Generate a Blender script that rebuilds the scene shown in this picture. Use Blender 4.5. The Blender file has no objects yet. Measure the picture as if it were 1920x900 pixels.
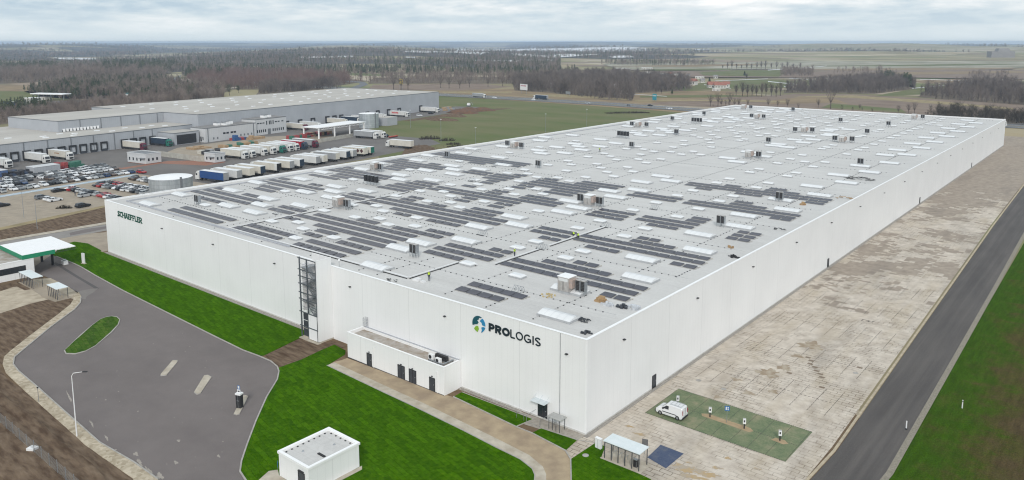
import bpy, math, random
import numpy as np
from mathutils import Vector, Matrix
from mathutils.geometry import tessellate_polygon
random.seed(7); rng = np.random.default_rng(11)
R = math.radians; PI = math.pi
sc = bpy.context.scene
COL = sc.collection

# ------------------------------------------------------------------ camera solved from the building's vanishing points
CF, CX, CY = 1446.6, 964.8, 290.7            # focal length and principal point in 1920 px units
YAW, PITCH, ROLL = 2.2568, 0.1456, -0.0003
EYE = Vector((54.567, -81.830, 52.759))
fwd = Vector((math.cos(YAW)*math.cos(PITCH), math.sin(YAW)*math.cos(PITCH), -math.sin(PITCH)))
rgt = Vector((math.sin(YAW), -math.cos(YAW), 0))
upv = rgt.cross(fwd)
rgt, upv = rgt*math.cos(ROLL)+upv*math.sin(ROLL), upv*math.cos(ROLL)-rgt*math.sin(ROLL)
cam = bpy.data.cameras.new('camera'); co = bpy.data.objects.new('camera', cam); COL.objects.link(co)
co.matrix_world = Matrix.Translation(EYE) @ Matrix((rgt, upv, -fwd)).transposed().to_4x4()
cam.sensor_fit = 'HORIZONTAL'; cam.sensor_width = 36; cam.lens = CF/1920*36
cam.shift_x = -(CX-960)/1920; cam.shift_y = (CY-450)/1920
cam.clip_start = 1; cam.clip_end = 60000
sc.camera = co

def G(x, y, z=0.0):                           # survey helper: where a sight line meets the level z
    d = fwd + rgt*((x-CX)/CF) - upv*((y-CY)/CF)
    t = (z-EYE.z)/d.z
    p = EYE + d*t
    return (p.x, p.y)
def GP(pts, z=0.0): return [G(a, b, z) for a, b in pts]
def HT(x, y):                                 # height of the land: level round the works, gently rolling beyond 1.3 km, falling away with the curve of the earth
    d = np.hypot(x-EYE.x, y-EYE.y); a = np.clip((d-1300)/1500, 0, 1); a = a*a*(3-2*a)
    h = 7+13*np.sin(x/610+1.1)*np.cos(y/470-.6)+8*np.sin((x*.8+y)/330+2)+3*np.sin((x-y*1.3)/170)+6*np.sin((x+y*.4)/1300+.5)
    return a*np.maximum(h, -2)*(1+np.clip((d-2500)/3500, 0, .5))*np.clip((8200-d)/3000+.5, .45, 1)-d*d/1.2742e7
def GT(px, py):                               # like G, but on the rolling land
    d = fwd+rgt*((px-CX)/CF)-upv*((py-CY)/CF); t = 900.0
    while t < 13000:
        p = EYE+d*t
        if p.z < float(HT(p.x, p.y)): return (p.x, p.y)
        t += 15
    return (p.x, p.y)

# ------------------------------------------------------------------ materials
_m = {}
def srgb(*c):
    return tuple((v/255/12.92 if v <= 10 else ((v/255+.055)/1.055)**2.4) for v in c)
def nodes(name):
    m = bpy.data.materials.new(name); m.use_nodes = True
    nt = m.node_tree; b = nt.nodes['Principled BSDF']
    return m, nt, b
def N(nt, t, **k):
    n = nt.nodes.new(t)
    for a, v in k.items():
        if a.startswith('i_'):
            n.inputs[a[2:].replace('_', ' ')].default_value = v
        else: setattr(n, a, v)
    return n
def pos(nt, scale=(1, 1, 1), obj=False):
    if obj: o = N(nt, 'ShaderNodeTexCoord').outputs['Object']
    else: o = N(nt, 'ShaderNodeNewGeometry').outputs['Position']
    mp = N(nt, 'ShaderNodeMapping'); mp.inputs['Scale'].default_value = scale
    nt.links.new(o, mp.inputs['Vector']); return mp.outputs[0]
def noise(nt, vec, scale, detail=4, rough=.55):
    n = N(nt, 'ShaderNodeTexNoise'); n.inputs['Scale'].default_value = scale
    n.inputs['Detail'].default_value = detail; n.inputs['Roughness'].default_value = rough
    nt.links.new(vec, n.inputs['Vector']); return n.outputs[0]
def ramp(nt, fac, stops):
    r = N(nt, 'ShaderNodeValToRGB'); e = r.color_ramp.elements
    while len(e) < len(stops): e.new(.5)
    for i, (p, c) in enumerate(stops):
        e[i].position = p; e[i].color = (*c, 1) if len(c) == 3 else c
    nt.links.new(fac, r.inputs[0]); return r.outputs[0]
def mixc(nt, f, a, b, mode='MIX'):
    m = N(nt, 'ShaderNodeMix', data_type='RGBA', blend_type=mode)
    for s, v in ((m.inputs[0], f), (m.inputs[6], a), (m.inputs[7], b)):
        if isinstance(v, (int, float)): s.default_value = v
        elif isinstance(v, tuple): s.default_value = (*v, 1) if len(v) == 3 else v
        else: nt.links.new(v, s)
    return m.outputs[2]
def mth(nt, op, a, b=None, c=None):
    m = N(nt, 'ShaderNodeMath', operation=op)
    for i, v in enumerate((a, b, c)):
        if v is None: continue
        if isinstance(v, (int, float)): m.inputs[i].default_value = v
        else: nt.links.new(v, m.inputs[i])
    return m.outputs[0]
def bump(nt, b, h, strength=.3, dist=.05):
    n = N(nt, 'ShaderNodeBump'); n.inputs['Strength'].default_value = strength; n.inputs['Distance'].default_value = dist
    nt.links.new(h, n.inputs['Height']); nt.links.new(n.outputs[0], b.inputs['Normal'])
def mat(name, c, c2=None, scale=1.0, rough=.8, metal=0.0, spec=.3, lo=.35, hi=.65, bmp=0, st=(1, 1, 1), obj=True, detail=5):
    if name in _m: return _m[name]
    m, nt, b = nodes(name)
    b.inputs['Roughness'].default_value = rough; b.inputs['Metallic'].default_value = metal
    b.inputs['Specular IOR Level'].default_value = spec
    if c2 is None: c2 = tuple(v*.88 for v in c)
    v = pos(nt, st, obj); n = noise(nt, v, scale, detail)
    nt.links.new(ramp(nt, n, [(lo, c), (hi, c2)]), b.inputs['Base Color'])
    if bmp: bump(nt, b, n, .5, bmp)
    _m[name] = m; return m

# ------------------------------------------------------------------ mesh building
class MB:
    def __init__(s): s.v = []; s.f = []
    def quad(s, *p): n = len(s.v); s.v += [tuple(q) for q in p]; s.f.append(tuple(range(n, n+len(p)))); return s
    def box(s, x0, y0, z0, x1, y1, z1, top=None):
        """box; top=(dx,dy) insets the top face"""
        a, b = top or (0, 0); n = len(s.v)
        s.v += [(x0, y0, z0), (x1, y0, z0), (x1, y1, z0), (x0, y1, z0), (x0+a, y0+b, z1), (x1-a, y0+b, z1), (x1-a, y1-b, z1), (x0+a, y1-b, z1)]
        s.f += [tuple(n+i for i in q) for q in ((3, 2, 1, 0), (4, 5, 6, 7), (0, 1, 5, 4), (1, 2, 6, 5), (2, 3, 7, 6), (3, 0, 4, 7))]
        return s
    def prism(s, pts, z0, z1):
        """vertical prism over a plan outline"""
        a = sum(pts[i][0]*pts[(i+1) % len(pts)][1]-pts[(i+1) % len(pts)][0]*pts[i][1] for i in range(len(pts)))
        if a < 0: pts = pts[::-1]
        n = len(s.v); k = len(pts)
        s.v += [(p[0], p[1], z1) for p in pts]
        tri = tessellate_polygon([[Vector((p[0], p[1], 0)) for p in pts]])
        for t in tri:
            A, B, Cc = (pts[i] for i in t)
            cr = (B[0]-A[0])*(Cc[1]-A[1])-(B[1]-A[1])*(Cc[0]-A[0])
            s.f.append(tuple(n+i for i in (t if cr > 0 else t[::-1])))
        if z1 > z0+1e-6:
            s.v += [(p[0], p[1], z0) for p in pts]
            for i in range(k):
                j = (i+1) % k; s.f.append((n+k+i, n+k+j, n+j, n+i))
        return s
    def ext(s, prof, x0, x1, axis='x', ins=None):
        """extrude a closed profile (list of (u,z)) between two positions on an axis"""
        n = len(s.v); k = len(prof)
        for j, X in enumerate((x0, x1)):
            for (u, z) in prof:
                s.v.append((X, u, z) if axis == 'x' else (u, X, z))
        fl = (axis == 'y')
        for i in range(k):
            j = (i+1) % k; q = (n+i, n+j, n+k+j, n+k+i); s.f.append(q[::-1] if fl else q)
        a = tuple(range(n, n+k)); b = tuple(range(n+k, n+2*k))
        s.f += [a if fl else a[::-1], b[::-1] if fl else b]
        return s
    def cyl(s, x, y, z0, z1, r, n=12, r2=None, axis='z', cap=True):
        r2 = r if r2 is None else r2; m = len(s.v)
        for (z, rr) in ((z0, r), (z1, r2)):
            for i in range(n):
                a = 2*PI*i/n; c, d = rr*math.cos(a), rr*math.sin(a)
                s.v.append((x+c, y+d, z) if axis == 'z' else ((z, x+c, y+d) if axis == 'x' else (x+c, z, y+d)))
        for i in range(n):
            j = (i+1) % n; s.f.append((m+i, m+j, m+n+j, m+n+i))
        if cap: s.f += [tuple(range(m+n-1, m-1, -1)), tuple(range(m+n, m+2*n))]
        return s
    def bar(s, a, b, r, n=4, r2=None):
        """a straight round or square bar between two points"""
        a, b = Vector(a), Vector(b); d = (b-a).normalized()
        h = Vector((0, 0, 1)) if abs(d.z) < .9 else Vector((1, 0, 0))
        p = d.cross(h).normalized(); q = d.cross(p); m = len(s.v); r2 = r if r2 is None else r2
        for c, rr in ((a, r), (b, r2)):
            for i in range(n):
                t = 2*PI*(i+.5)/n; s.v.append(tuple(c+p*rr*math.cos(t)+q*rr*math.sin(t)))
        for i in range(n):
            j = (i+1) % n; s.f.append((m+i, m+j, m+n+j, m+n+i))
        s.f += [tuple(range(m+n-1, m-1, -1)), tuple(range(m+n, m+2*n))]
        return s
    def ico(s, c, r, sq=(1, 1, 1), jit=.15, n=6):
        m = len(s.v); rings = 4
        s.v.append((c[0], c[1], c[2]-r*sq[2]))
        for k in range(1, rings):
            ph = -PI/2+PI*k/rings
            for i in range(n):
                a = 2*PI*(i+.5*(k % 2))/n; q = r*(1+random.uniform(-jit, jit))
                s.v.append((c[0]+q*sq[0]*math.cos(ph)*math.cos(a), c[1]+q*sq[1]*math.cos(ph)*math.sin(a), c[2]+q*sq[2]*math.sin(ph)))
        s.v.append((c[0], c[1], c[2]+r*sq[2])); t = len(s.v)-1
        for i in range(n):
            j = (i+1) % n
            s.f.append((m, m+1+j, m+1+i))
            for k in range(rings-2): s.f.append((m+1+k*n+i, m+1+k*n+j, m+1+(k+1)*n+j, m+1+(k+1)*n+i))
            s.f.append((m+1+(rings-2)*n+i, m+1+(rings-2)*n+j, t))
        return s
    def mesh(s, name, m):
        me = bpy.data.meshes.new(name); me.from_pydata(s.v, [], s.f); me.update()
        if m: me.materials.append(m)
        return me
    def build(s, name, m, parent=None, loc=None, rz=0, smooth=False):
        me = s.mesh(name, m)
        if smooth:
            for p in me.polygons: p.use_smooth = True
        return link(name, me, parent, loc, rz)
def link(name, data, parent=None, loc=None, rz=0):
    o = bpy.data.objects.new(name, data); COL.objects.link(o)
    if parent is not None: o.parent = parent
    if loc is not None: o.location = loc if len(loc) == 3 else (*loc, 0)
    if rz: o.rotation_euler = (0, 0, rz)
    return o
def tag(o, label, cat, group=None):
    o['label'] = label; o['category'] = cat
    if group: o['group'] = group
    return o
def thing(name, label, cat, loc=(0, 0, 0), rz=0, group=None):
    return tag(link(name, None, None, loc, rz), label, cat, group)
def kind(o, k): o['kind'] = k; return o
def fast_mesh(name, V, F, m):
    """V (n,3) array, F (k,3) triangles"""
    me = bpy.data.meshes.new(name); V = np.asarray(V, np.float32); F = np.asarray(F, np.int32)
    me.vertices.add(len(V)); me.vertices.foreach_set('co', V.ravel())
    me.loops.add(F.size); me.loops.foreach_set('vertex_index', F.ravel())
    me.polygons.add(len(F)); me.polygons.foreach_set('loop_start', np.arange(0, F.size, 3, dtype=np.int32))
    me.update(calc_edges=True); me.validate()
    me.materials.append(m); return me
def sheet(name, pts, z, m, thick=0.0, label=None):
    o = MB().prism(pts, z-thick, z).build(name, m)
    return kind(o, 'structure')
def ordn(n):
    w = ['first', 'second', 'third', 'fourth', 'fifth', 'sixth', 'seventh', 'eighth', 'ninth', 'tenth', 'eleventh', 'twelfth']
    if n <= 12: return w[n-1]
    return '%d%s' % (n, 'th' if 10 < n % 100 < 14 else {1: 'st', 2: 'nd', 3: 'rd'}.get(n % 10, 'th'))
def copy_tree(o, loc=None, rz=None, parent=None):
    c = o.copy(); COL.objects.link(c)
    if parent is not None: c.parent = parent
    else:
        if loc is not None: c.location = loc if len(loc) == 3 else (*loc, 0)
        if rz is not None: c.rotation_euler = (0, 0, rz)
    for ch in list(o.children): copy_tree(ch, parent=c)
    return c
# ------------------------------------------------------------------ light, sky
w = bpy.data.worlds.new('World'); sc.world = w; w.use_nodes = True
nt = w.node_tree; nt.nodes.clear()
SUN_EL, SUN_AZ = R(33), R(-52)            # overcast; the brightest part of the sky lies behind the camera
sky = N(nt, 'ShaderNodeTexSky', sky_type='NISHITA', sun_disc=False, sun_elevation=SUN_EL, sun_rotation=PI/2-SUN_AZ, air_density=1.0, dust_density=2.0)
tc = N(nt, 'ShaderNodeTexCoord')
sep = N(nt, 'ShaderNodeSeparateXYZ'); nt.links.new(tc.outputs['Generated'], sep.inputs[0])
zz = mth(nt, 'ADD', mth(nt, 'MAXIMUM', sep.outputs[2], 0.0), 0.15)
cb = N(nt, 'ShaderNodeCombineXYZ')
nt.links.new(mth(nt, 'DIVIDE', sep.outputs[0], zz), cb.inputs[0]); nt.links.new(mth(nt, 'DIVIDE', sep.outputs[1], zz), cb.inputs[1])
n1 = noise(nt, cb.outputs[0], .8, 6, .62); n2 = noise(nt, cb.outputs[0], 2.6, 5, .6)
nn = mth(nt, 'ADD', mth(nt, 'MULTIPLY', n1, .7), mth(nt, 'MULTIPLY', n2, .3))
# cloud deck over the sky: grey undersides and bright gaps
cl = ramp(nt, nn, [(.40, (.42, .53, .62)), (.46, (.54, .63, .69)), (.52, (.67, .725, .755)), (.60, (.86, .87, .875))])
hz = N(nt, 'ShaderNodeMapRange'); hz.inputs[1].default_value = 0.0; hz.inputs[2].default_value = .045; nt.links.new(sep.outputs[2], hz.inputs[0])
cl2 = mixc(nt, hz.outputs[0], (.60, .68, .72), cl)
bgs = N(nt, 'ShaderNodeBackground'); bgs.inputs[1].default_value = .06
bgc = N(nt, 'ShaderNodeBackground'); bgc.inputs[1].default_value = .97
nt.links.new(sky.outputs[0], bgs.inputs[0]); nt.links.new(cl2, bgc.inputs[0])
ms = N(nt, 'ShaderNodeMixShader'); ms.inputs[0].default_value = .94
nt.links.new(bgs.outputs[0], ms.inputs[1]); nt.links.new(bgc.outputs[0], ms.inputs[2])
out = N(nt, 'ShaderNodeOutputWorld'); nt.links.new(ms.outputs[0], out.inputs[0])
sl = bpy.data.lights.new('sun', 'SUN'); sl.energy = 1.5; sl.angle = R(10); sl.color = (1, .97, .93)
so = bpy.data.objects.new('sun', sl); COL.objects.link(so)
sd = Vector((math.cos(SUN_EL)*math.cos(SUN_AZ), math.cos(SUN_EL)*math.sin(SUN_AZ), math.sin(SUN_EL)))
so.rotation_euler = sd.to_track_quat('Z', 'Y').to_euler()
vs = sc.view_settings; vs.view_transform = 'Standard'; vs.look = 'None'; vs.gamma = 1; vs.exposure = .34; vs.use_curve_mapping = False
sc.cycles.use_denoising = True; sc.cycles.max_bounces = 5; sc.cycles.diffuse_bounces = 3; sc.cycles.glossy_bounces = 2
sc.cycles.transparent_max_bounces = 8; sc.cycles.volume_bounces = 1; sc.cycles.use_adaptive_sampling = True; sc.cycles.adaptive_threshold = .01
sc.render.filter_size if False else None
sc.cycles.pixel_filter_type = 'BLACKMAN_HARRIS'; sc.cycles.filter_width = 1.15

# ------------------------------------------------------------------ ground materials
def landscape_mat():
    m, nt, b = nodes('fields'); b.inputs['Roughness'].default_value = .95; b.inputs['Specular IOR Level'].default_value = .05
    p = pos(nt, (1, 1, 1))
    rot = N(nt, 'ShaderNodeMapping'); rot.inputs['Rotation'].default_value = (0, 0, R(35)); rot.inputs['Scale'].default_value = (1/300, 1/75, 1)
    nt.links.new(p, rot.inputs[0])
    nw = noise(nt, p, .002, 3); wv = N(nt, 'ShaderNodeVectorMath', operation='ADD')
    nt.links.new(rot.outputs[0], wv.inputs[0])
    v = N(nt, 'ShaderNodeTexVoronoi', feature='F1'); v.inputs['Scale'].default_value = 1; v.inputs['Randomness'].default_value = .8
    nt.links.new(rot.outputs[0], v.inputs['Vector'])
    sp = N(nt, 'ShaderNodeSeparateColor'); nt.links.new(v.outputs['Color'], sp.inputs[0])
    fld = ramp(nt, sp.outputs[0], [(0, (.24, .185, .145)), (.2, (.20, .185, .10)), (.38, (.40, .325, .21)), (.52, (.17, .20, .085)), (.66, (.31, .24, .18)), (.8, (.50, .44, .33)), (.92, (.23, .23, .11)), (1, (.44, .36, .25))])
    fn = noise(nt, p, .05, 6); fld = mixc(nt, .12, fld, ramp(nt, fn, [(.3, (.1, .08, .06)), (.7, (.33, .29, .22))]))
    # woods cover more and more of the land with distance
    big = noise(nt, p, .0011, 5, .6)
    ln = N(nt, 'ShaderNodeVectorMath', operation='LENGTH'); nt.links.new(p, ln.inputs[0])
    mr = N(nt, 'ShaderNodeMapRange'); mr.inputs[1].default_value = 1300; mr.inputs[2].default_value = 3200; mr.inputs[3].default_value = -.25; mr.inputs[4].default_value = .03
    nt.links.new(ln.outputs['Value'], mr.inputs[0])
    sx = N(nt, 'ShaderNodeSeparateXYZ'); nt.links.new(p, sx.inputs[0]); X_, Y_ = sx.outputs[0], sx.outputs[1]
    def lin(a, b2, c_): return mth(nt, 'ADD', mth(nt, 'ADD', mth(nt, 'MULTIPLY', X_, a), mth(nt, 'MULTIPLY', Y_, b2)), c_)
    f_ = mth(nt, 'MULTIPLY', mth(nt, 'SINE', lin(.0017, 0, 1.3)), mth(nt, 'COSINE', lin(0, .0013, -.4)))
    f_ = mth(nt, 'ADD', f_, mth(nt, 'MULTIPLY', mth(nt, 'SINE', lin(.0041, .0033, 0)), .6)); f_ = mth(nt, 'ADD', f_, mth(nt, 'MULTIPLY', mth(nt, 'SINE', lin(-.006, .009, 2)), .35))
    AZ = YAW-R(3.4); west = mth(nt, 'GREATER_THAN', lin(-math.sin(AZ), math.cos(AZ), EYE.x*math.sin(AZ)-EYE.y*math.cos(AZ)), 0)
    dd_ = ln_ = N(nt, 'ShaderNodeVectorMath', operation='DISTANCE'); nt.links.new(p, ln_.inputs[0]); ln_.inputs[1].default_value = EYE
    far_ = mth(nt, 'GREATER_THAN', ln_.outputs['Value'], 2900); mid_ = mth(nt, 'GREATER_THAN', ln_.outputs['Value'], 1500)
    thr_ = mth(nt, 'ADD', mth(nt, 'MULTIPLY', west, mth(nt, 'ADD', -.8, mth(nt, 'MULTIPLY', far_, .65))), mth(nt, 'MULTIPLY', mth(nt, 'SUBTRACT', 1, west), mth(nt, 'SUBTRACT', .8, mth(nt, 'MULTIPLY', far_, .55))))
    jit = mth(nt, 'MULTIPLY', mth(nt, 'SUBTRACT', noise(nt, p, .006, 4, .6), .5), .5)
    wd = mth(nt, 'MULTIPLY', mth(nt, 'GREATER_THAN', mth(nt, 'ADD', f_, jit), thr_), mid_)
    wn = noise(nt, p, .012, 6, .7)
    wood = ramp(nt, wn, [(.35, (.05, .06, .045)), (.5, (.085, .078, .07)), (.65, (.14, .12, .105))])
    nt.links.new(mixc(nt, wd, fld, wood), b.inputs['Base Color'])
    return m
M_land = landscape_mat()
def grass_mat(name, a, bcol, c3, sc1=.7):
    m, nt, b = nodes(name); b.inputs['Roughness'].default_value = 1; b.inputs['Specular IOR Level'].default_value = 0
    p = pos(nt); n = noise(nt, p, sc1, 8, .7); n2 = noise(nt, p, 9, 3, .7)
    c = ramp(nt, n, [(.3, a), (.5, bcol), (.72, c3)])
    c = mixc(nt, .5, c, mixc(nt, 1.0, c, ramp(nt, n2, [(.3, (.55, .55, .5)), (.7, (1.5, 1.45, 1.4))]), 'MULTIPLY'))
    tf = N(nt, 'ShaderNodeTexBrick'); tf.offset = .4; tf.inputs['Scale'].default_value = 1; tf.inputs['Brick Width'].default_value = 2.6; tf.inputs['Row Height'].default_value = .75; tf.inputs['Mortar Size'].default_value = .035
    tf.inputs['Color1'].default_value = (1.4, 1.3, 1.2, 1); tf.inputs['Color2'].default_value = (.68, .74, .75, 1); tf.inputs['Mortar'].default_value = (.6, .62, .5, 1)
    wv = N(nt, 'ShaderNodeVectorMath', operation='ADD'); nd = N(nt, 'ShaderNodeVectorMath', operation='SCALE'); nd.inputs[3].default_value = .5
    ncol = N(nt, 'ShaderNodeTexNoise'); ncol.inputs['Scale'].default_value = .8; nt.links.new(p, ncol.inputs['Vector']); nt.links.new(ncol.outputs['Color'], nd.inputs[0]); nt.links.new(p, wv.inputs[0]); nt.links.new(nd.outputs[0], wv.inputs[1])
    rt = N(nt, 'ShaderNodeMapping'); rt.inputs['Rotation'].default_value = (0, 0, R(12)); nt.links.new(wv.outputs[0], rt.inputs[0]); nt.links.new(rt.outputs[0], tf.inputs['Vector'])
    c = mixc(nt, .7, c, mixc(nt, 1.0, c, tf.outputs[0], 'MULTIPLY'))
    nt.links.new(c, b.inputs['Base Color']); bump(nt, b, n2, .8, .06); return m
M_lawn = grass_mat('lawn', (.026, .082, .001), (.042, .116, .002), (.072, .150, .006), 1.6)
def verge_mat():
    m, nt, b = nodes('verge_grass'); b.inputs['Roughness'].default_value = .95; b.inputs['Specular IOR Level'].default_value = .05
    p = pos(nt); n = noise(nt, p, .16, 8, .7); n2 = noise(nt, p, 5, 4, .75); n3 = noise(nt, pos(nt, (2.2, .3, 1)), .6, 5, .7)
    s = N(nt, 'ShaderNodeSeparateXYZ'); nt.links.new(p, s.inputs[0])
    f = mth(nt, 'ADD', mth(nt, 'DIVIDE', mth(nt, 'SUBTRACT', s.outputs[0], 36.0), 13.0), mth(nt, 'MULTIPLY', mth(nt, 'SUBTRACT', n, .5), 2.6))
    c = ramp(nt, f, [(.0, (.036, .082, .004)), (.25, (.048, .078, .009)), (.5, (.066, .066, .018)), (.9, (.08, .06, .03))])
    c = mixc(nt, .6, c, mixc(nt, 1.0, c, ramp(nt, n2, [(.3, (.35, .35, .35)), (.7, (1.7, 1.7, 1.7))]), 'MULTIPLY'))
    c = mixc(nt, .4, c, mixc(nt, 1.0, c, ramp(nt, n3, [(.35, (.5, .45, .4)), (.65, (1.5, 1.45, 1.3))]), 'MULTIPLY'))
    nt.links.new(c, b.inputs['Base Color']); bump(nt, b, n2, .9, .08); return m
M_grassr = verge_mat()
M_green = mat('winter_wheat', (.115, .145, .055), (.18, .17, .09), .02, .95, spec=.05, obj=False, lo=.3, hi=.7, detail=8, st=(1, 2.2, 1))
M_soil = mat('bare_soil', (.085, .056, .038), (.205, .15, .105), .9, .95, spec=.05, obj=False, bmp=.2, lo=.34, hi=.68, detail=10, st=(.35, 1.5, 1))
M_soil2 = mat('sandy_soil', (.19, .135, .085), (.13, .09, .06), .5, .95, spec=.05, obj=False, bmp=.1, detail=9, st=(.5, 1.6, 1))
M_tan = mat('stubble', (.30, .23, .14), (.22, .165, .11), .03, .95, spec=.05, obj=False, detail=8, st=(1, 2, 1))
M_brown = mat('ploughed_field', (.20, .15, .12), (.26, .205, .16), .03, .95, spec=.05, obj=False, detail=8, st=(1, 3, 1))
M_snow = mat('old_snow', (.72, .73, .74), (.6, .6, .6), .02, .8, obj=False)
M_straw = mat('dry_grass', (.36, .29, .17), (.24, .20, .12), .2, .95, spec=.05, obj=False, detail=8)
def asphalt_mat(name, a, b2, s1=.25):
    m, nt, b = nodes(name); b.inputs['Roughness'].default_value = .85; b.inputs['Specular IOR Level'].default_value = .25
    p = pos(nt); n = noise(nt, p, s1, 7, .6); n2 = noise(nt, p, 14, 2, .6)
    st = pos(nt, (.05, .11, 1)); n3 = noise(nt, st, 1, 6)
    c = ramp(nt, n, [(.3, a), (.7, b2)]); c = mixc(nt, .25, c, ramp(nt, n2, [(.3, tuple(v*.6 for v in a)), (.7, tuple(v*1.3 for v in b2))]))
    c = mixc(nt, .2, c, ramp(nt, n3, [(.35, tuple(v*.75 for v in a)), (.65, tuple(v*1.15 for v in b2))]))
    nt.links.new(c, b.inputs['Base Color']); bump(nt, b, n2, .3, .01); return m
M_asph = asphalt_mat('yard_asphalt', (.150, .130, .125), (.190, .166, .158))
def road_mat():
    m, nt, b = nodes('road_asphalt'); b.inputs['Roughness'].default_value = .85; b.inputs['Specular IOR Level'].default_value = .25
    p = pos(nt); n = noise(nt, p, .3, 7, .65); n2 = noise(nt, p, 12, 2, .6); n3 = noise(nt, pos(nt, (.75, .012, 1)), 1, 4, .6); n4 = noise(nt, pos(nt, (.3, .06, 1)), 1, 5)
    c = ramp(nt, n3, [(.36, (.074, .064, .059)), (.5, (.098, .086, .079)), (.64, (.142, .124, .112))])
    c = mixc(nt, .4, c, ramp(nt, n4, [(.35, (.06, .055, .054)), (.65, (.135, .122, .114))]))
    c = mixc(nt, .3, c, ramp(nt, n2, [(.3, (.04, .04, .04)), (.7, (.16, .15, .145))])); nt.links.new(c, b.inputs['Base Color']); bump(nt, b, n2, .3, .01); return m
M_road = road_mat()
M_asph2 = asphalt_mat('truck_yard_asphalt', (.13, .12, .115), (.185, .17, .158), .06)
M_conc = mat('concrete', (.52, .47, .39), (.38, .33, .26), .6, .9, obj=False, detail=8, bmp=.02)
M_kerb = mat('kerb_stone', (.42, .40, .37), (.33, .31, .28), 1.5, .9, obj=False)
M_gravel = mat('gravel', (.40, .37, .33), (.22, .20, .18), 6, .95, obj=False, detail=3, bmp=.03)
M_sandc = mat('sandy_path', (.42, .33, .22), (.30, .23, .16), .45, .95, obj=False, detail=8)
M_lot = mat('old_paving', (.37, .31, .24), (.30, .255, .20), .35, .95, obj=False, detail=8)
def cobble_mat():
    m, nt, b = nodes('cobbles'); b.inputs['Roughness'].default_value = .9
    p = pos(nt); v = N(nt, 'ShaderNodeTexVoronoi'); v.inputs['Scale'].default_value = 2.2; nt.links.new(p, v.inputs['Vector'])
    n = noise(nt, p, .35, 6); sp = N(nt, 'ShaderNodeSeparateColor'); nt.links.new(v.outputs['Color'], sp.inputs[0])
    c = ramp(nt, sp.outputs[0], [(0, (.24, .19, .13)), (.5, (.42, .36, .27)), (1, (.58, .51, .4))])
    c = mixc(nt, .5, c, ramp(nt, n, [(.35, (.28, .22, .14)), (.65, (.55, .47, .35))]))
    nt.links.new(c, b.inputs['Base Color']); bump(nt, b, v.outputs['Distance'], .5, .03); return m
M_cob = cobble_mat()
def paver_mat():
    m, nt, b = nodes('plaza_pavers'); b.inputs['Roughness'].default_value = .9; b.inputs['Specular IOR Level'].default_value = .15
    p = pos(nt)
    sn = N(nt, 'ShaderNodeVectorMath', operation='SNAP'); sn.inputs[1].default_value = (1.25, .85, 1); nt.links.new(p, sn.inputs[0])
    n = noise(nt, sn.outputs[0], .075, 6, .65); nf = noise(nt, sn.outputs[0], .9, 2)
    s = N(nt, 'ShaderNodeSeparateXYZ'); nt.links.new(p, s.inputs[0])
    # how much sand still lies on the blocks: little near the front corner, most in the middle stretch
    yr = N(nt, 'ShaderNodeFloatCurve') if False else None
    d = ramp(nt, mth(nt, 'DIVIDE', s.outputs[1], 400.0), [(0, (.30,)*3), (.06, (.12,)*3), (.12, (.14,)*3), (.19, (.40,)*3), (.27, (.60,)*3), (.42, (.48,)*3), (.60, (.80,)*3), (1, (.95,)*3)])
    thr = mth(nt, 'SUBTRACT', .78, mth(nt, 'MULTIPLY', d, .5))
    msk = mth(nt, 'GREATER_THAN', mth(nt, 'ADD', mth(nt, 'MULTIPLY', n, .78), mth(nt, 'MULTIPLY', nf, .22)), thr)
    n5 = noise(nt, p, .5, 8, .65); n6 = noise(nt, pos(nt, (.25, .07, 1)), 1, 4)
    light = ramp(nt, n5, [(.3, (.43, .37, .31)), (.52, (.57, .505, .43)), (.75, (.69, .625, .545))])
    light = mixc(nt, ramp(nt, n6, [(.45, (0, 0, 0)), (.75, (.5, .5, .5))]), light, (.42, .34, .23))
    sand = ramp(nt, n5, [(.3, (.26, .215, .175)), (.55, (.355, .30, .245)), (.8, (.46, .39, .31))])
    br = N(nt, 'ShaderNodeTexBrick'); br.offset = .5; br.inputs['Scale'].default_value = 1; br.inputs['Brick Width'].default_value = 1.6
    br.inputs['Row Height'].default_value = .8; br.inputs['Mortar Size'].default_value = .05; br.inputs['Color1'].default_value = (1, 1, 1, 1); br.inputs['Color2'].default_value = (.86, .86, .86, 1)
    br.inputs['Mortar'].default_value = (.28, .25, .22, 1); nt.links.new(p, br.inputs['Vector'])
    jm = ramp(nt, noise(nt, p, .13, 5, .7), [(.42, (0, 0, 0)), (.62, (.9, .9, .9))])
    light = mixc(nt, jm, light, mixc(nt, 1.0, light, br.outputs[0], 'MULTIPLY'))
    c = mixc(nt, msk, light, sand)
    wet = ramp(nt, noise(nt, pos(nt, (.14, .03, 1)), 1, 4), [(.5, (0, 0, 0)), (.75, (.45, .45, .45))])
    c = mixc(nt, wet, c, (.16, .14, .125))
    nt.links.new(c, b.inputs['Base Color']); return m
M_pav = paver_mat()
def lot_mat(name, a, b2, c3):
    m, nt, b = nodes(name); b.inputs['Roughness'].default_value = .85
    p = pos(nt); n = noise(nt, p, .35, 7, .65); n2 = noise(nt, p, 5, 3)
    c = ramp(nt, n, [(.34, a), (.52, b2), (.68, c3)]); c = mixc(nt, .25, c, ramp(nt, n2, [(.3, tuple(v*.6 for v in a)), (.7, c3)]))
    nt.links.new(c, b.inputs['Base Color']); return m
M_glot = lot_mat('green_coated_paving', (.085, .14, .065), (.155, .195, .10), (.29, .26, .16))
M_blot = lot_mat('blue_coated_paving', (.035, .06, .13), (.055, .08, .15), (.14, .15, .17))
M_mark = mat('white_marking', (.75, .75, .72), (.6, .6, .58), 2, .7, obj=False)
M_dark = mat('joint_dark', (.06, .055, .05), (.10, .09, .08), 3, .9, obj=False)

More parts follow.
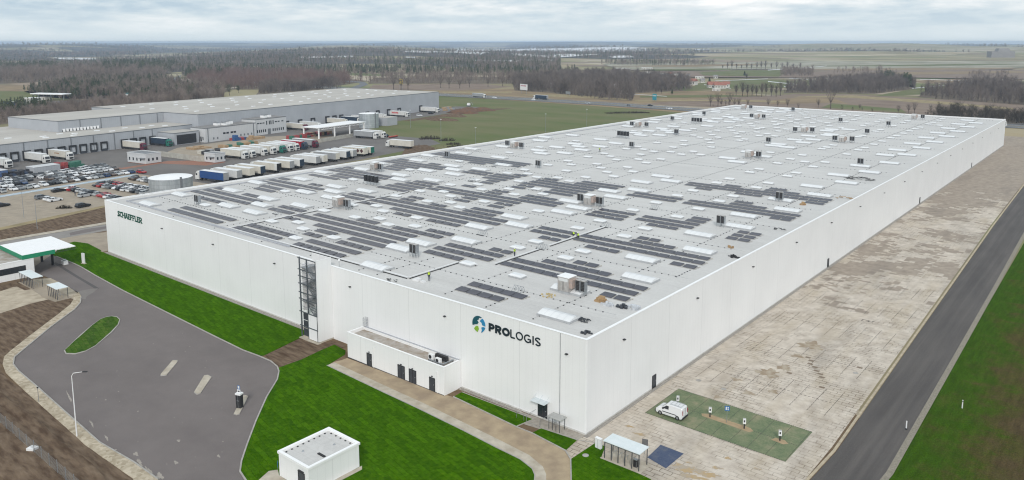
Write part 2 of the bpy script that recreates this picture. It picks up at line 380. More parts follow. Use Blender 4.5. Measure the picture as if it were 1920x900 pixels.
# ------------------------------------------------------------------ ground and what is laid on it
def axis(a, b):
    o = [a]
    while o[-1] < b: o.append(o[-1]+(75 if -4200 < o[-1] < 4800 else 200))
    return np.array(o, float)
gx, gy = axis(-15500, 5000), axis(-2500, 15500); gx[np.argmin(abs(gx))] += 0
XX, YY = np.meshgrid(gx, gy, indexing='ij'); ZZ = HT(XX, YY); ZZ = np.where(np.hypot(XX-EYE.x, YY-EYE.y) < 1500, 0, ZZ); nx, ny = XX.shape
Vg = np.stack([XX, YY, ZZ], -1).reshape(-1, 3); ii = (np.arange(nx-1)[:, None]*ny+np.arange(ny-1)[None, :]).ravel()
Fg = np.concatenate([np.stack([ii, ii+ny, ii+ny+1], -1), np.stack([ii, ii+ny+1, ii+1], -1)])
cc_ = Vg[Fg].mean(1); Fg = Fg[np.hypot(cc_[:, 0]-EYE.x, cc_[:, 1]-EYE.y) < 15200]
gm_ = fast_mesh('ground', Vg, Fg, M_land)
for p_ in gm_.polygons: p_.use_smooth = True
kind(link('ground', gm_), 'structure')

sheet('soil_ground', [(-330, -160), (120, -160), (120, 12), (40, 14), (0, 60), (-150, 60), (-330, 10)], .02, M_soil2)
sheet('grass_field', [(34.6, -60), (160, -60), (160, 500), (32.5, 500), (32.9, 170), (34.2, 30), (34.6, 0)], .03, M_grassr)
sheet('meadow', [(-145, 60), (-150, 380), (-20, 460), (-240, 462), (-400, 470), (-520, 462), (-395, 352), (-330, 235), (-250, 175), (-160, 110)], .03, M_green)
sheet('verge', [(-520, 464), (-400, 471), (-300, 470), (-218, 463), (-90, 476), (-90, 462), (-150, 440), (-300, 455), (-420, 460)], .05, M_tan)
# plaza east of the hall
plz = [(-1.5, -7), (14, -9), (24.5, -3), (26.2, 2), (26.7, 8), (26.8, 18), (25.6, 66), (24.6, 110), (23.0, 177), (21.6, 266), (17, 372), (16, 430), (-150, 430), (-150, 380), (-.2, 380), (-.2, 0)]
sheet('paved_plaza', plz, .05, M_pav)
rl = [(21, -60), (24, -14), (26.3, -2), (27.2, 8), (27.6, 17), (26.4, 66), (25.4, 110), (23.8, 177), (22.4, 266), (17.9, 372), (16.5, 440)]
rr = [(28, -60), (31, -14), (33.2, 6), (33.9, 16), (33.3, 60), (32.6, 110), (31.4, 177), (29.6, 266), (25.0, 372), (23.5, 440)]
sheet('service_road', rl+rr[::-1], .055, M_road)
kb = MB()
for a, b2 in zip(rl[:-1], rl[1:]):
    kb.prism([(a[0]-.45, a[1]), (a[0]-.1, a[1]), (b2[0]-.1, b2[1]), (b2[0]-.45, b2[1])], .0, .13)
kind(kb.build('road_kerb', mat('kerb_sand', (.50, .42, .30), (.36, .30, .22), 1, .9, obj=False)), 'structure')
vg = [(x+.8, y) for x, y in rr]
sheet('gravel_strip', rr+vg[::-1], .06, mat('verge_grit', (.30, .27, .22), (.20, .18, .14), 4, .95, obj=False, detail=6))
# bays of the plaza
bl = MB()
def dots(mb, x0, y0, x1, y1, z=.062, wd=.11, step=.62, dash=.4):
    L = math.hypot(x1-x0, y1-y0); n = int(L/step); dx, dy = (x1-x0)/L, (y1-y0)/L
    for i in range(n):
        a = i*step; px, py = x0+dx*a, y0+dy*a; qx, qy = px+dx*dash, py+dy*dash
        ox, oy = -dy*wd, dx*wd
        mb.quad((px-ox, py-oy, z), (qx-ox, qy-oy, z), (qx+ox, qy+oy, z), (px+ox, py+oy, z))
for k, yc in enumerate((30.8, 46.4, 62.2, 77.9, 93.6)):
    x0, x1 = (3.2, 23.3) if k == 0 else (3.2, 24.6)
    dots(bl, x0, yc, x1, yc, wd=.06)
    x = x0
    while x < x1:
        dots(bl, x, yc-4.6, x, yc+4.6, wd=.035, step=.9, dash=.72); x += 2.5
kind(bl.build('bay_joints', M_dark), 'structure')
sheet('green_bays', [(3.0, 10.7), (23.4, 10.5), (23.5, 20.3), (3.1, 20.8)], .066, M_glot)
gb = MB()
for k in range(9):
    x = 3.1+2.52*k
    dots(gb, x, 10.7, x, 20.5, .072, .04, .3, .2)
dots(gb, 3.1, 15.6, 23.4, 15.4, .072, .05, .3, .2); dots(gb, 3.0, 10.7, 23.4, 10.5, .072, .05, .3, .2); dots(gb, 3.1, 20.8, 23.5, 20.3, .072, .05, .3, .2)
kind(gb.build('green_bay_joints', M_dark), 'structure')
sheet('sand_patch', [(9.8, 15.0), (16.8, 14.8), (17.2, 15.4), (16.5, 16.0), (10.2, 16.1), (9.4, 15.6)], .076, mat('sand_on_bays', (.42, .31, .19), (.34, .25, .15), 1, .95, obj=False))
sheet('sand_patch', [(19.9, 14.7), (21.6, 14.5), (22.1, 15.1), (21.4, 15.7), (20.2, 15.6)], .076, _m['sand_on_bays'])
sheet('blue_bay', [(9.1, 4.2), (12.5, 4.1), (12.4, -.5), (9.3, .3)], .066, M_blot)
# asphalt yard on the west front
yard = GP([(57, 505), (100, 476), (105, 481), (140, 495), (153, 501.5), (179, 517), (230, 545), (320, 590), (400, 630), (455, 657), (485, 668), (508, 678), (520, 688), (523, 697), (520, 712), (500, 745), (480, 790), (463, 835), (453, 865), (450, 885), (462, 905)])
yard += [(-20, -46), (-20, -62), (-34, -62), (-31.5, -44.5), (-34.1, -41.9)]
yard += GP([(251, 868), (187, 831), (133, 783), (67, 724), (35, 697), (25, 684), (27, 671), (41, 659), (95, 614), (140, 581), (151, 568), (153, 558), (148, 549), (110, 530), (74, 514)])
sheet('asphalt_yard', yard, .05, M_asph)
cobo = GP([(251, 900), (160, 836), (107, 788), (53, 740), (11, 700), (5, 684), (8, 670), (20, 659), (54, 632), (107, 592), (132, 572), (138, 562), (137, 555)])
cobi = GP([(148, 549), (153, 558), (151, 568), (140, 581), (95, 614), (41, 659), (27, 671), (25, 684), (35, 697), (67, 724), (133, 783), (187, 831), (251, 868)])
sheet('sidewalk', cobo+cobi+[(-34.1, -41.9), (-31.5, -44.5), (-35, -62), (-38.5, -62), (-34.6, -46)], .15, M_cob, .15)
sheet('soil_bank', GP([(5, 684), (8, 670), (20, 659), (54, 632), (107, 592), (132, 572), (138, 560), (118, 553), (60, 566), (0, 585)])+[(-140, -30), (-140, -42)], .06, M_soil)
# ridged spoil bank, ditch side and fence line south of the yard
prof = [(-42.9, .02), (-44.2, .12), (-45.4, .1), (-45.9, .55), (-46.7, .12), (-47.8, .06), (-48.6, .25), (-49.3, .3), (-50.2, .12), (-52.0, .35), (-53.5, .05)]
bk = MB(); X = np.linspace(-125, -33, 70)
for i, x in enumerate(X):
    for (y, z) in prof:
        bk.v.append((x, y+.25*math.sin(x*.35+y)-(.8 if x > -40 else 0)*0-max(0, x+50)*.03, z+random.uniform(-.06, .1) if z > .05 else z))
P_ = len(prof)
for i in range(len(X)-1):
    for j in range(P_-1): bk.f.append((i*P_+j, (i+1)*P_+j, (i+1)*P_+j+1, i*P_+j+1)[::-1])
kind(bk.build('earth_bank', M_soil, smooth=True), 'structure')
sheet('worked_soil', [(-130, -52.8), (-32, -54.6), (-32, -75), (-130, -75)], .06, M_soil2)
# grass island and small islands
def island(name, pts, top, z=.16, ins=.28):
    sheet(name, pts, z, M_kerb, z)
    cx = sum(p[0] for p in pts)/len(pts); cy = sum(p[1] for p in pts)/len(pts)
    q = []
    for x, y in pts:
        d = math.hypot(x-cx, y-cy); q.append((x+(cx-x)*ins/d, y+(cy-y)*ins/d))
    sheet(name+'_top', q, z+.03, top, .03)
island('grass_island', GP([(120, 659), (136, 643), (153, 627), (172, 611), (189, 599), (200, 595), (210, 593.5), (220, 595), (225.5, 600), (223, 609), (210, 624), (179, 650), (160, 660), (141, 665), (123, 664.5)]), grass_mat('island_grass', (.035, .085, .012), (.055, .115, .018), (.10, .13, .04), 1.2))
island('traffic_island', GP([(324, 676.5), (333, 676.5), (333, 680), (312, 705), (301, 706), (301, 703)]), M_conc, .14, .18)
island('traffic_island', GP([(383, 705), (390, 704), (397, 708), (376, 739), (369, 741), (363.5, 737)]), M_conc, .14, .18)
island('traffic_island', GP([(456, 743), (461, 742.5), (465.5, 744), (449, 778), (443, 779.5), (438, 778)]), M_conc, .14, .1)
# lawns
lawn1 = GP([(97, 478), (105, 481), (140, 495), (153, 501.5), (179, 517), (230, 545), (320, 590), (400, 630), (455, 657), (485, 668), (495, 667), (565, 633)])+[(-59.9, -1.0), (-145.2, -1.0), (-147.8, -1.0)]+GP([(190, 470), (165, 457), (140, 453.5), (125, 457)])
sheet('lawn', lawn1, .09, M_lawn, .09)
lawn2 = GP([(523, 690), (565, 675), (605, 656), (627, 647), (648, 658), (647, 665), (613, 686), (720, 737), (780, 765), (870, 809), (930, 840), (975, 862), (998, 880), (1003, 892), (1002, 905)])+[(2, -16), (-4, -34), (-22, -44), (-27.2, -38.5)]+GP([(462, 903), (450, 885), (453, 865), (463, 835), (480, 790), (500, 745), (520, 712), (523, 698)])
sheet('lawn', lawn2, .09, M_lawn, .09)
sheet('lawn', GP([(866, 736), (1000, 787), (967, 801), (850, 745)]), .09, M_lawn, .09)
sheet('lawn', GP([(1015, 804), (1082, 826), (1060, 846), (997, 813)]), .09, M_lawn, .09)
sheet('lawn', GP([(1117, 831), (1135, 838), (1128, 856), (1221, 900)])+[(12.3, -7), (7, -13)]+GP([(1072, 905), (1070, 880), (1070, 862)]), .09, M_lawn, .09)
sheet('dirt_patch', GP([(497, 667), (565, 634), (572, 640), (596, 646), (625, 640), (650, 650), (640, 655), (627, 647), (565, 675), (523, 690)])+[], .07, M_soil)
sheet('concrete_path', GP([(613, 686), (627, 679), (640, 676), (651, 672), (835, 741), (850, 745), (967, 801), (997, 813), (1060, 846), (1070, 862), (1071, 905)])+[(6, -14), (2.4, -16)]+GP([(1002, 905), (1003, 892), (998, 880), (975, 862), (930, 840), (870, 809), (780, 765), (720, 737)]), .06, M_sandc)
pth = GP([(613, 686), (720, 737), (780, 765), (870, 809), (930, 840), (975, 862), (998, 880), (1003, 892), (1002, 905)])
pt2 = GP([(627, 680), (735, 730), (795, 757), (884, 800), (945, 830), (992, 854), (1018, 876), (1024, 890), (1024, 905)])
sheet('path_slabs', pth+pt2[::-1], .075, M_conc)
sheet('entrance_paving', [(-10.9, -.3), (-10.9, -2.6), (-8.9, -3.0), (-5.6, -2.6), (-1.2, -2.5), (-.1, -1.5), (.1, .1)], .07, mat('entrance_slabs', (.40, .36, .31), (.30, .27, .23), 2, .9, obj=False))
sheet('gravel_strip', [(-145.6, -1.0), (-59.6, -1.0), (-59.6, -.02), (-145.6, -.02)], .11, M_gravel, .11)
sheet('gravel_strip', [(-23.1, -.7), (-10.9, -.7), (-10.9, -.02), (-23.1, -.02)], .11, M_gravel, .11)
sheet('gravel_strip', [(.02, -.5), (.6, -.5), (.6, 381), (.02, 381)], .1, M_gravel, .1)
# west service road, gate area, lots of the logistics park (rotated 9.1 degrees)
ANG = math.atan2(.158, .9874); OX, OY = -331.6, 39.6
def LW(t, s):                                 # park coordinates: t along its docks, s out from them
    return (OX+s*math.cos(ANG)-t*math.sin(ANG), OY+s*math.sin(ANG)+t*math.cos(ANG))
def LP(l): return [LW(t, s) for t, s in l]
sheet('gate_yard', [(-147, -1), (-147, 20), (-152, 60), (-166, 60), (-168, 8), (-182, -14), (-200, -60), (-150, -60), (-138, -27), (-137.5, -17), (-140, -8)], .035, M_lot)
sheet('access_road', GP([(-60, 466), (13, 452), (199, 421), (214, 419), (214, 430), (204, 432), (100, 450), (13, 468), (-60, 482)]), .05, asphalt_mat('worn_access_asphalt', (.22, .205, .19), (.30, .28, .26)))
sheet('road_edge_strip', GP([(-60, 462), (13, 448), (199, 417), (214, 414.5), (214, 419), (199, 421), (13, 452), (-60, 466)]), .11, M_conc)
sheet('asphalt_patch', GP([(130, 437), (160, 430), (203, 424), (203, 428), (160, 437), (132, 442)]), .06, M_asph)
sheet('car_park', LP([(-95, 68), (8, 64), (8, 124), (-20, 124), (-95, 131)]), .04, M_lot)
sheet('truck_yard', LP([(-95, -2), (118, -2), (150, -2), (345, 0), (350, 20), (300, 30), (225, 34), (185, 46), (160, 62), (160, 110), (146, 127), (80, 128), (8, 128), (8, 64), (-95, 68)]), .044, M_asph2)
sheet('blue_walkway', LP([(-95, 75.5), (6.5, 75.2), (6.5, 78.6), (-95, 79.2)]), .052, mat('blue_lane', (.33, .42, .50), (.42, .48, .52), .6, .9, obj=False))
zg = MB()
for k in range(24):
    a, b2 = -94+4.2*k, -94+4.2*(k+1); s0, s1 = (76.2, 77.9) if k % 2 else (77.9, 76.2)
    p, q = LW(a, s0), LW(b2, s1); zg.quad((p[0]-.15, p[1]-.1, .058), (q[0]-.15, q[1]-.1, .058), (q[0]+.2, q[1]+.1, .058), (p[0]+.2, p[1]+.1, .058))
kind(zg.build('zigzag_marking', M_mark), 'structure')
sheet('storage_yard', LP([(44, 38), (66, 22), (118, 22), (128, 30), (146, 67), (118, 69), (46, 69)]), .052, M_lot)
sheet('brick_paving', LP([(12, 56), (36, 56), (46, 70), (46, 82), (36, 82), (30, 60), (12, 60)]), .056, mat('red_brick_paving', (.32, .15, .10), (.26, .14, .10), .5, .9, obj=False))
sheet('red_soil_strip', LP([(-2, 44), (12, 44), (14, 56), (2, 56)]), .056, _m['red_brick_paving'])
sheet('dry_slope', [(-147, 30), (-147, 130), (-176, 150), (-220, 190), (-232, 196), (-236, 186), (-203, 150), (-178, 80), (-176, 30)], .05, M_soil)
sheet('ploughed_strip', GP([(-60, 444), (0, 431), (100, 409), (198, 388), (225, 382), (225, 412), (199, 417), (13, 448), (-60, 462)]), .052, M_soil)
sheet('grass_bank', GP([(-60, 440), (0, 427), (100, 405.5), (198, 385), (225, 379), (225, 382.5), (198, 388.5), (100, 410.5), (0, 432), (-60, 445)]), .056, M_straw)
sheet('gate_paving', GP([(-60, 572), (-60, 548), (0, 541), (52, 536), (60, 524), (95, 522), (128, 538), (147, 551), (138, 561), (118, 556), (60, 569), (0, 588)]), .065, mat('gate_slabs', (.50, .43, .33), (.36, .30, .225), .5, .9, obj=False, detail=9))
sheet('soil_bed', GP([(-20, 552), (-20, 541), (34, 528), (58, 543), (46, 545), (30, 537), (0, 547)]), .075, M_soil)
sheet('rubble_ground', LP([(228, 36), (300, 31), (345, 40), (352, 50), (300, 44), (232, 42)]), .06, M_soil)

# kerb stones round the lawns and the yard
def kerb(pts, w_=.16, z=.15, name='kerb', m=None, close=False):
    mb = MB(); P_ = pts+[pts[0]] if close else pts
    for a, b2 in zip(P_[:-1], P_[1:]):
        L = math.hypot(b2[0]-a[0], b2[1]-a[1])
        if L < .05: continue
        nx_, ny_ = -(b2[1]-a[1])/L*w_/2, (b2[0]-a[0])/L*w_/2
        mb.prism([(a[0]-nx_, a[1]-ny_), (b2[0]-nx_, b2[1]-ny_), (b2[0]+nx_, b2[1]+ny_), (a[0]+nx_, a[1]+ny_)], 0, z+random.uniform(0, .003))
    return kind(mb.build(name, m or M_kerb), 'structure')
kerb(GP([(105, 481), (140, 495), (153, 501.5), (179, 517), (230, 545), (320, 590), (400, 630), (455, 657), (485, 668), (508, 678), (520, 688), (523, 697), (520, 712), (500, 745), (480, 790), (463, 835), (453, 865), (450, 885), (462, 903)]), .2)
kerb(GP([(152, 558), (151, 568), (140, 581), (95, 614), (41, 659), (27, 671), (25, 684), (35, 697), (67, 724), (133, 783), (187, 831), (251, 868), (296, 900)]), .2, .19)
kerb(GP([(613, 686), (720, 737), (780, 765), (870, 809), (930, 840), (975, 862), (998, 880), (1003, 892), (1002, 905)]), .14)
kerb(GP([(850, 745), (967, 801), (997, 813), (1060, 846), (1070, 862), (1071, 905)]), .16, .17)
kerb(GP([(866, 736), (1000, 787), (967, 801)]), .1, .13); kerb(GP([(1015, 804), (1082, 826), (1117, 831)]), .1, .13)
# worn places of the asphalt yard
random.seed(3); sp_m = MB()
for k in range(46):
    x, y = G(random.uniform(120, 450), random.uniform(690, 890)) if k < 30 else G(random.uniform(240, 420), random.uniform(610, 700)); q = random.uniform(.04, .14)
    if k % 3 == 0: q *= 1.6
    a = random.uniform(0, PI); sp_m.quad(*[(x+q*random.uniform(.6, 1.3)*math.cos(a+t), y+q*random.uniform(.5, 1)*math.sin(a+t), .056) for t in (0, 1.4, 3, 4.5)])
kind(sp_m.build('dried_mud_spots', mat('dried_mud', (.36, .32, .28), (.30, .27, .24), 2, .9, obj=False)), 'structure')
sheet('asphalt_patch', GP([(85, 540), (148, 546), (170, 542), (184, 541), (176, 548), (163, 556), (160, 562), (153, 560), (148, 549), (110, 530)]), .054, asphalt_mat('patched_asphalt', (.19, .172, .16), (.23, .21, .195)))
sheet('asphalt_seam', GP([(105, 492), (150, 520), (178, 536), (186, 541), (180, 543), (172, 538), (140, 519), (100, 494)]), .053, asphalt_mat('dark_asphalt', (.085, .078, .078), (.11, .1, .1)))
def blob(cx, cy, rx, ry, z, m, seed, name='sand_spill', n=46, rot=0.0):
    random.seed(seed); ph = [random.uniform(0, 6.3) for _ in range(6)]; pts = []
    for i in range(n):
        a = 2*PI*i/n; q = 1+.22*math.sin(3*a+ph[0])+.16*math.sin(7*a+ph[1])+.12*math.sin(13*a+ph[2])+random.uniform(-.09, .09)
        x, y = rx*q*math.cos(a), ry*q*math.sin(a); pts.append((cx+x*math.cos(rot)-y*math.sin(rot), cy+x*math.sin(rot)+y*math.cos(rot)))
    return sheet(name, pts, z, m)
M_os = mat('orange_sand', (.44, .32, .18), (.40, .34, .27), .9, .95, obj=False, detail=9, lo=.42, hi=.58)
k = 0
for px, py, rx, ry in ((1290, 880, 1.9, .8), (1325, 890, 1.5, .5), (1300, 895, 1.8, .4), (1345, 878, .6, .3), (1292, 868, .4, .2), (1200, 815, .9, .3), (1180, 800, .7, .25), (1420, 880, .5, .2), (1365, 860, .5, .3)):
    x, y = G(px, py); k += 1; blob(x, y, rx, ry, .064+.0006*k, M_os, k, rot=.3)
M_bs = mat('brown_stain', (.30, .23, .16), (.42, .36, .28), .8, .95, obj=False, detail=9, lo=.4, hi=.62)
for px, py, rx, ry in ((1440, 700, 1.6, 1.6), (1520, 648, 1.8, 1.8), (1470, 690, 1.0, 1.2), (1405, 738, .9, .6), (1345, 745, .5, .5), (1380, 712, .8, .5), (1495, 668, 1.0, .8), (1450, 735, .7, .6)):
    x, y = G(px, py); k += 1; blob(x, y, rx, ry, .064+.0006*k, M_bs, k, 'soil_stain')
ms_ = MB()
for px, py in ((1515, 671), (1521, 677), (1519, 683), (1528, 689), (1531, 696), (1538, 702), (1541, 708), (1541, 727), (1612, 690), (1480, 700)):
    x, y = G(px, py); ms_.quad((x-.42, y-.3, .082), (x+.42, y-.3, .082), (x+.42, y+.3, .082), (x-.42, y+.3, .082))
kind(ms_.build('missing_slabs', mat('bare_bedding', (.20, .15, .11), (.25, .2, .15), 2, .95, obj=False)), 'structure')
sc_ = MB(); x, y = G(1626, 603)
for i, (a, b2, c2, d) in enumerate(((-.9, -.5, -.9, .5), (-.9, .5, .2, .5), (.2, .5, .2, -.1), (-.3, .0, .9, .0), (.9, 0, .9, .9))):
    L = math.hypot(c2-a, d-b2); nx_, ny_ = -(d-b2)/L*.07, (c2-a)/L*.07; zz_ = .083+.001*i; sc_.quad((x+a-nx_, y+b2-ny_, zz_), (x+c2-nx_, y+d-ny_, zz_), (x+c2+nx_, y+d+ny_, zz_), (x+a+nx_, y+b2+ny_, zz_))
kind(sc_.build('black_ground_marks', M_dark), 'structure')

for k, (px, py, rx, ry) in enumerate(((262, 868, 1.2, .18), (280, 886, 1.5, .22), (300, 893, .9, .3), (200, 822, .9, .12), (172, 795, 1.2, .12), (335, 827, .35, .2), (410, 856, .4, .15), (255, 852, .6, .25), (130, 745, 2.2, .12), (330, 868, .5, .2))):
    x, y = G(px, py); blob(x, y, rx, ry, .058+.0007*k, _m['dried_mud'], 60+k, 'mud_smear', 30, R(-12))
# positions of the roof skylights: {x: [y, ...]}
BIG={-8.6:[5.5,28.8,51,97.4,120.4,143.3,166.1,189.4,213.1,235.8,258.3,281.8,305.3,328.7,350.8],-10.5:[74.3],-14.2:[16.2,39.2,62.7,85.3,108.1,131.5,154.7,177,207.6,223.8,247,270.9,293.1,315.7,339.4,362.7],-46.5:[177.4],-48.2:[5.2,28.4,45.3,61.9,68,84.8,96.4,114.4,160,205.9,223.4,235.1,253.6,258.3,282],-54:[16.2,21.5,38.6,50.8,73.1,90.7,107.7,119.6,166,184.3,207,212.6,230.2,246.8,270.7,277.3],-101.8:[27.6,72.3],-104.1:[16.2,38.3,49.7,83.5,95.3,106.5,140.5,151.4,163.3,174.9,209.6,220.6,232.9,255.7,280.5,291.3,304.2,349.7,362.8,375.1],-110.1:[22,43.8,67.2,89.7,134.7,158.2,204.3,226.7,274.9,299.7,344.7,370.9],-115.5:[16.3,27.2,38.6,48.6,72.3,83.1,94.7,117.8,140,151.4,163.4,181.4,209.8,220.6,232.4,243.6,279.3,291,304.4,327.4,350.7,361.5],-132.6:[5.2,27.5,49.6,72.1,95.7,117.7,140.1,162.8,186.1,231.2,255.2,279.3,304,326.3,359.2],-137.7:[16,38.3,60.8,83.5,105.8,128.1,173.4,243.3,266.7,290.4,314.2,337.5,349.9]}
SMALL={-20.1:[327.6],-25.4:[16.6,30.7,36.4,51.3,59.7,74.2,84.9,96.4,104.7,119.7,128.5,143.3,150.5,165.7,177.5,201,214.8,223,235.1,247.3,261.1,270.3,281.7,293.1,304,313,330.5,340.3,353.8,362.7],-30.9:[174.1],-36.8:[16.6,30.7,36.4,51,59.7,73.9,84.9,96.1,104.9,119.6,128,142.9,150.2,165.5,177.3,189,209.5,215.1,222.9,256.2,262,282.4,290.3,312.3,330.8,340.6],-48:[188.3,303.8,312,328,336.4,349.2,360.7,377.6],-53.5:[59,288.6],-59.7:[292,316.8,330.8,339.6,363.1],-64.9:[30.2,75.9,110.3,121.2,167.4,237,284.1,305.6,353.9],-70.5:[13,27.5,36,50.2,59,70.8,80.3,95.7,103.9,115.5,127.4,139.2,149.2,163.8,173,188,213.9,219,233.9,243,255.9,265.8,279.3,287.8,300.7,311.2,329.7,336.9,350,359.5],-76.3:[7.9,30.1,52.9,75.7,97.9,121,144.1,167,199.7,225.4,245.9,269.3,294.8,319.8,338.7,355.4,362.1],-81.6:[13.5,27.5,35.8,50.3,58.6,70.5,86.5,94.9,109.7,126.8,138.7,154.7,163.9,178.7,187.6,208.5,217.9,236,242.5,259.3,265,282.2,287.4,301.1,311.5,325.6,335.6,357.8],-87.4:[16.4,38.7,61.7,75.5,97.8,120.5,144,166.6,198.7,213,224.7,245.6,268.4,294.8,306.5,318.4,339.1],-92.8:[13.3,27.4,35.7,50,58.4,70.1,80.2,94.8,103.1,115.2,126.3,138.2,148.5,163.7,171.7,186.7,218.1,233,241.4,254.8,264.7,278.5,287.4,311.2,329.6,334.9,349.3,357.8],-104.2:[240.9,329.1],-120.5:[13,35.6,58.3,80.5,103,128.9,147.1,170.9,215.9,253,263.6,286.8,315.2,337.5]}
# ------------------------------------------------------------------ the white hall
HW, HL, HH, ZR = 145.6, 381.9, 13.5, 13.15
def wall_mat(name, c, c2, seam=1.15, vert=True):
    m, nt, b = nodes(name); b.inputs['Roughness'].default_value = .45; b.inputs['Specular IOR Level'].default_value = .3
    p = pos(nt); n = noise(nt, p, .12, 5)
    s = N(nt, 'ShaderNodeSeparateXYZ'); nt.links.new(p, s.inputs[0])
    u = mth(nt, 'ADD', s.outputs[0], s.outputs[1])
    fr = mth(nt, 'FRACT', mth(nt, 'DIVIDE', u if vert else s.outputs[2], seam))
    ln = mth(nt, 'LESS_THAN', fr, .03)
    fr2 = mth(nt, 'FRACT', mth(nt, 'DIVIDE', u, 11.53)); l2 = mth(nt, 'LESS_THAN', fr2, .006)
    st = noise(nt, pos(nt, (.9, .9, .06)), 1.0, 4)
    col = ramp(nt, n, [(.35, c), (.65, c2)])
    col = mixc(nt, mth(nt, 'MULTIPLY', ln, .18), col, tuple(v*.5 for v in c))
    col = mixc(nt, mth(nt, 'MULTIPLY', l2, .35), col, tuple(v*.5 for v in c))
    col = mixc(nt, mth(nt, 'MULTIPLY', ramp(nt, st, [(.5, (0, 0, 0)), (.8, (1, 1, 1))]), .12), col, tuple(v*.75 for v in c))
    nt.links.new(col, b.inputs['Base Color']); return m
M_wall = wall_mat('white_panels', (.80, .80, .80), (.84, .84, .84))
M_trim = mat('white_trim', (.88, .88, .88), (.84, .84, .84), 1, .4, obj=False)
def roof_mat(name, a, b2, c3, seam):
    m, nt, b = nodes(name); b.inputs['Roughness'].default_value = .75; b.inputs['Specular IOR Level'].default_value = .15
    p = pos(nt); n = noise(nt, p, .045, 7, .62); n2 = noise(nt, pos(nt, (.16, 1.1, 1)), .35, 6, .6); n3 = noise(nt, p, 1.6, 6, .7)
    c = ramp(nt, n, [(.33, a), (.52, b2), (.72, c3)])
    c = mixc(nt, .45, c, ramp(nt, n2, [(.3, a), (.7, c3)])); c = mixc(nt, .25, c, ramp(nt, n3, [(.3, tuple(v*.8 for v in a)), (.7, tuple(v*1.05 for v in c3))]))
    s = N(nt, 'ShaderNodeSeparateXYZ'); nt.links.new(p, s.inputs[0])
    l1 = mth(nt, 'LESS_THAN', mth(nt, 'FRACT', mth(nt, 'DIVIDE', s.outputs[1], seam)), .045)
    c = mixc(nt, mth(nt, 'MULTIPLY', l1, .2), c, tuple(v*.6 for v in a))
    nt.links.new(c, b.inputs['Base Color']); return m
M_memb = roof_mat('roof_membrane', (.49, .478, .462), (.57, .558, .54), (.65, .64, .62), 1.45)
M_black = mat('black_rubber', (.02, .02, .022), (.04, .04, .042), 3, .6)
M_glass = mat('dark_glass', (.02, .025, .03), (.03, .035, .045), 2, .08, spec=.6)
M_steel = mat('galvanised', (.42, .44, .46), (.32, .34, .36), 2, .4, .6)
M_dgrey = mat('anthracite', (.045, .05, .06), (.06, .065, .075), 2, .4)
M_white = mat('white_paint', (.80, .80, .80), (.74, .74, .74), 1.5, .5)
hall = thing('warehouse_hall', 'huge white panelled warehouse with flat pale roof covered in skylights and solar panels', 'warehouse')
wb = MB()
wb.quad((-HW, 0, 0), (0, 0, 0), (0, 0, HH), (-HW, 0, HH)); wb.quad((0, 0, 0), (0, HL, 0), (0, HL, HH), (0, 0, HH))
wb.quad((0, HL, 0), (-HW, HL, 0), (-HW, HL, HH), (0, HL, HH)); wb.quad((-HW, HL, 0), (-HW, 0, 0), (-HW, 0, HH), (-HW, HL, HH))
t = .35
wb.quad((-HW+t, t, ZR), (-HW+t, t, HH), (-t, t, HH), (-t, t, ZR)); wb.quad((-t, t, ZR), (-t, t, HH), (-t, HL-t, HH), (-t, HL-t, ZR))
wb.quad((-t, HL-t, ZR), (-t, HL-t, HH), (-HW+t, HL-t, HH), (-HW+t, HL-t, ZR)); wb.quad((-HW+t, HL-t, ZR), (-HW+t, HL-t, HH), (-HW+t, t, HH), (-HW+t, t, ZR))
wb.build('wall', M_wall, hall)
MB().quad((-HW+.3, .3, ZR), (-.3, .3, ZR), (-.3, HL-.3, ZR), (-HW+.3, HL-.3, ZR)).build('roof', M_memb, hall)
cp = MB()
cp.box(-HW-.06, -.06, HH, .06, .40, HH+.06).box(-HW-.06, HL-.40, HH, .06, HL+.06, HH+.06)
cp.box(-HW-.06, .402, HH, -HW+.4, HL-.402, HH+.06).box(-.4, .402, HH, .06, HL-.402, HH+.06)
cp.build('parapet_cap', M_trim, hall)
pl = MB().box(-HW-.05, -.05, 0, -59.9, -.003, .3).box(.003, -.05, 0, .05, HL, .28).box(-22.9, -.05, 0, .003, -.003, .28)
pl.build('plinth', mat('plinth', (.62, .61, .58), (.5, .49, .46), 2, .8, obj=False), hall)
cs = MB().box(-.16, -.075, .3, .075, -.004, HH-.02).box(.004, -.004, .3, .075, .16, HH-.02).build('corner_trim', M_trim, hall)
# west strip: upstand along the front gutter
up = MB().box(-HW+4.5, 3.3, ZR, -72, 3.7, ZR+.32); up.build('roof_upstand', mat('upstand_grey', (.36, .37, .40), (.42, .43, .45), 1, .7, obj=False), hall)
MB().box(-HW+4.4, 4.2, ZR, -HW+4.8, HL-3, ZR+.3).build('roof_upstand', _m['upstand_grey'], hall)
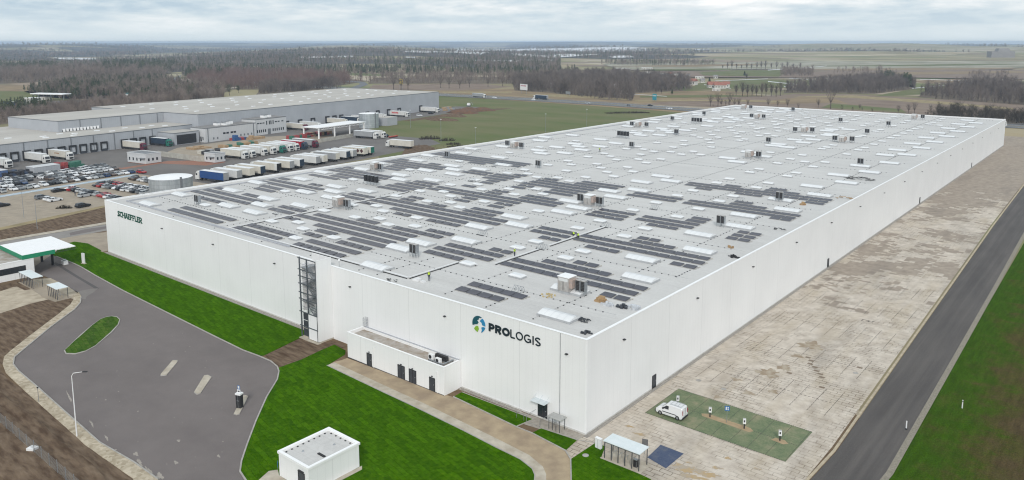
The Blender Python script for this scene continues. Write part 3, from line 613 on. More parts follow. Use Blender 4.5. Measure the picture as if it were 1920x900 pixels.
# doors and wall lamps
def door(parent, x, y, z0, wd, h, face, leafs=1, m=None):
    """face '-y' or '+x'"""
    d = MB(); f = MB()
    if face == '-y':
        d.box(x-wd/2, y-.05, z0, x+wd/2, y-.01, z0+h); f.box(x-wd/2-.08, y-.09, z0, x-wd/2, y-.004, z0+h+.08).box(x+wd/2, y-.09, z0, x+wd/2+.08, y-.004, z0+h+.08).box(x-wd/2, y-.09, z0+h, x+wd/2, y-.004, z0+h+.08)
        if leafs == 2: f.box(x-.03, y-.08, z0, x+.03, y-.055, z0+h)
        hd = MB().box(x+wd/2-.2, y-.12, z0+1, x+wd/2-.1, y-.055, z0+1.12)
    else:
        d.box(x+.01, y-wd/2, z0, x+.05, y+wd/2, z0+h); f.box(x+.004, y-wd/2-.08, z0, x+.09, y-wd/2, z0+h+.08).box(x+.004, y+wd/2, z0, x+.09, y+wd/2+.08, z0+h+.08).box(x+.004, y-wd/2, z0+h, x+.09, y+wd/2, z0+h+.08)
        hd = MB().box(x+.055, y+wd/2-.2, z0+1, x+.12, y+wd/2-.1, z0+1.12)
    o = d.build('door', m or M_dgrey, parent); f.build('door_frame', M_black, o); hd.build('handle', M_steel, o); return o
door(hall, -7.3, 0, .28, 1.5, 2.25, '-y', 2, M_glass); door(hall, 0, 18.6, .1, 1.0, 2.0, '+x')
for yy in (101.6, 195.1, 290): door(hall, 0, yy, .1, 1.0, 2.0, '+x')
for x in (-137.8, -116.1, -94.1, -71.8, -49.2, -26.3, -3.2):
    MB().box(x-.18, -.34, 10.74, x+.2, -.004, 10.86).build('wall_lamp', M_black, hall)
for k in range(17):
    y = 9.3+23.2*k
    MB().box(.004, y-.2, 10.74, .36, y+.2, 10.86).build('wall_lamp', M_black, hall)
MB().box(-4.36, -.07, .3, -4.3, -.004, HH-.05).build('downpipe', M_steel, hall)
ec = MB().box(-8.6, -1.3, 2.85, -6.1, -.01, 2.9).bar((-8.4, -.02, 3.6), (-8.4, -1.2, 2.9), .02).bar((-7.3, -.02, 3.6), (-7.3, -1.2, 2.9), .02).bar((-6.2, -.02, 3.6), (-6.2, -1.2, 2.9), .02)
ec.build('door_canopy', mat('pale_glass', (.6, .65, .66), (.55, .6, .62), 1, .1), hall)
rl_ = MB()
for x in (-10.3, -8.95, -8.5, -6.1): rl_.bar((x, -2.2, .1), (x, -2.2, 1.1), .03)
rl_.bar((-10.3, -2.2, 1.08), (-8.5, -2.2, 1.08), .025).bar((-8.5, -2.2, 1.08), (-8.5, -.05, 1.08), .025).bar((-6.1, -2.2, 1.08), (-6.1, -.05, 1.08), .025)
rl_.bar((-8.5, -2.2, .12), (-6.1, -2.2, .12), .02).build('handrail', M_steel, hall)

# ---- lettering
def arc(cx, cy, rx, ry, a0, a1, n=12):
    return [(cx+rx*math.cos(R(a0+(a1-a0)*i/n)), cy+ry*math.sin(R(a0+(a1-a0)*i/n))) for i in range(n+1)]
def glyph(ch, w, h, t):
    """strokes (polylines) of a capital letter in a w x h box"""
    k = t/2; l, r, b, tp = k, w-k, k, h-k; m = h*.5
    S = {
     'P': [[(l, 0), (l, h)], [(l, tp), (w*.5, tp)]+arc(w*.5, (tp+h*.44)/2, r-w*.5, (tp-h*.44)/2, 90, -90)+[(l, h*.44)]],
     'R': [[(l, 0), (l, h)], [(l, tp), (w*.5, tp)]+arc(w*.5, (tp+h*.46)/2, r-w*.5-.02, (tp-h*.46)/2, 90, -90)+[(l, h*.46)], [(w*.45, h*.46), (r, 0)]],
     'O': [arc(w/2, h/2, w/2-k, h/2-k, 0, 360, 28)],
     'L': [[(l, h), (l, b)], [(l, b), (w, b)]],
     'G': [arc(w/2, h/2, w/2-k, h/2-k, 48, 345, 24), [(w*.52, h*.46), (r, h*.46), (r, h*.12)]],
     'I': [[(w/2, 0), (w/2, h)]],
     'S': [arc(w/2, h*.74, w/2-k, h*.26-k, 25, 270, 14)+arc(w/2, h*.26, w/2-k, h*.26-k+(h*.0), 90, -155, 14)],
     'C': [arc(w/2, h/2, w/2-k, h/2-k, 48, 312, 22)],
     'H': [[(l, 0), (l, h)], [(r, 0), (r, h)], [(l, m), (r, m)]],
     'A': [[(k*.6, 0), (w/2, h)], [(w-k*.6, 0), (w/2, h)], [(w*.25, h*.32), (w*.75, h*.32)]],
     'E': [[(l, 0), (l, h)], [(l, tp), (w, tp)], [(l, b), (w, b)], [(l, m), (w*.82, m)]],
     'F': [[(l, 0), (l, h)], [(l, tp), (w, tp)], [(l, m), (w*.82, m)]],
    }[ch]
    return S
def letter(parent, ch, x, z, w, h, t, m, y=-.004, serif=False):
    mb = MB(); d = .10
    def ribbon(pl, tt, dep):
        cl = math.hypot(pl[0][0]-pl[-1][0], pl[0][1]-pl[-1][1]) < 1e-4
        A, B = [], []
        for i, (px, pz) in enumerate(pl):
            if cl: a, b = pl[i-1 if i > 0 else -2], pl[(i+1) if i+1 < len(pl) else 1]
            else: a, b = pl[max(i-1, 0)], pl[min(i+1, len(pl)-1)]
            dx, dz = b[0]-a[0], b[1]-a[1]; L = math.hypot(dx, dz) or 1
            nx, nz = -dz/L*tt/2, dx/L*tt/2; A.append((px+nx, pz+nz)); B.append((px-nx, pz-nz))
        for i in range(len(pl)-1):
            q = [A[i], A[i+1], B[i+1], B[i]]; n = len(mb.v)
            mb.v += [(x+a, y-dep, z+c) for a, c in q]+[(x+a, y, z+c) for a, c in q]
            mb.f += [(n, n+1, n+2, n+3), (n, n+4, n+5, n+1), (n+2, n+6, n+7, n+3)]
            if i == 0 and not cl: mb.f.append((n, n+3, n+7, n+4))
            if i == len(pl)-2 and not cl: mb.f.append((n+1, n+5, n+6, n+2))
    for i, s in enumerate(glyph(ch, w, h, t)): ribbon(s, t, d+.006*i)
    if serif:
        sw = t*.42; feet = {'H': [0, w-t], 'A': [-t*.15, w-t*.85], 'E': [0], 'F': [0], 'L': [0], 'R': [0, w-t*.8]}.get(ch, [])
        for i, fx in enumerate(feet): ribbon([(fx-t*.32, sw/2), (fx+t*1.3, sw/2)], sw, d+.03+.005*i)
        for i, fx in enumerate({'H': [0, w-t], 'E': [0], 'F': [0], 'L': [0], 'R': [0]}.get(ch, [])): ribbon([(fx-t*.32, h-sw/2), (fx+t*1.3, h-sw/2)], sw, d+.045+.005*i)
        if ch == 'A': ribbon([(w*.3, h-sw/2), (w*.7, h-sw/2)], sw, d+.06)
        if ch in 'EFL':
            if ch != 'L': ribbon([(w-sw*.4, h), (w-sw*.4, h-t*1.35)], sw*.9, d+.065)
            if ch != 'F': ribbon([(w-sw*.4, 0), (w-sw*.4, t*1.35)], sw*.9, d+.07)
        if ch in 'SC':
            ribbon([(w-sw*.4, h), (w-sw*.4, h*.72)], sw*.8, d+.065)
            if ch == 'S': ribbon([(sw*.4, 0), (sw*.4, h*.28)], sw*.8, d+.07)
    return mb.build('letter', m, parent)
M_ink = mat('sign_dark', (.012, .022, .03), (.015, .028, .036), 2, .4)
M_teal = mat('sign_teal', (.014, .085, .11), (.016, .095, .12), 2, .4); M_sblue = mat('sign_blue', (.03, .22, .42), (.035, .24, .45), 2, .4)
M_lime = mat('sign_lime', (.24, .42, .04), (.26, .45, .05), 2, .4); M_dgreen = mat('sign_green', (.004, .075, .05), (.006, .085, .055), 2, .5)
sg = thing('wall_sign', 'dark lettering beside a round blue, teal and green emblem high on the white wall', 'sign', (0, 0, 0))
x = -17.3
for ch, wd_, t_ in (('P', 1.12, .34), ('R', 1.2, .34), ('O', 1.42, .34)):
    letter(sg, ch, x, 10.6, wd_, 1.25, t_, M_ink); x += wd_+.13
for ch, wd_ in (('L', .82), ('O', 1.3), ('G', 1.28), ('I', .3), ('S', .98)):
    letter(sg, ch, x, 10.6, wd_, 1.25, .19, M_ink); x += wd_+.2
def blade(pts, m, d=.1):
    """flat emblem piece, pts in wall coordinates round the emblem centre"""
    mb = MB(); P0 = [(-19.27+a*1.27, 11.15+b*1.27) for a, b in pts]; n = len(P0)
    ar = sum(P0[i][0]*P0[(i+1) % n][1]-P0[(i+1) % n][0]*P0[i][1] for i in range(n))
    if ar < 0: P0 = P0[::-1]
    mb.v += [(a, -d, b) for a, b in P0]+[(a, -.004, b) for a, b in P0]
    for tr in tessellate_polygon([[Vector((a, b, 0)) for a, b in P0]]):
        A, B, Cc = (P0[i] for i in tr); cr = (B[0]-A[0])*(Cc[1]-A[1])-(B[1]-A[1])*(Cc[0]-A[0])
        mb.f.append(tuple(tr) if cr > 0 else tuple(tr[::-1]))
    for i in range(n): j = (i+1) % n; mb.f.append((n+i, n+j, j, i))
    mb.build('emblem_piece', m, sg)
c_ = lambda a: (math.cos(R(a)), math.sin(R(a)))
blade([c_(a) for a in range(62, 206, 8)]+[(-.55, -.1), (-.25, -.05), (-.05, .2), (-.3, .45), (-.05, .55), (.02, .8)], M_teal)
blade([c_(a) for a in range(-2, 58, 8)]+[(.3, .62), (.2, .42), (.45, .3), (.55, .02)], M_sblue)
blade([c_(a) for a in range(222, 262, 6)]+[(-.02, -.6), (-.12, -.25), (-.45, -.3)], M_lime)
blade([c_(a) for a in range(292, 350, 8)]+[(.62, -.18), (.4, -.3), (.5, -.6)], M_sblue)
sg2 = thing('wall_sign', 'dark green slab serif company lettering near the far end of the long front wall', 'sign', (0, 0, 0))
x = -138.4; ws = [1.1, 1.15, 1.42, 1.4, 1.1, 1.08, 1.08, 1.02, 1.1, 1.32]
for ch, wd_ in zip('SCHAEFFLER', ws):
    letter(sg2, ch, x, 10.4, wd_-.1, 1.38, .25, M_dgreen, serif=True); x += wd_+.1

# ------------------------------------------------------------------ roof furniture
M_dome = mat('skylight_dome', (.76, .77, .775), (.70, .71, .715), .8, .25, spec=.4)
M_curb = mat('skylight_curb', (.36, .37, .38), (.44, .45, .46), 2, .7)
def vault(L, W, h, rise, n=7):
    """barrel vault: length L along x, width W along y"""
    prof = [(-W/2, h)]+[(-W/2+W*i/n, h+rise*math.sin(PI*i/n)) for i in range(1, n)]+[(W/2, h)]
    mb = MB().ext(prof, -L/2, L/2)
    return mb
cur1 = MB().box(-2.95, -1.5, 0, 2.95, 1.5, .34).mesh('curb', M_curb)
vd = vault(5.75, 2.85, .345, .42)
for i in range(1, 5):                       # ribs between the glazing sheets
    X0 = -2.87+5.75*i/5
dom1 = vd.mesh('dome', M_dome)
rb_ = MB()
rb_.quad((-2.87, -.02, .79), (2.87, -.02, .79), (2.87, .02, .79), (-2.87, .02, .79))
for i in range(1, 5):
    X0 = -2.87+5.75*i/5; pr = [(-1.44+2.88*k/7, .355+.43*math.sin(PI*k/7)) for k in range(8)]
    for k in range(7): rb_.quad((X0-.03, *pr[k]), (X0+.03, *pr[k]), (X0+.03, *pr[k+1]), (X0-.03, *pr[k+1]))
rib1 = rb_.mesh('ribs', mat('rib_grey', (.62, .63, .64), (.58, .59, .6), 1, .5))
cur2 = MB().box(-1.35, -.8, 0, 1.35, .8, .32).mesh('curb', M_curb)
dom2 = MB().box(-1.4, -.85, .325, 1.4, .85, .40).box(-1.3, -.75, .402, 1.3, .75, .62, (.25, .2)).mesh('lid', M_dome)
bxs = sorted(BIG, reverse=True); sxs = sorted(SMALL, reverse=True)
def rows_of(D):
    xs = sorted(D, reverse=True); out = []
    for i, x in enumerate(xs):
        for j, y in enumerate(sorted(D[x])): out.append((i+1, j+1, x, y, len(D[x])))
    return out
for i, j, x, y, n in rows_of(BIG):
    t_ = thing('barrel_skylight', 'long white vaulted skylight, %s back in the %s lengthwise line from the plaza wall' % (ordn(j), ordn(i)), 'skylight', (x, y, ZR), 0, 'long vaulted skylights on the hall roof')
    link('curb', cur1, t_); link('dome', dom1, t_)
    if y < 130: link('ribs', rib1, t_)
for i, j, x, y, n in rows_of(SMALL):
    t_ = thing('smoke_vent', 'small white roof vent, %s back in the %s vent line from the plaza wall' % (ordn(j), ordn(i)), 'roof vent', (x, y, ZR), 0, 'small white smoke vents on the hall roof')
    link('curb', cur2, t_); link('lid', dom2, t_)
# solar panels
M_pv = mat('solar_cells', (.040, .040, .054), (.066, .063, .08), .35, .33, spec=.42)
M_rail = mat('aluminium_rail', (.62, .60, .57), (.5, .48, .46), 1, .4, .5)
PW, PD = 2.36, 1.62
pvm = MB()
c0 = math.sin(R(5))
pvm.v += [(-PW/2+.09, -PD/2, .16), (PW/2-.09, -PD/2, .16), (PW/2-.09, PD/2, .16+PD*c0), (-PW/2+.09, PD/2, .16+PD*c0), (-PW/2+.09, -PD/2, .12), (PW/2-.09, -PD/2, .12), (PW/2-.09, PD/2, .12+PD*c0), (-PW/2+.09, PD/2, .12+PD*c0)]
pvm.f += [(0, 1, 2, 3), (7, 6, 5, 4), (0, 4, 5, 1), (1, 5, 6, 2), (2, 6, 7, 3), (3, 7, 4, 0)]
pvm = pvm.mesh('solar_panel', M_pv)
ROWS = {5.7: [(-123.3, -100.8), (-95.3, -78.5), (-73.3, -58), (-29, -19.5)], 8.8: [(-123.3, -100.6), (-95, -77.8), (-73.3, -57.5), (-29.1, -17.5)],
12: [(-78.8, -73.5), (-67.9, -58.1)], 15.2: [(-79, -72.8), (-68.2, -57.3)], 17.4: [(-132.2, -119.3)], 18.1: [(-95.1, -89.6), (-83.5, -58), (-49.2, -39.7), (-9.5, -4.4)],
20.9: [(-141, -113.9)], 21.2: [(-105.5, -96.5), (-95, -58), (-49.7, -35.2), (-32.6, -4.8)], 24.0: [(-140.4, -113.8)], 24.3: [(-106, -96.1), (-92, -58.5), (-49.6, -35.3), (-32.5, -4.9)],
27.2: [(-140.2, -135.4), (-126.6, -119.4), (-79.7, -73.6), (-68.3, -53.9), (-40.8, -35.3), (-27.9, -13.6)], 30.2: [(-61.2, -53.6), (-23.1, -18)],
33.7: [(-131.3, -122.8)], 36.8: [(-133.4, -122.6), (-78.8, -73.5), (-67.9, -58)], 39.9: [(-94.5, -89), (-83.3, -58.5)], 40.5: [(-139.4, -114.6), (-39, -33.8), (-27.6, -20.1), (-9.2, -4)],
42.0: [(-105.4, -96.2)], 43.2: [(-95, -52.2)], 43.8: [(-140, -115.3), (-43.7, -33.8), (-32.5, -4.2)], 45.2: [(-105.8, -96)], 46.4: [(-95.8, -52.7)], 47.0: [(-139.7, -135.4), (-125.4, -120), (-43.9, -34.5), (-32.9, -4.7)],
49.2: [(-90, -85), (-79.4, -74.2), (-68.3, -58.5)], 49.9: [(-23.1, -13.3)], 52.2: [(-90.5, -85.2), (-68.3, -58.8)], 52.8: [(-23.2, -18)],
56.4: [(-138.2, -124.9), (-107.2, -95.2)], 57: [(-78.7, -73.8), (-67.3, -62.8)], 59.5: [(-132, -123.3), (-107.2, -95.5)], 60.3: [(-78.9, -74.2), (-68.1, -62.5)], 62.5: [(-133.2, -114), (-107, -95.6)], 63.4: [(-94.9, -62.8)],
64.2: [(-43.6, -33.6), (-27.5, -20.1), (-9.2, -4.1)], 65.6: [(-141, -114), (-106, -95.8)], 66.5: [(-94.6, -53.9)], 67.2: [(-43.7, -34.2), (-32, -18), (-9.3, -4.2)], 68.6: [(-141, -114.8), (-105.6, -96.3)], 69.5: [(-78.9, -73.8), (-67.5, -54.1)],
70.4: [(-43.8, -34.1), (-32, -18.2), (-9.4, -4.3)], 71.7: [(-141, -135.7)], 72.5: [(-90.4, -85.8), (-79.4, -73.8), (-67.9, -58.1)], 73.4: [(-22.7, -18.2)], 76.3: [(-22.7, -18.4)],
78.6: [(-131.5, -122.8)], 79.5: [(-89.8, -85.6), (-78.6, -74), (-67.5, -58.2)], 81.8: [(-132.3, -123)], 82.7: [(-90.3, -86), (-78.9, -73.2), (-67.6, -57.9)], 84.9: [(-133.2, -121)], 85.8: [(-94.5, -85.8), (-79.7, -57.9)],
88: [(-140.5, -113.8)], 87.4: [(-9.1, -4.2)], 89: [(-106, -96.1), (-95.2, -85.9), (-79.4, -57.9)], 90: [(-48.2, -34), (-32, -4.3)], 91.1: [(-140.4, -114.4)], 92.1: [(-106, -96.6), (-95.6, -85.8), (-79.5, -54.8)], 93.2: [(-47.9, -33.9), (-32.1, -4.2)],
94.2: [(-140.5, -135.8), (-125.8, -120.7)], 95.2: [(-90.7, -85.8), (-79.4, -74.2), (-68.1, -54.3)], 96.3: [(-22.6, -13.4)], 98.4: [(-68, -54.1)], 99.4: [(-22.7, -18)],
104.3: [(-117.3, -110.4)], 107.3: [(-132.5, -98.2)], 110.4: [(-141.2, -98.3)], 109.8: [(-38.5, -33.7), (-27.2, -19.8), (-8.8, -4.2)], 113.4: [(-141.1, -98.7)], 112.9: [(-43.1, -4.2)], 116: [(-43.7, -4.2)], 119: [(-34, -29.4), (-22.7, -13.4)], 122: [(-22.6, -17.8)]}
allrows = []
for y in sorted(ROWS):
    for a, b in ROWS[y]: allrows.append([y, a, b])
# strips: blocks of the roof named by their distance from the west gutter
def block(x): return ['by the car park edge', 'just east of the long tray', 'in the largest block', 'in the central block', 'by the plaza edge'][0 if x < -112 else 1 if x < -96 else 2 if x < -50 else 3 if x < -33.4 else 4]
seen = {}
for y, a, b in allrows:
    n = max(1, round((b-a)/PW)); mid = (a+b)/2; bn = block(mid); seen[bn] = seen.get(bn, 0)+1
    t_ = thing('solar_panel_row', 'solar row of %d panels, %s from the front wall %s' % (n, ordn(seen[bn]), bn), 'solar panels', (mid, y, ZR), 0, 'rows of solar panels on the hall roof')
    for k in range(n): link('solar_panel', pvm, t_, ((k-(n-1)/2)*(b-a)/n, 0, 0))
    fr = MB(); L = (b-a)/2
    fr.box(-L, -PD/2-.1, .03, L, -PD/2-.02, .1).box(-L, PD/2+.02, .03, L+.25, PD/2+.12, .09).box(L+.02, -PD/2, .02, L+.1, PD/2, .12)
    fr.build('mounting_rail', M_rail, t_)
    if y < 60:
        bp = MB(); random.seed(int(y*10)+int(-a))
        for k in range(n+1):
            xx = -L+2*L*k/n; bp.box(xx-.12, PD/2+.14, .0, xx+.12, PD/2+.34, .1)
        bp.build('ballast', M_conc, t_)
# lightning conductor lines
def conductor(p, q, lab, step=1.12, sz=.11):
    L = math.hypot(q[0]-p[0], q[1]-p[1]); dx, dy = (q[0]-p[0])/L, (q[1]-p[1])/L
    t_ = thing('lightning_conductor', lab, 'roof cable', (p[0], p[1], ZR), math.atan2(dy, dx), 'thin conductor wires on small black feet')
    ft = MB(); n = int(L/step)
    for k in range(n): ft.box(k*step-sz, -sz, .0, k*step+sz, sz, .10)
    kind(ft.build('feet', M_black, t_), 'stuff')
    MB().box(0, -.008, .105, L, .008, .121).build('wire', M_steel, t_)
for k in range(17):
    y = 11+22.65*k
    conductor((-140, y+.35), (-2.5, y+.35), 'crosswise roof conductor with black feet, %s back from the front wall' % ordn(k+1), 1.3, .085 if k < 6 else .11)
for k, x in enumerate((-11, -28.7, -45, -63.9, -80, -97.8, -115.6, -132.3)):
    conductor((x, 2.5), (x, 379), 'lengthwise roof conductor with black feet, %s from the plaza side' % ordn(k+1), 1.5, .09)
for k, y in enumerate((23.3, 49.8, 150, 190)): pass
for k, (x, y, l) in enumerate([(-49.5, 2.2, 11), (-19.6, 2.0, 10), (-4.5, 33.8, 8)]):
    conductor((x, y), (x, y+l), 'short roof conductor branch %s' % ['by the stair tower side of the front edge', 'above the large wall lettering', 'near the plaza edge beside a long skylight'][k], 1.0, .09)
# cable trays
M_tray = mat('tray_white', (.74, .74, .74), (.66, .66, .66), 1, .5)
def tray(pts, lab):
    mb = MB(); c = MB(); x0, y0 = pts[0]
    for (a, b), (c2, d) in zip(pts[:-1], pts[1:]):
        a, b, c2, d = a-x0, b-y0, c2-x0, d-y0
        if abs(c2-a) > abs(d-b): mb.box(min(a, c2), b-.16, .18, max(a, c2)-.17, b+.16, .3); c.box(min(a, c2), b-.26, .02, max(a, c2)-.17, b-.2, .14)
        else: mb.box(a-.16, min(b, d)+.17, .18, a+.16, max(b, d), .3); c.box(a+.2, min(b, d), .02, a+.26, max(b, d), .14)
    t_ = thing('cable_tray', lab, 'cable tray', (x0, y0, ZR), 0, 'white cable trays across the hall roof')
    mb.build('cover', M_tray, t_); c.build('cables', M_black, t_)
tray([(-95.2, 4.3), (-39.1, 4.3), (-39.1, 16.5)], 'long white cable tray from the stair tower corner bending inward across the roof')
tray([(-94.9, 4.6), (-94.9, 34)], 'straight white cable tray running inward near the large sheet metal unit')
tray([(-33.2, 19.7), (-33.2, 32.6)], 'white cable tray between two solar rows beside a worker')
tray([(-33.2, 36.1), (-33.2, 56)], 'white cable tray where two yellow-vested workers crouch')
tray([(-95, 36), (-95, 56)], 'white cable tray along the edge of the west solar block')
tray([(-38.8, 17.2), (-35, 17.2)], 'short white tray piece beside a small roof vent')
# ------------------------------------------------------------------ machines on the roof
M_sheet = mat('unit_sheet_metal', (.52, .50, .48), (.40, .38, .36), 1.5, .45, .35)
M_copper = mat('foil_faced_duct', (.55, .42, .36), (.42, .36, .33), 2.5, .4, .3)
def condenser_proto():
    r = thing('condenser_unit', 'x x x x', 'roof unit')
    fr = MB(); fins = MB()
    for x in (-.62, .62):
        MB().box(x-.5, -.5, 1.0, x+.5, .5, 2.75).build('coil', M_black, r)
        for k in range(6): fins.box(x-.52, -.53, 1.18+.27*k, x+.52, -.505, 1.21+.27*k).box(x+.505, -.5, 1.18+.27*k, x+.53, .5, 1.21+.27*k)
        MB().box(x-.54, -.54, 2.755, x+.54, .54, 2.86).build('top_plate', M_sheet, r)
    for x in (-1.1, -.1, .1, 1.1):
        for y in (-.45, .45): link('leg', MB().box(x-.05, y-.05, 0, x+.05, y+.05, 1.0).mesh('leg', M_steel), r)
    fr.box(-1.2, -.55, .9, 1.2, .55, .98).box(-1.18, -.56, .99, -1.14, .56, 2.74).box(-.09, -.56, .99, .09, .56, 2.74).box(1.14, -.56, .99, 1.18, .56, 2.74)
    fr.build('frame', M_steel, r); fins.build('fins', mat('fin_grey', (.12, .12, .125), (.18, .18, .18), 2, .5), r)
    return r
cproto = condenser_proto(); used_c = [False]
def put(proto, flag, loc, rz, label, group, sc_=None):
    o = proto if not flag[0] else copy_tree(proto)
    flag[0] = True; o.location = loc; o.rotation_euler = (0, 0, rz); o['label'] = label; o['group'] = group
    if sc_: o.scale = sc_
    return o
def ahu_proto():
    r = thing('air_handling_unit', 'x x x x', 'roof unit')
    MB().box(-1.2, -1.15, .55, 1.2, 1.15, 3.0).build('casing', M_sheet, r)
    MB().box(-1.3, -1.25, 3.003, 1.3, 1.25, 3.1).build('lid', M_trim, r)
    MB().box(-1.1, -1.0, 0, 1.1, 1.0, .545).build('base_frame', M_curb, r)
    a = MB().box(1.203, -.9, 1.2, 1.75, .9, 2.7); a.build('duct', M_copper, r)
    MB().box(-1.0, -1.19, 2.3, 1.0, -1.155, 2.85).build('intake_grille', mat('pale_grille', (.66, .67, .66), (.6, .6, .6), 1, .5), r)
    MB().box(-.04, -1.2, .7, .04, -1.155, 2.2).build('door_seam', M_black, r)
    return r
ap = ahu_proto(); used_a = [False]
AH = [(-14.2, 15.3), (-93.6, 32.2), (-48.1, 72.4), (-128.5, 73.3), (-127.0, 139.7), (-49.2, 172.0), (-37.0, 234.7), (-60.5, 259.7), (-100.9, 306.3), (-129.4, 357.2), (-128.1, 232.3), (-37.0, 354.8)]
al = ['nearest the plaza corner over the large lettering', 'beside the long tray in the west solar block', 'between two condensers in the central solar block', 'by the car park edge among solar rows', 'standing by the meadow edge of the roof', 'with pale canopy halfway along the roof', 'towards the plaza past the roof middle', 'in the far middle of the roof', 'far along the meadow side of the roof', 'at the far corner near the motorway', 'small along the meadow edge past mid roof', 'at the far end towards the plaza']
for (x, y), l in zip(AH, al): put(ap, used_a, (x, y, ZR), 0, 'boxy metal air unit '+l, 'sheet metal air handling units on the roof', (.88, .88, .92))
CN = [(-11.6, 15.6, 0), (-90.6, 32.4, 0), (-51.4, 73.6, 0), (-45.6, 73.2, 0), (-126.1, 73.6, 0), (-132.1, 142.0, 0), (-124.2, 140.7, 0), (-46.4, 173.6, 0), (-40.4, 236.7, 0), (-34.2, 238.0, 0), (-63.8, 257.9, 0), (-57.3, 260.8, 0), (-104.2, 307.7, 0), (-97.7, 307.8, 0), (-126.3, 360.3, 0), (-131.8, 233.2, 0), (-124.9, 234.8, 0), (-33.6, 357.8, 0),
 (-48.2, 14.2, 0), (-123.5, 12.7, 0), (-14.2, 72.7, 0), (-14.2, 106.9, 0), (-129.2, 106.2, 0), (-92.7, 110.0, 0), (-93.4, 168.5, 0), (-58.8, 214.4, 0), (-14.8, 179, 0), (-100.2, 217, 0), (-129.4, 268.7, 0), (-129.7, 305.2, 0), (-61.3, 314.2, 0), (-38.5, 310.8, 0), (-37.3, 270.7, 0), (-101.6, 361.4, 0)]
for k, (x, y, z) in enumerate(CN):
    side = 'car park' if x < -110 else 'west' if x < -80 else 'middle' if x < -42 else 'east' if x < -25 else 'plaza'
    if k < 18:
        i = min(range(12), key=lambda q: math.hypot(AH[q][0]-x, AH[q][1]-y)); e = 'east' if x > AH[i][0] else 'west'
        l = 'black twin condenser just %s of the metal unit %s' % (e, al[i])
        l = ' '.join(l.split()[:16])
    else: l = 'black twin condenser on legs alone, %s back, %s line of the roof' % (ordn(1+sum(1 for q in CN[18:] if q[1] < y)), side)
    put(cproto, used_c, (x, y, ZR), R(random.uniform(-2, 2)), l, 'black condenser units on the roof', (.74, .74, .88))
cp4 = thing('condenser_bank', 'row of four black condensers on steel legs in the west solar block', 'roof unit', (-111, 57.2, ZR), 0, 'rows of four condensers')
for k in range(4):
    MB().box(-2.7+1.45*k, -.45, 1.0, -1.85+1.45*k, .45, 2.7).build('coil', M_black, cp4); 
f4 = MB().box(-2.9, -.5, .86, 2.9, .5, .97)
for k in range(4): f4.box(-2.75+1.45*k, -.5, 2.705, -1.8+1.45*k, .5, 2.78)
f4.build('frame', M_steel, cp4)
for k in range(5):
    MB().box(-2.8+1.37*k, -.45, 0, -2.7+1.37*k, -.35, .855).build('leg', M_steel, cp4)
c = copy_tree(cp4, (-115, 266.5, ZR)); c['label'] = 'row of four black condensers far back on the meadow side'
c = copy_tree(cp4, (-112.8, 194.2, ZR)); c['label'] = 'row of four low black condensers halfway back on the meadow side'
# junction frames: small pipe cages on the roof
jf = thing('pipe_frame', 'x', 'pipe frame'); used_j = [False]
jm = MB()
for k in range(4): jm.bar((-.9+.6*k, -.4, 0), (-.9+.6*k, .5, .9), .03).bar((-.9+.6*k, .5, .9), (-.7+.6*k, .7, .1), .03)
jm.bar((-.95, .5, .9), (1.0, .5, .9), .03).bar((-.95, -.4, .12), (1.0, -.4, .12), .04)
jm.build('frame', M_steel, jf); MB().box(-1, -.6, 0, 1, -.5, .1).build('foot', M_black, jf)
for i, (x, y, l) in enumerate([(-49.5, 34.5, 'beside a long skylight above the middle solar rows'), (-99.5, 19, 'near the start of the long tray'), (-33.2, 33.6, 'where two cable trays meet'), (-33.4, 56.6, 'at the end of the tray with the crouching workers'), (-34, 79, 'between solar blocks in front of a vent'), (-22, 101, 'among the plaza side solar rows'), (-93, 79, 'in the gap of the west solar rows'), (-20.5, 10.5, 'near the front edge by the metal unit'), (-105.6, 103.5, 'in the meadow side solar rows')]):
    put(jf, used_j, (x, y, ZR), 0, 'thin steel pipe frame '+l, 'steel pipe frames on the roof')
# lumber, wraps and leftovers of the works
M_card = mat('cardboard', (.42, .28, .15), (.30, .20, .11), 2, .9); M_wrap = mat('plastic_wrap', (.62, .64, .66), (.45, .47, .5), 2, .3)
def heap(name, label, cat, x, y, m, n, r, sz, zz=ZR, shape='box', seed=0, group=None):
    random.seed(seed*13+n); mb = MB()
    for k in range(n):
        a, d = random.uniform(0, 2*PI), r*math.sqrt(random.random()); h = (1-d/r)*sz*1.6
        px, py = d*math.cos(a), d*math.sin(a)*.6; s = sz*random.uniform(.5, 1)
        if shape == 'box': mb.box(px-s, py-s*.7, 0, px+s, py+s*.7, h+random.uniform(.1, .3))
        else:
            q = random.uniform(0, PI); mb.bar((px-s*math.cos(q)*1.6, py-s*math.sin(q), .08+h*.6), (px+s*math.cos(q)*1.6, py+s*math.sin(q), .08+h*.6+random.uniform(0, .1)), .06, 6)
    o = mb.build(name, m, None, (x, y, zz)); tag(o, label, cat, group); kind(o, 'stuff'); return o
heap('stacked_pallets', 'stack of wooden pallets at the plaza corner of the roof', 'pallets', -7.6, 15.2, M_card, 14, .9, .45, seed=1)
heap('plastic_sheeting', 'white crumpled plastic sheeting beside the pallet stack', 'sheeting', -5.9, 14.4, M_wrap, 16, 1.0, .3, seed=2)
heap('wrapped_rubbish', 'dark and white wrapped waste near the plaza parapet', 'rubbish', -3.6, 14.9, M_dgrey, 14, 1.0, .28, seed=3)
heap('plastic_bags', 'pile of white and grey bags touching the plaza parapet', 'bags', -2.0, 15.6, M_wrap, 26, 1.5, .28, seed=4)
heap('metal_offcuts', 'grey pipe offcuts heaped at the end of the corner skylight', 'offcuts', -5.0, 6.6, M_dgrey, 26, 1.1, .3, shape='bar', seed=5)
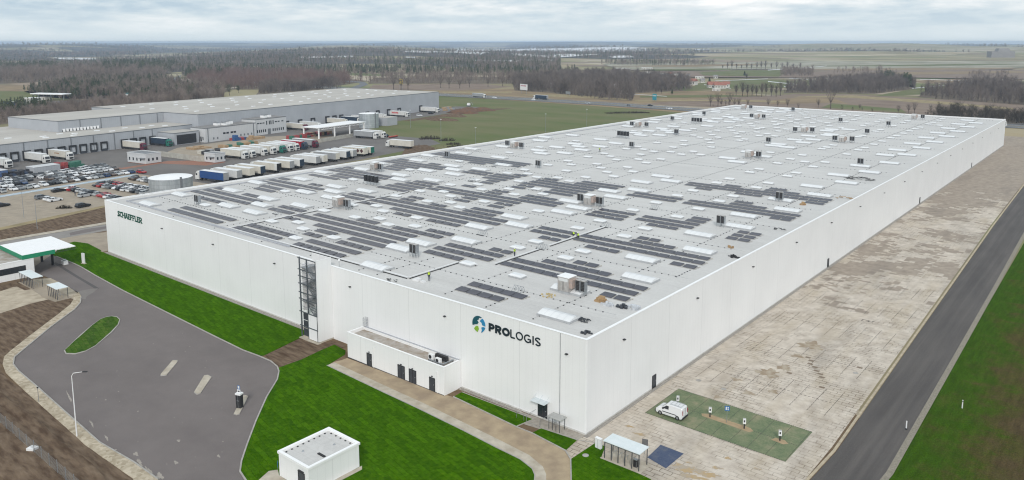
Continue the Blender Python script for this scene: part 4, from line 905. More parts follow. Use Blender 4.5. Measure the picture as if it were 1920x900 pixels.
heap('dark_scraps', 'small dark scraps by the very corner of the roof', 'scraps', -1.9, 2.8, M_dgrey, 9, .9, .2, seed=6)
heap('cable_drums', 'black cable coils lying near the front edge beside the tower', 'cables', -40.4, 1.6, M_black, 10, 1.5, .22, shape='bar', seed=7)
heap('black_pipes', 'long scatter of black pipes near the far plaza parapet', 'pipes', -7.6, 153, M_black, 30, 4, .7, shape='bar', seed=8)
heap('loose_boards', 'orange brown boards beside the end of the far solar block', 'boards', -2.7, 121, M_card, 12, 2.2, .5, shape='bar', seed=9)
heap('brown_crate_stack', 'brown crates beside a condenser next to the solar rows', 'crates', -8.2, 106.5, M_card, 5, .6, .5, seed=10)
heap('dark_tools', 'dark tools and hose lying near the plaza parapet', 'tools', -3.0, 78, M_black, 9, 1.5, .25, shape='bar', seed=11)
heap('brown_reel', 'brown reel and strap beside the plaza parapet', 'reel', -5.2, 57.8, M_card, 5, .7, .3, seed=12)
heap('black_debris', 'black debris patch by the parapet past the plaza lettering', 'debris', -2.1, 51.5, M_black, 12, 1.0, .28, seed=13)
heap('white_panels_pile', 'pale panels lying beside a standing worker near the tray bend', 'panels', -36.5, 4.8, M_tray, 3, 1.0, .7, seed=14)
heap('sand_spill', 'yellow straw and sand traces in front of the corner metal unit', 'spill', -15.3, 12.0, mat('straw_yellow', (.55, .45, .25), (.45, .36, .2), 3, .9), 12, 1.6, .16, seed=15)
# pv foil and cable bits between the rows
# ------------------------------------------------------------------ people
M_skin = mat('skin', (.50, .32, .24), (.46, .29, .21), 2, .6); M_vest = mat('hi_vis_vest', (.55, .75, .06), (.48, .68, .05), 2, .6)
M_cloth = mat('dark_workwear', (.03, .035, .05), (.045, .05, .065), 3, .8); M_helmet = mat('helmet', (.75, .75, .7), (.7, .7, .65), 1, .4)
def skin_body(name, joints, edges, rad, m, parent=None, lvl=1):
    me = bpy.data.meshes.new(name); me.from_pydata([Vector(j) for j in joints], edges, [])
    o = bpy.data.objects.new(name, me); COL.objects.link(o)
    sk = o.modifiers.new('s', 'SKIN'); ss = o.modifiers.new('u', 'SUBSURF'); ss.levels = lvl; ss.render_levels = lvl
    for i, r in enumerate(rad): me.skin_vertices[0].data[i].radius = (r, r) if not isinstance(r, tuple) else r
    me.skin_vertices[0].data[0].use_root = True
    dg = bpy.context.evaluated_depsgraph_get(); nm = bpy.data.meshes.new_from_object(o.evaluated_get(dg))
    bpy.data.objects.remove(o); nm.materials.clear(); nm.materials.append(m)
    for p in nm.polygons: p.use_smooth = True
    return link(name, nm, parent)
def person(loc, rz, label, pose='stand', vest=True, helmet=True):
    r = thing('person', label, 'person', loc, rz)
    if pose == 'stand':
        hip, kn, hd = .92, .5, 1.62
        J = {'pel': (0, 0, .95), 'sp': (0, .02, 1.2), 'ch': (0, 0, 1.4), 'nk': (0, .02, 1.5), 'hd': (0, .04, 1.6), 'top': (0, .04, 1.72),
             'hl': (-.1, 0, .9), 'kl': (-.12, .03, .5), 'al': (-.13, 0, .09), 'tl': (-.13, .16, .04), 'hr': (.1, 0, .9), 'kr': (.12, .05, .5), 'ar': (.14, -.02, .09), 'tr': (.14, .14, .04),
             'sl': (-.19, 0, 1.42), 'el': (-.27, .04, 1.14), 'wl': (-.22, .2, .95), 'sr': (.19, 0, 1.42), 'er': (.27, .04, 1.14), 'wr': (.22, .22, 1.0)}
    else:
        J = {'pel': (0, -.1, .42), 'sp': (0, .02, .62), 'ch': (0, .16, .82), 'nk': (0, .24, .9), 'hd': (0, .3, .98), 'top': (0, .34, 1.09),
             'hl': (-.1, -.08, .4), 'kl': (-.18, .3, .5), 'al': (-.16, .08, .1), 'tl': (-.16, .22, .05), 'hr': (.1, -.08, .4), 'kr': (.18, .32, .48), 'ar': (.16, .1, .1), 'tr': (.16, .24, .05),
             'sl': (-.19, .16, .82), 'el': (-.26, .34, .62), 'wl': (-.14, .5, .42), 'sr': (.19, .16, .82), 'er': (.26, .34, .62), 'wr': (.14, .52, .42)}
    nm = list(J); P3 = [J[k] for k in nm]; ix = {k: i for i, k in enumerate(nm)}
    E = [('pel', 'sp'), ('sp', 'ch'), ('ch', 'nk'), ('nk', 'hd'), ('hd', 'top'), ('pel', 'hl'), ('hl', 'kl'), ('kl', 'al'), ('al', 'tl'), ('pel', 'hr'), ('hr', 'kr'), ('kr', 'ar'), ('ar', 'tr'), ('ch', 'sl'), ('sl', 'el'), ('el', 'wl'), ('ch', 'sr'), ('sr', 'er'), ('er', 'wr')]
    E = [(ix[a], ix[b]) for a, b in E]
    RD = dict(pel=.13, sp=.13, ch=.14, nk=.055, hd=.095, top=.07, hl=.09, kl=.062, al=.042, tl=.035, hr=.09, kr=.062, ar=.042, tr=.035, sl=.06, el=.045, wl=.03, sr=.06, er=.045, wr=.03)
    rad = [RD[k] for k in nm]
    for wk, ek, s in (('wl', 'el', -1), ('wr', 'er', 1)):       # hands: palm and five fingers
        wv = Vector(J[wk]); d = (wv-Vector(J[ek])).normalized(); side = d.cross(Vector((0, 0, 1))).normalized()
        P3.append(tuple(wv+d*.07)); rad.append(.028); pi = len(P3)-1; E.append((ix[wk], pi))
        for f in range(4):
            b = wv+d*.1+side*(.024*(f-1.5)); P3.append(tuple(b)); rad.append(.011); E.append((pi, len(P3)-1))
            P3.append(tuple(b+d*(.07-.012*abs(f-1.3))+Vector((0, 0, -.02)))); rad.append(.008); E.append((len(P3)-2, len(P3)-1))
        P3.append(tuple(wv+d*.06+side*(-s*.06))); rad.append(.011); E.append((pi, len(P3)-1))
    skin_body('body', P3, E, rad, M_cloth, r)
    hd = Vector(J['hd'])+Vector((0, .015, .02))
    MB().ico(hd, .107, (.85, 1, 1.15), 0, 10).build('face', M_skin, r, smooth=True)
    if helmet: MB().ico(hd+Vector((0, -.005, .065)), .13, (.95, 1.15, .6), 0, 10).build('helmet', M_helmet, r, smooth=True)
    if vest:
        a, b2 = Vector(J['sp'])-Vector((0, 0, .08)), Vector(J['ch'])
        MB().bar(a, b2+Vector((0, 0, .07)), .19, 10, .2).build('vest', M_vest, r)
    return r
person((-35.6, 5.7, ZR), R(200), 'worker in yellow vest standing by the bend of the front tray')
person((-33.6, 25.9, ZR), R(150), 'worker in yellow vest standing beside the tray between two solar rows')
person((-33.9, 45.5, ZR+.02), R(100), 'worker in yellow vest crouching west of the tray', 'crouch')
person((-32.4, 45.0, ZR+.02), R(80), 'worker in yellow vest crouching east of the tray', 'crouch')
person((-97.1, 152.2, ZR), R(10), 'worker in dark clothes standing far back among roof vents', vest=True)
# ------------------------------------------------------------------ stair tower on the front wall
tw = thing('stair_tower', 'white stair tower with open steel landings against the long front wall', 'stair tower')
sh = MB()
X0, X1, Y0 = -59.5, -54.4, -3.2
sh.box(X1-.14, Y0, .3, X1, -.01, 15.1)                              # east side cladding
sh.box(X0, Y0+.6, 4.9, X0+.12, -.01, 13.6).box(-57.2, Y0, .3, X1-.143, Y0+.12, 4.9)
sh.box(X0, -.3, 13.56, X1-.143, -.16, 15.1)
sh.build('cladding', M_wall, tw)
fr = MB()
for x in (X0+.1, -57.3, X1-.3): fr.box(x-.1, Y0, .3, x+.1, Y0+.2, 14.9 if x > -59 else 15.0)
for z in (2.4, 5.0, 7.4, 8.6, 10.2, 11.6, 12.8, 14.9): fr.box(X0-.25, Y0-.08, z-.12, X1-.15, Y0-.003, z+.05)
fr.build('steel_frame', mat('frame_grey', (.10, .115, .13), (.15, .165, .18), 1, .5, .3), tw)
for k, z in enumerate((5.0, 6.9, 8.6, 10.2, 11.7, 13.1)):
    MB().box(X0+.12 if k % 2 else -56.2, Y0+.25, z-.1, -58.1 if k % 2 else X1-.2, -.35, z-.02).build('landing', M_steel, tw)
    st = MB(); n = 9; xa, xb = (-58.1, -56.2) if k % 2 else (-56.2, -58.1)
    if k < 5:
        z2 = (5.0, 6.9, 8.6, 10.2, 11.7, 13.1)[k+1]
        for q in range(n): st.box(min(xa+(xb-xa)*q/n, xa+(xb-xa)*(q+1)/n), Y0+.35+(k % 2)*1.2, z+(z2-z)*q/n, max(xa+(xb-xa)*q/n, xa+(xb-xa)*(q+1)/n), Y0+1.35+(k % 2)*1.2, z+(z2-z)*q/n+.07)
        st.bar((xa, Y0+.3+(k % 2)*1.2, z+.05), (xb, Y0+.3+(k % 2)*1.2, z2+.05), .09).bar((xa, Y0+.3+(k % 2)*1.2, z+1.05), (xb, Y0+.3+(k % 2)*1.2, z2+1.05), .03)
        st.build('stair_flight', M_steel, tw)
rl2 = MB()
for z in (5.0, 7.4, 8.6, 10.2, 11.6, 12.8):
    rl2.bar((X0+.1, Y0+.05, z+1.0), (X1-.2, Y0+.05, z+1.0), .03).bar((X0+.1, Y0+.05, z+.55), (X1-.2, Y0+.05, z+.55), .02)
rl2.build('handrail', M_steel, tw)
MB().box(X0, Y0+.3, 0, X1, -.01, .3).box(X0-.1, Y0-.5, 0, X1+.3, Y0+.28, .16).build('base_slab', M_conc, tw)
dv = MB()
for k in range(3): dv.box(X0+.3, Y0+.35, .4+1.5*k, -57.45, Y0+.4, 1.75+1.5*k)
dv.build('dark_glazing', M_dgrey, tw)
MB().box(-58.9, -3.0, 15.0, X1-.2, -.32, 15.06).build('tower_roof', M_steel, tw) if False else None
rc = thing('roof_camera_mast', 'short mast with round white lamp beside the tower on the roof edge', 'mast', (-53.3, .9, ZR))
MB().bar((0, 0, 0), (0, 0, 1.3), .04).build('pole', M_steel, rc); MB().ico((0, 0, 1.4), .22, (1, 1, 1), 0, 8).build('lamp', M_trim, rc, smooth=True)
# ------------------------------------------------------------------ annex
an = thing('annex_building', 'low white flat roofed annex with four dark doors against the front wall', 'annex')
a0, a1, ay = -45.8, -23.1, -3.7
MB().quad((a0, ay, 0), (a1, ay, 0), (a1, ay, 4.5), (a0, ay, 4.5)).quad((a1, ay, 0), (a1, -.01, 0), (a1, -.01, 4.5), (a1, ay, 4.5)).quad((a0, -.01, 0), (a0, ay, 0), (a0, ay, 4.5), (a0, -.01, 4.5)).quad((a1-.3, ay+.3, 4.5), (a0+.3, ay+.3, 4.5), (a0+.3, ay+.3, 4.0), (a1-.3, ay+.3, 4.0)).quad((a0+.3, ay+.3, 4.5), (a0+.3, -.3, 4.5), (a0+.3, -.3, 4.0), (a0+.3, ay+.3, 4.0)).quad((a0+.3, -.3, 4.5), (a1-.3, -.3, 4.5), (a1-.3, -.3, 4.0), (a0+.3, -.3, 4.0)).quad((a1-.3, -.3, 4.5), (a1-.3, ay+.3, 4.5), (a1-.3, ay+.3, 4.0), (a1-.3, -.3, 4.0)).build('wall', M_wall, an)
MB().quad((a0+.2, ay+.2, 4.02), (a1-.2, ay+.2, 4.02), (a1-.2, -.2, 4.02), (a0+.2, -.2, 4.02)).build('roof', mat('dusty_roof', (.44, .41, .38), (.30, .25, .20), .9, .9, obj=False, detail=8), an)
MB().box(a0-.04, ay-.04, 4.5, a1+.04, ay+.3, 4.56).box(a0-.04, ay+.302, 4.5, a0+.3, -.302, 4.56).box(a1-.3, ay+.302, 4.5, a1+.04, -.302, 4.56).build('parapet_cap', M_trim, an)
MB().box(a0+.3, -.3, 4.5, a1-.3, -.02, 4.56).build('parapet_cap', _m['upstand_grey'], an)
door(an, -40.2, ay, .12, 1.05, 2.05, '-y'); door(an, -32.5, ay, .12, 1.45, 2.1, '-y', 2); door(an, -29.9, ay, .12, 1.45, 2.1, '-y', 2); door(an, -25.6, ay, .12, 1.05, 2.05, '-y')
for x in (-39.1, -24.5): MB().box(x-.05, ay-.1, .1, x+.05, ay-.004, 3.5).build('downpipe', M_white, an)
for x in (-40.2, -32.5, -29.9, -25.6): MB().box(x-.13, ay-.16, 2.42, x+.13, ay-.004, 2.52).build('door_lamp', M_black, an)
MB().box(a0, ay-.03, 0, a1, ay-.003, .14).build('plinth', M_dgrey, an)
for k, (x, y) in enumerate(((-27.2, -2.2), (-25.3, -2.6))):
    u_ = thing('air_conditioner', ['white fan unit on the annex roof, first from the tower', 'white fan unit on the annex roof close to its plaza end'][k], 'air conditioner', (x, y, 4.03), 0, 'air conditioners on the annex roof')
    MB().box(-.5, -.2, .25, .5, .2, 1.05).build('casing', M_white, u_); MB().cyl(-.12, .65, -.23, -.204, .3, 14, axis='y').build('fan', M_black, u_)
    for q in (-.4, .4): MB().box(q-.04, -.3, 0, q+.04, .3, .25).build('foot', M_dgrey, u_)
u_ = thing('air_conditioner', 'black coil unit behind the two white fan units on the annex', 'air conditioner', (-25.9, -1.3, 4.03))
MB().box(-1.2, -.25, .2, 1.2, .25, .95).build('casing', M_black, u_); MB().box(-1.2, -.3, 0, 1.2, .3, .19).build('frame', M_steel, u_)
u_ = thing('cable_ladder', 'steel cable ladder in an angle round the annex roof units', 'cable ladder', (-23.9, -1.8, 4.03))
MB().box(-3.2, -1.15, .35, -.4, -.95, .5).box(-.38, -1.1, .35, -.12, 1.2, .5).build('tray', M_steel, u_)
for q in ((-3.1, -1.05), (-.5, -1.05), (-.25, 1.0)): MB().box(q[0]-.05, q[1]-.05, 0, q[0]+.05, q[1]+.05, .345).build('leg', M_steel, u_)
u_ = thing('cage_ladder', 'thin caged ladder on the front wall above the annex corner', 'ladder', (-44.9, -.45, 4.05))
cg = MB()
for q in (-.25, .25): cg.bar((q, .3, 0), (q, .3, 2.3), .03)
for k in range(8): cg.bar((-.25, .3, .2+.28*k), (.25, .3, .2+.28*k), .018)
cg.build('ladder', M_steel, u_); cg = MB()
for k in range(4):
    z = .9+.45*k; pr = [(-.3, .25), (-.4, -.1), (-.2, -.42), (.2, -.42), (.4, -.1), (.3, .25)]
    for p, q in zip(pr[:-1], pr[1:]): cg.bar((*p, z), (*q, z), .02)
for p in ((-.4, -.1), (-.2, -.42), (.2, -.42), (.4, -.1)): cg.bar((*p, .9), (*p, 2.25), .015)
cg.build('cage', M_steel, u_)
# ------------------------------------------------------------------ white hut on the lawn
hu = thing('utility_hut', 'small white flat roofed hut with one dark door standing on the lawn', 'hut')
h0, h1, hy0, hy1, hh = -23.5, -17.5, -32.0, -24.5, 3.35
MB().box(h0, hy0, 0, h1, hy1, 3.05).build('wall', M_wall, hu)
pp = MB().box(h0-.12, hy0-.12, 3.053, h1+.12, hy0+.28, hh).box(h0-.12, hy1-.28, 3.053, h1+.12, hy1+.12, hh).box(h0-.12, hy0+.282, 3.053, h0+.28, hy1-.282, hh).box(h1-.28, hy0+.282, 3.053, h1+.12, hy1-.282, hh)
pp.build('parapet', M_trim, hu)
MB().box(h0+.282, hy0+.282, 3.053, h1-.282, hy1-.282, 3.09).build('roof', M_memb, hu)
door(hu, -18.9, hy0, .1, 1.1, 2.1, '-y'); MB().box(-19.4, hy0-.22, 2.4, -18.4, hy0-.004, 2.46).build('door_lamp', M_black, hu)
dt = MB()
for k in range(8): dt.box(h0+.5, hy0+.6+.82*k, 3.092, h0+.68, hy0+.78+.82*k, 3.17)
for k in range(5): dt.box(h0+1.1+.95*k, hy1-.62, 3.092, h0+1.28+.95*k, hy1-.46, 3.17)
kind(dt.build('conductor_feet', M_black, hu), 'stuff')
for x, y in ((-21.5, -29.9), (-19.8, -26.5)): MB().cyl(x, y, 3.092, 3.25, .18, 8, .06).build('roof_outlet', M_steel, hu)
MB().box(-19.6, -29.2, 3.092, -18.3, -28.9, 3.2).build('dark_beam', M_black, hu)
sheet('hut_apron', [(h0-.7, hy0-3.2), (h1+.3, hy0-3.2), (h1+.6, hy0), (h1+.75, hy1-.2), (h1+.1, hy1+.3), (h1-.2, hy0-.02), (h0-.1, hy0-.02), (h0-1.3, hy0+.6), (h0-1.9, hy0-.3)], .12, M_conc, .03)
sg_ = thing('parking_sign', 'small blue triangular symbol sign beside the white hut', 'sign', (-24.9, -31.3, 0), R(-40))
MB().bar((0, 0, 0), (0, 0, .9), .03).build('post', M_steel, sg_); MB().box(-.3, -.03, .5, .3, 0, 1.1).build('plate', mat('traffic_blue', (.015, .12, .35), (.02, .14, .38), 1, .4), sg_)
MB().quad((-.18, -.036, .6), (.18, -.036, .6), (0, -.036, 1.0)).build('symbol', M_mark, sg_)
# ------------------------------------------------------------------ shelters
M_poly = mat('pale_roof_sheet', (.66, .72, .73), (.72, .77, .78), 1.2, .35); 
def shelter(loc, w_, d_, h, n, label, grey=False, rz=0, hoops=0):
    r = thing('bicycle_shelter', label, 'shelter', loc, rz)
    MB().box(-w_/2-.12, -d_/2-.12, h, w_/2+.12, d_/2+.12, h+.1).build('roof', M_poly, r)
    for k in range(n):
        for y in ((-d_/2, d_/2) if k in (0, n-1) else (-d_/2,)):
            link('post', MB().box(-.045, -.045, 0, .045, .045, h).mesh('post', M_dgrey), r, (-w_/2+.05+(w_-.1)*k/(n-1), y+.05*(1 if y < 0 else -1), 0))
    MB().box(-w_/2, -d_/2, h-.15, w_/2, -d_/2+.06, h-.003).box(-w_/2, d_/2-.06, h-.15, w_/2, d_/2, h-.003).build('beam', M_dgrey, r)
    for q in range(hoops):
        x = -w_/2+.9+q*(w_-1.6)/max(1, hoops-1)
        MB().bar((x, -.5, 0), (x, -.5, .8), .03).bar((x, -.5, .8), (x, .4, .8), .03).bar((x, .4, .8), (x, .4, 0), .03).build('bike_stand', M_steel, r)
    return r
shelter((7.65, -2.3, .05), 5.1, 2.1, 2.35, 6, 'glazed flat shelter with dark posts on the lawn corner by the plaza', hoops=5)
shelter((-131.1, -22.5, .05), 7.4, 2.0, 2.35, 9, 'long pale roofed shelter directly beside the gate building', hoops=6)
shelter((-117.6, -22.1, .05), 4.8, 2.1, 2.35, 6, 'shorter pale roofed shelter standing alone at the yard bend', hoops=3)
bn = thing('litter_bin', 'black bin under the shelter near the plaza', 'bin', (9.3, -2.6, .05)); MB().box(-.25, -.2, 0, .25, .2, 1.0).build('body', M_black, bn); MB().box(-.27, -.22, 1.003, .27, .22, 1.08).build('lid', M_steel, bn)
sheet('shelter_slab', [(4.7, -3.7), (10.6, -3.7), (10.6, -.9), (4.7, -.9)], .105, M_conc, .04)
sheet('shelter_slab', [(-135, -23.8), (-127, -23.8), (-122.4, -24), (-119.5, -24.4), (-114.6, -23.8), (-114.6, -20.4), (-135, -20.4)], .1, M_lot, .02)
# small canopy by the corner entrance
pc = thing('smokers_canopy', 'tiny grey roofed canopy on thin posts beside the entrance door', 'canopy', (-4.0, -1.15, .07))
MB().box(-1.15, -.75, 1.75, 1.15, .75, 1.85).build('roof', mat('canopy_grey', (.42, .42, .40), (.36, .36, .35), 2, .6), pc)
for k, (x, y) in enumerate(((-.9, -.6), (-.3, -.6), (.3, -.6), (.9, -.6), (-.9, .6), (.9, .6))): MB().box(x-.03, y-.03, 0, x+.03, y+.03, 1.747).build('post', M_dgrey, pc)
cb_ = thing('electric_cabinet', 'white electrical cabinet on the lawn edge beside the shelter', 'cabinet', (3.2, -1.7, .08), R(-5))
MB().box(-.45, -.2, 0, .45, .2, 1.35).build('body', M_white, cb_); MB().box(-.48, -.23, 1.353, .48, .23, 1.4).build('roof', M_trim, cb_); MB().box(-.01, -.215, .1, .01, -.203, 1.25).build('door_seam', M_dgrey, cb_)
gs_ = thing('information_board', 'dark grey board on a single post behind the shelter', 'sign', (8.6, .9, .05), R(20))
MB().box(-.04, -.04, 0, .04, .04, 2.0).build('post', M_steel, gs_); MB().box(-.38, -.08, 1.05, .38, -.043, 2.05).build('board', mat('board_grey', (.12, .12, .125), (.16, .16, .16), 2, .6), gs_)
# charging posts
chp = thing('charging_post', 'x', 'charger'); used_h = [False]
MB().box(-.08, -.06, 0, .08, .06, .75).build('stand', M_black, chp); MB().box(-.2, -.16, .753, .2, -.06, 1.45).build('charger', M_white, chp); MB().box(-.2, .06, .753, .2, .16, 1.45).build('charger', M_white, chp)
MB().box(-.19, -.055, .753, .19, .055, 1.44).build('backplate', M_black, chp); MB().box(-.1, -.185, 1.0, .08, -.163, 1.3).build('socket', M_black, chp)
for (x, y), l in zip(((5.6, 15.7), (10.8, 15.4), (15.9, 15.3), (20.9, 15.2)), ('just behind the parked van', 'between the van and the blue sign', 'next past the blue sign', 'on the small sand patch nearest the road')):
    put(chp, used_h, (x, y, .07), R(25), 'white and black charging post '+l, 'charging posts on the green bays')
sp_ = thing('parking_sign', 'blue square sign with white symbol on a thin pole among the chargers', 'sign', (13.3, 15.4, .07), R(25))
MB().bar((0, 0, 0), (0, 0, 2.3), .035, 6).build('post', M_steel, sp_); MB().box(-.33, -.05, 1.75, .33, -.02, 2.45).build('plate', _m['traffic_blue'], sp_)
MB().box(-.2, -.062, 1.86, -.03, -.053, 2.34).box(.05, -.062, 1.86, .2, -.053, 2.1).box(.05, -.062, 2.16, .2, -.053, 2.34).build('symbol', M_mark, sp_)
# pay kiosk
kk = thing('access_kiosk', 'tall black and white access terminal on a narrow traffic island', 'kiosk', (-43.4, -25.3, .14), R(20))
kk.scale = (.72, .72, 1.0); MB().box(-.55, -.45, 0, .55, .45, 2.0).build('body', M_black, kk); MB().box(-.62, -.52, 2.003, .62, .52, 2.25).build('cap', M_white, kk)
MB().box(-.06, -.47, .1, .0, -.453, 1.95).box(-.3, -.475, 1.1, .25, -.456, 1.17).build('trim_cross', M_steel, kk)
MB().box(-.35, -.1, 2.252, .35, .0, 2.75).build('screen_housing', M_white, kk); MB().box(-.22, -.12, 2.4, .22, -.103, 2.6).build('screen', M_black, kk)
MB().box(-.3, -.06, 2.78, .3, .0, 3.35).build('sign_plate', _m['traffic_blue'], kk); MB().box(-.2, -.075, 2.9, .2, -.063, 3.3).build('sign_symbol', M_mark, kk)
# lamp posts
def lamp(loc, h, rz, label, m=None, arm=1.6, r0=.09):
    r = thing('street_lamp', label, 'lamp post', loc, rz)
    MB().bar((0, 0, 0), (0, 0, h-.5), r0, 8, r0*.55).build('pole', m or M_steel, r)
    if arm: MB().bar((0, 0, h-.5), (.25, 0, h-.1), r0*.55, 6, r0*.5).bar((.25, 0, h-.1), (arm, 0, h+.1), r0*.5, 6, r0*.4).build('arm', m or M_steel, r)
    MB().box(arm-.1, -.12, h+.06, arm+.5, .12, h+.16).build('lamp_head', M_black, r); return r
lamp((-52.9, -43.8, .1), 9.1, R(40), 'tall bent lamp post on the pale sidewalk round the asphalt yard', M_white)
pl_ = thing('path_post', 'short thin post on the cobbled sidewalk left of the tall lamp', 'post', (*G(73, 755), .1)); MB().bar((0, 0, 0), (0, 0, 2.2), .04, 6).build('pole', M_steel, pl_); MB().box(-.1, -.1, 2.2, .1, .1, 2.35).build('cap', M_black, pl_)
# mesh fence
fn = thing('mesh_fence', 'grey wire mesh fence running along the bottom of the soil bank', 'fence', (0, 0, 0))
FX = np.arange(-100, -33, 2.5)
for k, x in enumerate(FX): MB().box(x-.035, -49.13, 0, x+.035, -49.06, 1.95).build('post', M_steel, fn)
fm = MB()
for k in range(len(FX)-1):
    a, b2 = FX[k]+.036, FX[k+1]-.036
    for z in np.arange(.1, 1.9, .2): fm.box(a, -49.1, z, b2, -49.085, z+.018)
    for x in np.arange(a+.15, b2, .22): fm.box(x, -49.108, .08, x+.014, -49.102, 1.9)
kind(fm.build('mesh_panel', mat('fence_wire', (.34, .34, .33), (.28, .28, .27), 1, .6, .3), fn), 'stuff')
lt = MB().box(-.6, -.45, 0, .5, .45, .35).build('white_block', M_white, None, (*G(62, 846), .2), R(25)); tag(lt, 'white block lying at the foot of the mesh fence', 'block')
# delineator posts by the service road
for (px, py), l in (((1699, 806), 'white road marker post on the gravel strip of the service road'), ((1804, 766), 'thin white marker post alone in the grass field')):
    d_ = thing('marker_post', l, 'post', (*G(px, py), .05)); MB().box(-.07, -.05, 0, .07, .05, 1.25).build('post', M_white, d_); MB().box(-.075, -.055, .95, .075, .055, 1.1).build('band', M_black, d_) if px > 1750 else MB().box(-.12, -.1, 0, .12, .1, .2).build('foot', M_black, d_)
# manholes
for k, (px, py) in enumerate([(1310, 714), (1357, 730), (1604, 700), (1098, 855)]):
    x, y = G(px, py); mh = MB().cyl(0, 0, 0, .02, .42, 14).build('manhole_cover', M_kerb, None, (x, y, .068 if k < 3 else .1)); tag(mh, ['round pale manhole cover nearest the hall side door', 'round pale manhole cover in front of the green bays', 'round manhole cover by the black scribble marks', 'round manhole cover in the lawn beside the shelter'][k], 'manhole cover')
# totem and small objects on the west lawn
tt = thing('white_totem', 'white upright totem panel standing on the west lawn', 'totem', (*G(157, 495), .09), R(15))
MB().box(-.45, -.12, .15, .45, .12, 2.6).build('panel', M_white, tt); MB().box(-.6, -.3, 0, .6, .3, .147).build('base', M_conc, tt)
# ------------------------------------------------------------------ gate canopy and gate building
gc = thing('gate_canopy', 'flat white canopy with green edge on black columns over the gate lanes', 'canopy')
g0, g1, gy0, gy1, gz = -152.6, -138.0, -21.6, -10.4, 5.0
MB().box(g0, gy0, gz-.05, g1, gy1, gz+.12).build('roof', M_trim, gc)
MB().box(g0, gy0-.12, gz-.75, g1+.12, gy0-.003, gz+.2).box(g1+.003, gy0-.003, gz-.75, g1+.12, gy1-4.5, gz+.2).build('green_fascia', mat('fascia_green', (.015, .22, .11), (.02, .25, .13), 1, .5), gc)
for x, y in ((-149.2, -14), (-144.3, -13.4), (-144.3, -19), (-149.2, -19)): MB().box(x-.22, y-.22, 0, x+.22, y+.22, gz-.053).build('column', M_black, gc)
tr = MB()
for k in range(12): tr.bar((g1+.06, gy1-4.3+.38*k, gz-.5+.5*(k % 2)), (g1+.06, gy1-3.92+.38*k, gz-.5+.5*((k+1) % 2)), .04)
tr.bar((g1+.06, gy1-4.3, gz-.55), (g1+.06, gy1, gz-.55), .05); tr.build('truss', M_dgrey, gc)
gb_ = thing('gate_building', 'white single storey gate building with a long dark window strip', 'building')
MB().box(-152, -40, 0, -138.0, -19.4, 4.0).build('wall', M_wall, gb_)
MB().box(-152, -40, 4.003, -138.3, -19.7, 4.05).build('roof', _m['dusty_roof'], gb_); MB().box(-138.28, -40, 4.003, -137.95, -19.4, 4.2).box(-152, -19.68, 4.003, -138.285, -19.35, 4.2).build('parapet_cap', M_trim, gb_)
wdw = MB().box(-137.99, -32, 1.5, -137.95, -21.2, 2.9).build('window', M_glass, gb_)
bf = MB()
for k in range(8): bf.box(-137.945, -32+1.54*k, 1.5, -137.92, -31.93+1.54*k, 2.9)
bf.build('frame', M_black, wdw)
gm = thing('gate_equipment', 'white equipment box under the green edged canopy', 'box', (-142.3, -11.5, .1)); MB().box(-.8, -.5, 0, .8, .5, .9).build('body', M_trim, gm); MB().box(-.3, -.3, .903, .3, .3, 1.2).build('top', M_steel, gm)
for k, (px, py) in enumerate([(45, 408), (70, 430)]):
    lamp((*G(px, py), 0), 8.5, R(60), ['tall thin lamp post in the car park corner', 'second thin lamp post at the car park edge near the access road'][k], arm=1.2)
# ------------------------------------------------------------------ grey logistics park (local x = out from the docks, y = along them)
gw = thing('logistics_warehouse', 'long light grey warehouse complex with loading docks beyond the car park', 'warehouse', (OX, OY, 0), ANG)
def gwall(name, c, c2):
    m, nt, b = nodes(name); b.inputs['Roughness'].default_value = .55
    p = pos(nt, (1, 1, 1), True); s = N(nt, 'ShaderNodeSeparateXYZ'); nt.links.new(p, s.inputs[0]); n = noise(nt, p, .15, 5)
    u = mth(nt, 'ADD', s.outputs[0], s.outputs[1]); ln = mth(nt, 'LESS_THAN', mth(nt, 'FRACT', mth(nt, 'DIVIDE', u, 1.1)), .12)
    col = mixc(nt, mth(nt, 'MULTIPLY', ln, .3), ramp(nt, n, [(.35, c), (.65, c2)]), tuple(v*.7 for v in c)); nt.links.new(col, b.inputs['Base Color']); return m
M_gw = gwall('grey_cladding', (.37, .385, .41), (.41, .425, .45)); M_gw2 = gwall('office_cladding', (.54, .55, .56), (.58, .585, .59))
M_groof = mat('weathered_roof', (.50, .475, .435), (.42, .395, .36), .06, .9, detail=8, st=(1, .3, 1)); M_edge = mat('dark_edge', (.16, .17, .18), (.2, .21, .22), 1, .6)
def hallbox(x0, y0, x1, y1, z0, z1, m=M_gw, roof=M_groof, par=.0):
    MB().box(x0, y0, z0, x1, y1, z1).build('wall', m, gw)
    MB().box(x0+.1, y0+.1, z1+.002, x1-.1, y1-.1, z1+.06).build('roof', roof, gw)
    MB().box(x1-.06, y0-.06, z1-.28, x1+.08, y1+.08, z1+.1).box(x0, y0-.08, z1-.28, x1-.065, y0-.003, z1+.1).build('roof_edge', M_edge, gw)
hallbox(-75, -95, 0, 92, 0, 8.4)
hallbox(-70, 33.5, -24, 92, 8.47, 14)
hallbox(-92, 92.05, 5, 314, 0, 14)
hallbox(.1, 71, 13, 86, 0, 6.4)
hallbox(5.05, 87, 17, 121, 0, 7.6, M_gw2, mat('gravel_roof', (.20, .19, .185), (.28, .27, .26), .4, .9)); hallbox(5.05, 121.05, 16, 144.5, 0, 9.2, M_gw2, _m['gravel_roof'])
MB().box(13.003, 72.6, .3, 13.05, 84.3, 5.2).build('garage_opening', M_black, gw)
MB().box(-74, -94, 8.48, -40, 12, 8.56).build('pale_roof_field', mat('pale_roof', (.56, .60, .66), (.6, .63, .68), .2, .7), gw)
